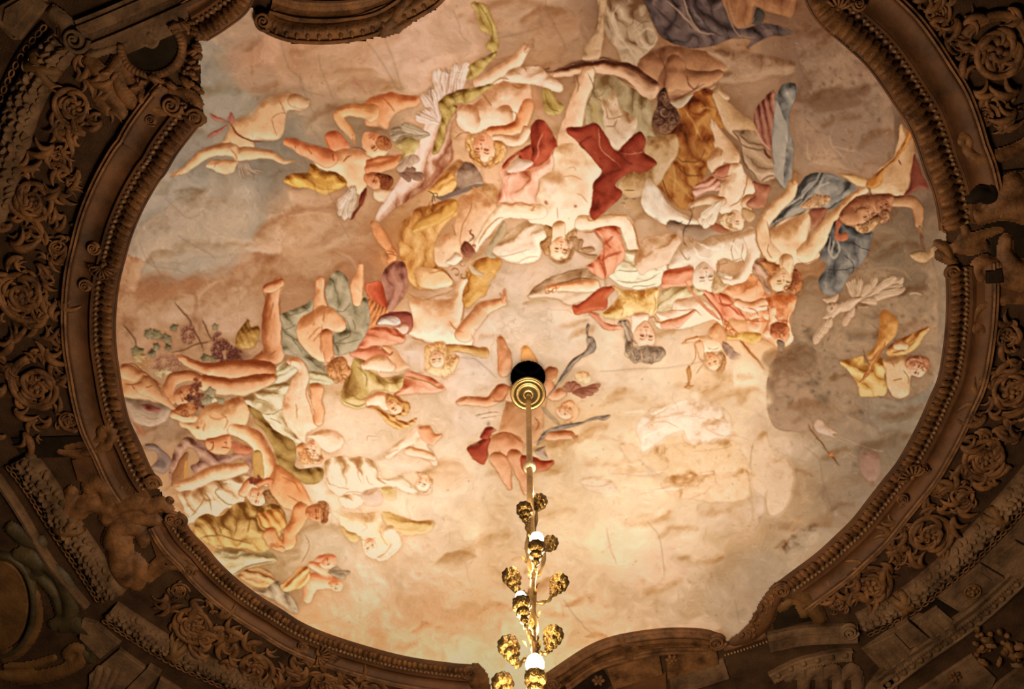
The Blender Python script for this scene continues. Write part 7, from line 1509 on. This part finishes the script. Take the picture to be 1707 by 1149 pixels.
# --- shell cartouche at the upper left
t = T0('shell_cartouche', 'dark hollow shell cartouche with ribbed rim and fruit at the upper left', 'cartouche', 265, 95)
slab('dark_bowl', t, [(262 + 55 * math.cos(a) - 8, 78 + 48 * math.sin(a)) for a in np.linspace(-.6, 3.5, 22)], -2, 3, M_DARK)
rim = [(262 + 58 * math.cos(a) - 8, 80 + 52 * math.sin(a)) for a in np.linspace(-.75, 3.3, 26)]
pa = strip('ribbed_rim', t, rim, band_prof(13, 7), M_GILT, -1, smooth=True)
for x, y, an in spots(pa, 7, 6.5, -1): lay('rim_rib', ME_BERRY, t, x, y, an, .9, 5, sy=1.5)
rr = random.Random(9)
for i in range(46):
    a = rr.uniform(-.9, 2.9); q = rr.uniform(70, 92); x, y = 254 + q * math.cos(a) * .98, 82 + q * math.sin(a) * .78
    layp('fruit', ME_BERRY if i % 3 else ME_LEAF, t, min(x, 334), y, rr.random() * 6, rr.uniform(.7, 1.2), d=2)
for i in range(16): layp('acanthus_leaf', ME_LEAF, t, 322 + rr.uniform(-8, 8), 36 + i * 7.5, rr.uniform(-.6, .6), .75, d=4)
layp('volute', ME_VOL, t, 290, 175, 0, 1.25, d=6); layp('volute', ME_VOL, t, 254, 200, 1, .7, d=4); 
relief('scroll_bracket', t, [[(200, 96, 8), (215, 130, 9), (240, 162, 8), (262, 184, 7), (300, 190, 6), (330, 178, 8), (318, 158, 7), (285, 152, 6)], [(196, 110, 10), (205, 150, 12), (228, 180, 8)], [(300, 200, 4), (325, 190, 5), (340, 200, 5)]], M_GILT)
relief('corner_leaf', t, [[(150, 100, 10), (170, 125, 12), (185, 160, 12), (205, 190, 8)], [(148, 130, 6), (165, 160, 8), (180, 185, 6)], [(200, 100, 12), (180, 130, 10)]], M_GILT)
# --- upper left cornice
t = T0('stucco_cornice', 'grey brown stucco cornice with volute in the upper left corner', 'cornice', 200, 40)
PR = lambda w: [(0, -3), (0, 14), (w * .12, 14), (w * .16, 9), (w * .3, 7), (w * .45, 5), (w * .62, 6), (w * .66, 11), (w * .8, 12), (w * .84, 8), (w, 8), (w, -3)]
strip('cornice_beam', t, [(150, 82), (200, 62), (260, 36), (335, 2), (400, -30)], PR(44), M_STONE, 1)
slab('fascia', t, [(205, 94), (318, 46), (312, 10), (150, 80)], -2, 4, M_STONE)
slab('pier_block', t, [(0, 10), (60, -20), (82, 8), (36, 66), (0, 40)], -2, 9, M_STONE); slab('pier_block', t, [(14, 14), (52, -8), (62, 8), (30, 48), (10, 36)], 8, 13, M_STONE)
strip('pier_moulding', t, [(2, 44), (30, 66), (60, 28), (86, -10)], [(0, -3), (0, 6), (3, 8), (6, 4), (9, 7), (12, 5), (14, -3)], M_STONE, 1)
layp('volute', ME_VOLS, t, 131, 66, 0, 1.6, d=6)
relief('corner_scroll', t, [[(90, 20, 10), (110, 40, 12), (112, 70, 12), (100, 90, 8)], [(150, 92, 8), (175, 84, 6), (215, 72, 5)], [(250, 58, 6), (262, 66, 5), (256, 76, 5), (240, 72, 4)]], M_STONE)
# --- left bracket scroll and stucco masks
t = T0('scroll_bracket', 'curled bronze bracket scroll at the left under the frieze', 'bracket', 150, 735)
relief('curled_scroll', t, [[(100, 752, 4), (130, 756, 6), (160, 750, 8), (182, 738, 9), (190, 720, 9), (180, 712, 8), (168, 718, 7), (172, 730, 6)], [(110, 744, 3), (140, 740, 5), (162, 732, 6), (176, 724, 6)]], M_GILT, gain=1.1)
slab('bracket_panel', t, [(20, 730), (150, 726), (176, 745), (150, 760), (40, 764)], -2, 3, M_DARK)
slab('bracket_panel', t, [(120, 766), (196, 748), (240, 810), (252, 830), (200, 822), (130, 800)], -2, 4, M_COVE)
t = T0('stucco_figure', 'bronzed stucco atlas with bent head at the lower left of the frame', 'relief', 160, 830)
BZ = M_GILT
relief('atlas_body', t, [[(150, 812, 12), (168, 806, 14), (182, 822, 14), (180, 842, 12)], [(130, 850, 16), (150, 838, 14), (186, 850, 12), (178, 864, 10)], [(196, 846, 12), (222, 838, 12), (244, 840, 10)], [(120, 820, 10), (116, 850, 14), (120, 880, 12)], [(250, 845, 12), (270, 838, 10), (282, 848, 8)], [(200, 870, 10), (236, 866, 10), (262, 868, 9)]], BZ)
relief('atlas_arm', t, [[(190, 900, 18), (200, 880, 16), (230, 880, 12), (240, 900, 10)], [(200, 905, 20), (205, 940, 22), (212, 962, 16)], [(226, 930, 10), (234, 950, 14), (228, 972, 12)]], BZ)
layp('volute', ME_VOL, t, 290, 860, 0, .9, d=6); layp('volute', ME_VOL, t, 285, 832, 0, .45, d=4)
for i in range(14): layp('fruit', ME_BERRY, t, 200 + rr.uniform(0, 34), 810 + rr.uniform(0, 10), 0, rr.uniform(.4, .7), d=3)
slab('bracket_panel', t, [(245, 880), (276, 876), (318, 930), (300, 950), (262, 930)], -2, 4, M_COVE)
relief('arch_moulding', t, [[(240, 965, 5), (258, 940, 6), (282, 926, 6), (310, 930, 5), (326, 946, 6)], [(250, 968, 3), (270, 950, 4), (292, 944, 4), (312, 950, 5)]], BZ)
layp('volute', ME_VOL, t, 318, 948, 0, .75, d=5)
# --- green bronze medallion, lower left corner
t = T0('medallion_cartouche', 'dark green bronze oval medallion with scrolled border in the lower left corner', 'cartouche', 40, 1000)
slab('oval_field', t, [(2 + 46 * math.cos(a), 1008 + 74 * math.sin(a)) for a in np.linspace(0, 6.28, 28)[:-1]], -2, 5, M_OCHRE)
strip('oval_rim', t, [(2 + 50 * math.cos(a), 1008 + 78 * math.sin(a)) for a in np.linspace(-1.8, 1.8, 24)], band_prof(14, 8), M_GREEN, 1, smooth=True)
relief('scroll_border', t, [[(30, 925, 10), (54, 930, 14), (66, 950, 10), (50, 958, 8), (44, 944, 6)], [(70, 940, 8), (100, 960, 12), (118, 1000, 14), (112, 1030, 10), (90, 1040, 8)], [(64, 960, 6), (92, 990, 8), (100, 1020, 6)], [(20, 880, 10), (40, 895, 12), (66, 905, 12)], [(105, 1045, 8), (130, 1042, 12), (156, 1060, 10), (150, 1078, 8)]], M_GREEN)
relief('foot_scroll', t, [[(0, 1125, 6), (40, 1130, 8), (90, 1122, 9), (130, 1105, 9), (138, 1085, 8), (122, 1080, 7), (112, 1092, 6), (120, 1100, 4)], [(10, 1110, 4), (50, 1108, 5), (90, 1096, 5)]], M_OCHRE)
relief('shell_fringe', t, [[(60, 990, 6), (64, 1030, 7), (52, 1062, 8), (30, 1085, 9), (8, 1092, 9)]], M_OCHRE)
strip('rail', t, [(0, 790), (40, 850), (90, 935), (150, 1008)], [(0, -3), (0, 10), (6, 12), (12, 10), (14, 4), (14, -3)], M_STONE, -1)
# --- lower left cornice blocks
t = T0('stucco_cornice', 'grey brown stucco blocks and folded bracket at the bottom left corner', 'cornice', 200, 1090)
slab('block', t, [(140, 1030), (162, 1036), (202, 1070), (170, 1094), (135, 1060)], -2, 10, M_STONE)
slab('block', t, [(200, 1080), (244, 1112), (210, 1150), (150, 1150), (150, 1122)], -2, 7, M_STONE)
slab('block', t, [(250, 1106), (270, 1118), (232, 1160), (206, 1150)], -2, 14, M_STONE); slab('block', t, [(268, 1128), (320, 1160), (250, 1170)], -2, 6, M_STONE)
for i in range(4): relief('fold', t, [[(168 + i * 13, 1112 + i * 3, 5), (162 + i * 12, 1135, 6), (150 + i * 12, 1158, 5)]], M_STONE, base=7)
relief('lip', t, [[(150, 1064, 9), (160, 1080, 9), (156, 1092, 8)], [(140, 1086, 8), (152, 1098, 7)]], M_GREEN)
# --- right stucco putti between the two arcs
t = T0('stucco_figure', 'dark-haired stucco putto leaning at the right rim of the frame', 'relief', 1650, 340)
relief('putto_body', t, [[(1690, 310, 22), (1668, 330, 20), (1650, 348, 14)], [(1720, 350, 26), (1690, 345, 22), (1660, 352, 14), (1632, 360, 12), (1618, 352, 8)], [(1710, 300, 14), (1670, 312, 12)]], M_GILT)
relief('putto_hair', t, [[(1616, 330, 8), (1630, 322, 12), (1648, 326, 12), (1652, 312, 6)]], M_DARK, base=8)
t = T0('stucco_figure', 'stucco putto holding a square tablet at the right rim of the frame', 'relief', 1660, 430)
relief('putto_body', t, [[(1676, 400, 10), (1674, 420, 12), (1684, 440, 16), (1700, 452, 18), (1720, 450, 20)], [(1676, 452, 12), (1656, 440, 10), (1636, 436, 10), (1626, 448, 9), (1634, 462, 8)], [(1640, 452, 5), (1648, 464, 5)], [(1700, 470, 16), (1670, 466, 12)]], M_GILT)
slab('tablet', t, [(1640, 450), (1664, 444), (1667, 468), (1640, 470)], 6, 14, M_DARK)
relief('leaf_spray', t, [[(1590, 408, 5), (1615, 400, 8), (1640, 390, 7), (1668, 382, 4)], [(1594, 416, 5), (1620, 414, 9), (1640, 410, 7)], [(1560, 405, 5), (1575, 415, 8), (1582, 430, 7)], [(1600, 372, 4), (1610, 386, 5), (1598, 398, 4)]], M_GILT)
for ch in ([[(1566, 425, 8), (1580, 432, 8), (1590, 440, 6)]], [[(1610, 250, 8), (1625, 262, 10), (1650, 262, 10), (1690, 250, 9), (1712, 236, 8)], [(1600, 236, 8), (1606, 226, 6), (1616, 234, 6), (1614, 250, 6)]], [[(1618, 540, 5), (1630, 515, 6), (1660, 500, 7), (1707, 498, 7)], [(1616, 540, 6), (1622, 548, 8), (1634, 544, 6), (1640, 552, 6)]]): relief('frame_knot', t, ch, M_GILT)
slab('recess_shade', t, [(1624, 290), (1720, 280), (1720, 490), (1660, 490), (1650, 400), (1620, 330)], -2, 1.5, M_DARK)  # raised dark plate; the shade of a recess is put into its colour
slab('fluted_panel', t, [(1612, 468), (1720, 470), (1720, 494), (1640, 500), (1616, 530)], -2, 4, M_COVE)
# --- top pediment
t = T0('curved_pediment', 'curved stucco pediment with dart moulding and volute at the top', 'pediment', 560, 30, 'curved pediments')
TP = [(430, 40), (445, 56), (488, 71), (551, 74), (609, 66), (647, 53), (690, 36), (730, 12), (750, -10)]
pa = strip('egg_band', t, TP, [(0, -3), (0, 8), (3, 11), (5, 11), (7, 6), (9, 9)] + [(9 + 20 * q, 9 + 6 * math.sin(math.pi * q)) for q in np.linspace(.1, 1, 8)] + [(31, 6), (33, 10), (37, 10), (38, -3)], M_GILT, 1, smooth=False)
for x, y, an in spots(pa, 17, 19, 1): lay('egg', ME_EGG, t, x, y, an, .95, 8, sy=.95); 
for x, y, an in spots(pa, 17, 19, 1, .025, 1): lay('dart', ME_LEAF, t, x, y, an + math.pi / 2, .6, 9)
strip('arch_groove', t, [(452, 22), (500, 34), (560, 36), (620, 28), (660, 8), (680, -10)], PR(34), M_GILT, 1)
strip('arch_groove', t, [(470, -4), (520, 4), (580, 4), (640, -10)], PR(26), M_COVE, 1)
layp('volute', ME_VOL, t, 443, 35, 1, 1.15, d=9)
relief('leaf_clasp', t, [[(640, 50, 6), (655, 36, 9), (668, 18, 9), (680, 2, 8)], [(640, 56, 5), (660, 48, 6), (684, 36, 4)], [(664, 50, 5), (670, 44, 4)]], M_GILT, base=10)
# --- bottom pediment
t = T0('curved_pediment', 'curved stucco pediment with flowers and volutes at the bottom', 'pediment', 1060, 1110, 'curved pediments')
BP = [(908, 1124), (925, 1112), (981, 1076), (1031, 1058), (1107, 1047), (1170, 1048), (1200, 1056)]
pa = strip('egg_band', t, BP, [(0, -3), (0, 8), (3, 10), (5, 7)] + [(5 + 15 * q, 7 + 6 * math.sin(math.pi * q)) for q in np.linspace(.1, 1, 8)] + [(21, 5), (23, 9), (27, 9), (28, -3)], M_GILT, -1, smooth=False)
for x, y, an in spots(pa, 13, 13, -1): lay('egg', ME_EGG, t, x, y, an, .75, 6)
strip('arch_groove', t, [(935, 1134), (985, 1100), (1040, 1082), (1110, 1070), (1178, 1070)], PR(24), M_GILT, -1)
slab('coffer', t, [(1010, 1112), (1098, 1086), (1104, 1120), (1022, 1146)], -2, 9, M_GILT); slab('coffer', t, [(1110, 1100), (1192, 1074), (1198, 1104), (1112, 1130)], -2, 7, M_GILT)
slab('coffer', t, [(1030, 1140), (1110, 1122), (1112, 1160), (1034, 1165)], -2, 5, M_COVE); slab('coffer', t, [(1114, 1126), (1206, 1098), (1216, 1130), (1120, 1160)], -2, 4, M_STONE)
slab('recess_shade', t, [(935, 1150), (1000, 1108), (1020, 1140), (1000, 1160)], -2, 2, M_DARK)  # flat plate, its umber standing in for recess shade
layp('volute', ME_VOL, t, 1193, 1064, 0, 1.0, d=8); layp('volute', ME_VOL, t, 922, 1133, 0, .85, d=8)
layp('flower', ME_ROSE, t, 1119, 1097, 0, .85, d=6); layp('flower', ME_ROSE, t, 997, 1131, 0, .85, d=6)
relief('leaf_clasp', t, [[(1035, 1062, 6), (1045, 1076, 7), (1050, 1092, 6)], [(1050, 1066, 4), (1060, 1080, 5)]], M_GILT, base=9)
strip('side_band', t, [(1203, 1076), (1240, 1064), (1275, 1052)], band_prof(14, 6), M_GILT, -1, smooth=True)
pa = pathw([(1206, 1092), (1245, 1080), (1280, 1068)])
for x, y, an in spots(pa, 6, 0): lay('bead', ME_BEAD, t, x, y, an, .65, 2)
relief('leaf_mass', t, [[(1296, 984, 12), (1282, 1008, 14), (1270, 1034, 15), (1248, 1058, 12), (1222, 1072, 8)]], M_COVE)
for i in range(30): layp('acanthus_leaf', ME_LEAF, t, 1292 - i * 1.9 + rr.uniform(-8, 12), 992 + i * 2.5 + rr.uniform(-6, 6), rr.uniform(-2.6, -1.2), .6, d=3 + rr.random() * 3)
relief('console_scroll', t, [[(1300, 985, 8), (1330, 990, 10), (1352, 1008, 12), (1366, 1030, 10)], [(1290, 1000, 6), (1300, 1012, 6), (1316, 1004, 5)], [(1330, 1000, 6), (1340, 1020, 8)]], M_OCHRE)
slab('recess_shade', t, [(1288, 1020), (1330, 1002), (1362, 1032), (1290, 1050)], -2, 2, M_DARK)  # thin plate with the shade of a hollow in its dark colour
# --- lower right capital
t = T0('stucco_capital', 'pale stucco capital with bead row and volute at the lower right', 'capital', 1340, 1090)
strip('abacus', t, [(1277, 1056), (1340, 1044), (1428, 1040)], [(0, -3), (0, 6), (4, 10), (12, 11), (16, 6), (20, 6), (22, 12), (34, 13), (38, 6), (40, -3)], M_STONE, -1)
layp('volute', ME_VOLS, t, 1412, 1046, 0, 1.0, d=10)
pa = strip('egg_row', t, [(1280, 1122), (1330, 1098), (1390, 1084), (1420, 1082)], [(0, -3), (0, 7), (3, 9), (5, 4), (18, 4), (20, 7), (24, 7), (25, -3)], M_STONE, -1)
ME_EGGS = mesh('egg', *dome(6.5, 6.5, 7, 12, 4), M_STONE); ME_BEADS = mesh('bead', *dome(3.2, 3.2, 4.5, 8, 3), M_STONE)
for x, y, an in spots(pa, 24, 11, -1): lay('egg', ME_EGGS, t, x, y, an, 1, 4)
for x, y, an in spots(pa, 6, 22, -1): lay('bead', ME_BEADS, t, x, y, an, .8, 6)
for i, x in enumerate((1320, 1350, 1378, 1410)): relief('fluted_scroll', t, [[(x - 6, 1128, 8), (x + 6, 1116, 9), (x + 16, 1120, 9), (x + 20, 1140, 9), (x + 20, 1165, 9)]], M_STONE)
# --- lower right cornice of folded brackets and coffers
ME_OCH = mesh('ochre_leaf', *acanthus(), M_OCHRE)
t = T0('stucco_cornice', 'grey brown cornice of coffers and folded brackets at the lower right', 'cornice', 1580, 1030)
pa = strip('egg_and_dart', t, [(1480, 1150), (1530, 1112), (1590, 1070), (1650, 1025), (1720, 960)], [(0, -3), (0, 8), (4, 10), (7, 5), (20, 5), (22, 9), (26, 9), (28, 5), (38, 8), (42, 4), (42, -3)], M_STONE, 1)
for x, y, an in spots(pa, 19, 13, 1): lay('egg', ME_EGGS, t, x, y, an, .9, 5)
for x, y, an in spots(pa, 6.2, 24, 1): lay('bead', ME_BEADS, t, x, y, an, .75, 8)
slab('coffer', t, [(1562, 992), (1632, 936), (1672, 960), (1600, 1016)], -2, 9, M_STONE); slab('coffer_panel', t, [(1580, 992), (1632, 950), (1650, 962), (1600, 1002)], 8, 11, M_STONE)
layp('rosette', mesh('coffer_rosette', *join(rosette(5, 9), tube_px([(12 * math.cos(a), 12 * math.sin(a), 3) for a in np.linspace(0, 6.283, 17)], [1.6] * 17, 5)), M_OCHRE), t, 1616, 980, 0, 1.0, d=10)
slab('bracket_block', t, [(1490, 1040), (1510, 1028), (1544, 1056), (1520, 1072)], -2, 16, M_STONE); slab('bracket_block', t, [(1650, 930), (1690, 898), (1720, 915), (1720, 960), (1690, 962)], -2, 10, M_STONE)
slab('bracket_block', t, [(1440, 1078), (1490, 1054), (1530, 1096), (1490, 1130)], -2, 6, M_STONE); slab('bracket_block', t, [(1520, 1034), (1560, 1008), (1608, 1050), (1572, 1076)], -2, 6, M_STONE)
for k, (x, y) in enumerate(((1455, 1085), (1472, 1078), (1488, 1070), (1534, 1040), (1550, 1032), (1566, 1024))): relief('fold', t, [[(x, y, 4), (x + 16, y + 16, 6), (x + 32, y + 34, 5)]], M_STONE, base=5)
slab('recess_shade', t, [(1500, 1090), (1530, 1074), (1560, 1080), (1530, 1100)], -2, 2, M_DARK); slab('recess_shade', t, [(1600, 1040), (1720, 940), (1720, 960), (1610, 1052)], -2, 2, M_DARK); slab('recess_shade', t, [(1520, 1018), (1558, 994), (1600, 1020), (1580, 1034)], -2, 1.5, M_DARK)  # three dark plates, shade between the blocks put into their colour
slab('spandrel', t, [(1530, 1150), (1620, 1090), (1660, 1130), (1650, 1150)], -2, 4, M_STONE); layp('rosette', ME_ROSE, t, 1590, 1126, 0, .9, d=4)
for i in range(40): layp('acanthus_leaf', ME_OCH if i % 2 else ME_BERRY, t, 1625 + rr.random() * 90, 1110 - rr.random() * 40 - (i % 9) * 3, rr.random() * 6.28, rr.uniform(.6, 1.1), d=2)
slab('back_panel', t, [(1436, 1082), (1530, 1016), (1612, 950), (1720, 845), (1720, 955), (1600, 1062), (1490, 1140)], -2, 1, M_STONE)
slab('spandrel', t, [(1440, 1150), (1470, 1110), (1496, 1142), (1490, 1165)], -2, 5, M_STONE); slab('spandrel', t, [(1660, 1140), (1720, 1095), (1720, 1165), (1640, 1165)], -2, 5, M_STONE)
# --- link between the bottom arc and the bottom pediment, running along the lower edge of the picture field
t = T0('frame_moulding', 'dark carved link of the frame at the bottom behind the chandelier', 'moulding', 850, 1165, 'gilded frame around the fresco')
relief('leaf_curl', t, [[(792, 1112, 7), (802, 1126, 9), (806, 1142, 9), (812, 1160, 8)], [(786, 1128, 8), (794, 1146, 9), (800, 1166, 8)], [(912, 1128, 6), (904, 1142, 7), (898, 1160, 8)]], M_GILT)
pa = strip('leaf_band', t, [(800, 1150), (825, 1156), (855, 1158), (885, 1156), (908, 1148)], band_prof(26, 6), M_COVE, -1, smooth=True)
for x, y, an in spots(pa, 11, 25, -1): lay('acanthus_leaf', ME_LEAF, t, x, y, an - math.pi / 2, 1.0, 3.5)
strip('cove', t, [(780, 1178), (825, 1184), (855, 1186), (885, 1184), (925, 1176)], [(0, -3), (0, 8)] + [(36 * q, 8 - 7 * math.sin(math.pi * q) + 3 * q) for q in np.linspace(0, 1, 9)] + [(36, -3)], M_COVE, -1, smooth=True)
# ---------------------------------------------------------------- chandelier
M_BRASS = mat_noise('polished_brass', (.3, .19, .07), (.5, .34, .14), .34, 14, .06, metal=.8)
M_CUP = mat_noise('gilded_leaf_cup', (.08, .04, .01), (.3, .18, .055), .42, 40, .5, metal=1.0, bscale=130)
M_STEM = mat_noise('aged_brass', (.12, .066, .02), (.26, .16, .055), .4, 14, .08, metal=.85)
M_RING = mat_noise('ivory_brass_ring', (.75, .6, .36), (.9, .78, .55), .35, 20, .05, metal=.6)
m = bpy.data.materials.new('lit_bulb'); m.use_nodes = True; b = m.node_tree.nodes['Principled BSDF']
b.inputs['Emission Color'].default_value = (1, .86, .62, 1); b.inputs['Emission Strength'].default_value = 20; b.inputs['Base Color'].default_value = (1, .9, .75, 1); M_BULB = m
def axis_z(py):
    return on_plane(880 + (py - 660) * .0184, py, 0)[2]
CH_T = thing('chandelier', 'tall brass chandelier with gilded flower cups hanging from the fresco', 'chandelier', (float(AX[0]), float(AX[1]), float(STEM_END[2]) - .75))
def part(name, V, F, mat, parent=CH_T, smooth=True, label=None):
    me = mesh(name, V, F, mat, smooth); o = bpy.data.objects.new(name, me); link(o); o.parent = parent
    if label: o['label'] = label
    if parent is CH_T: o.matrix_basis = Matrix.Translation(-Vector(CH_T.location))
    return o
def shift(V, x, y, z): return [(v[0] + x, v[1] + y, v[2] + z) for v in V]
zc = axis_z(657); kc = (zc - CAMZ) / HC * mpp(880, 657) * 1.0; RC = 28.3 * kc
pr = [(.15, -.20), (.17, -.26), (.3, -.24), (.42, -.17), (.5, -.1), (.6, -.085), (.66, -.1), (.72, -.085), (.74, -.03), (.88, -.0), (.94, -.03), (1.0, -.02), (1.02, .05), (.98, .16), (.86, .2), (.3, .22), (.12, .5)]
V, F = lathe([(r * RC, z * RC) for r, z in pr], 48); part('canopy', shift(V, AX[0], AX[1], zc), F, M_BRASS)
V, F = lathe([(.012, 0), (.012, ZC + .28 - zc)], 16); part('hanging_rod', shift(V, AX[0], AX[1], zc + .02), F, M_BRASS, label='upper rod inside the opening')
z1, z2 = axis_z(779), axis_z(900)
V, F = lathe([(.0165, zc - .02), (.0165, z1), (.0172, z1 - .02), (.0172, z2)], 20); part('rod', shift(V, AX[0], AX[1], 0), F, M_BRASS)
V, F = lathe([(.015, .026), (.028, .022), (.034, .008), (.031, 0), (.034, -.008), (.028, -.022), (.015, -.026)], 24); part('collar', shift(V, AX[0], AX[1], z1), F, M_RING)
# organic stem
zs = np.linspace(z2 + .05, STEM_END[2] - .7, 60); V, F = tube([(AX[0] + .006 * math.sin(z * 11), AX[1] + .006 * math.cos(z * 9), z) for z in zs], [.02 + .005 * math.sin(z * 13) + .003 * math.sin(z * 31) for z in zs], 12); part('stem', V, F, M_STEM)
rl = random.Random(4)
LV_, LF_ = [], []
for i in range(7):
    t = i / 6; w = .5 * math.sin(math.pi * min(t * 1.05, 1)) * (1 - .3 * t) + .02; z = .25 * math.sin(t * 2.6)
    LV_ += [(-w, t * 2, z - .1), (0, t * 2, z + .08), (w, t * 2, z - .1)]
for i in range(6): LF_ += [(3 * i, 3 * i + 1, 3 * i + 4, 3 * i + 3), (3 * i + 1, 3 * i + 2, 3 * i + 5, 3 * i + 4)]
leaf_me = mesh('stem_leaf', LV_, LF_, M_CUP)
for i in range(34):
    z = z2 - .02 - i * .045; a = i * 2.4; o = bpy.data.objects.new('stem_leaf', leaf_me); link(o); o.parent = CH_T; s = .018 + .008 * rl.random()
    o.matrix_basis = Matrix.Translation(-Vector(CH_T.location)) @ Matrix.Translation((AX[0] + .02 * math.cos(a), AX[1] + .02 * math.sin(a), z)) @ Matrix.Rotation(a - math.pi / 2, 4, 'Z') @ Matrix.Rotation(math.radians(50 + 25 * rl.random()), 4, 'X') @ Matrix.Scale(s, 4)
# cup: tulip bowl over two smaller knops, scalloped
cp = [(.02, -3.3), (.14, -3.2), (.2, -3.0), (.12, -2.75), (.2, -2.6), (.4, -2.4), (.46, -2.15), (.38, -1.9), (.3, -1.75), (.42, -1.65), (.66, -1.45), (.74, -1.15), (.66, -.9), (.56, -.78), (.7, -.7), (.92, -.5), (1.0, -.15), (.99, .2), (.93, .42), (.99, .5), (.9, .5), (.8, .4), (.84, .1), (.7, -.3), (.2, -.42)]
lb = [0, 0, .05, .03, .05, .1, .12, .08, .03, .05, .1, .12, .08, .03, .05, .08, .09, .07, .05, .06, .05, .02, 0, 0, 0, 9]
V, F = lathe(cp, 45, lb); cup_me = mesh('cup', V, F, M_CUP)
bl = [(.0, -.2), (.3, -.2), (.34, .2), (.5, .5), (.62, .85), (.64, 1.15), (.52, 1.5), (.3, 1.72), (.0, 1.8)]
V, F = lathe(bl, 18); bulb_me = mesh('bulb', V, F, M_BULB)
BSC = {1: .85, 2: 1.3, 4: .7, 6: .95, 9: 1.4}
def lamp(pos, rad, tilt, stem_z, i, power):
    p = Vector(pos); ax = Vector((tilt[0], tilt[1], 1)).normalized(); base = p - ax * rad * 3.2
    s0 = Vector((AX[0], AX[1], stem_z)); pts = [s0, s0 + Vector(((base.x - AX[0]) * .35, (base.y - AX[1]) * .35, -.01)), s0 + Vector(((base.x - AX[0]) * .8, (base.y - AX[1]) * .8, (base.z - stem_z) * .3)), base]
    c = []
    for t in np.linspace(0, 1, 14):
        u = 1 - t; q = pts[0] * u ** 3 + pts[1] * 3 * u * u * t + pts[2] * 3 * u * t * t + pts[3] * t ** 3; c.append(tuple(q))
    V, F = tube(c, [.0085 + .003 * math.sin(k * 1.3) for k in range(14)], 8); arm = part('arm', V, F, M_STEM)
    R = Vector((0, 0, 1)).rotation_difference(ax).to_matrix().to_4x4(); M = Matrix.Translation(p) @ R @ Matrix.Scale(rad, 4)
    for nm, me in (('cup', cup_me), ('bulb', bulb_me)):
        o = bpy.data.objects.new(nm, me); link(o); o.parent = arm; o.matrix_basis = M @ (Matrix.Scale(BSC.get(i, .5), 4) if nm == 'bulb' else Matrix.Identity(4))
    l = bpy.data.lights.new('bulb_light', 'POINT'); l.energy = power * PW; l.color = LAMP; l.shadow_soft_size = .035; lo = bpy.data.objects.new('bulb_light', l); link(lo)
    lo.location = p + ax * rad * (.5 + 1.85 * BSC.get(i, .5))
for i, (cx, cy, r, dy, ax, ay) in enumerate(CUPS):
    p = on_plane(cx, cy, dy); k = np.linalg.norm(p - np.array([0, 0, CAMZ])) / FPX
    tx, ty = (p[0] - AX[0]) / .2 * .55, (p[1] - AX[1]) / .2 * .45
    lamp(p, r * k, (tx, ty), on_plane(ax, ay, 0)[2], i, BULBS[i][3])
for i, p in enumerate(EXTRA):
    lamp(p, .046, ((p[0] - AX[0]) * 2, (p[1] - AX[1]) * 2), p[2] - .12, i + 20, BULBS[len(CUPS) + i][3])
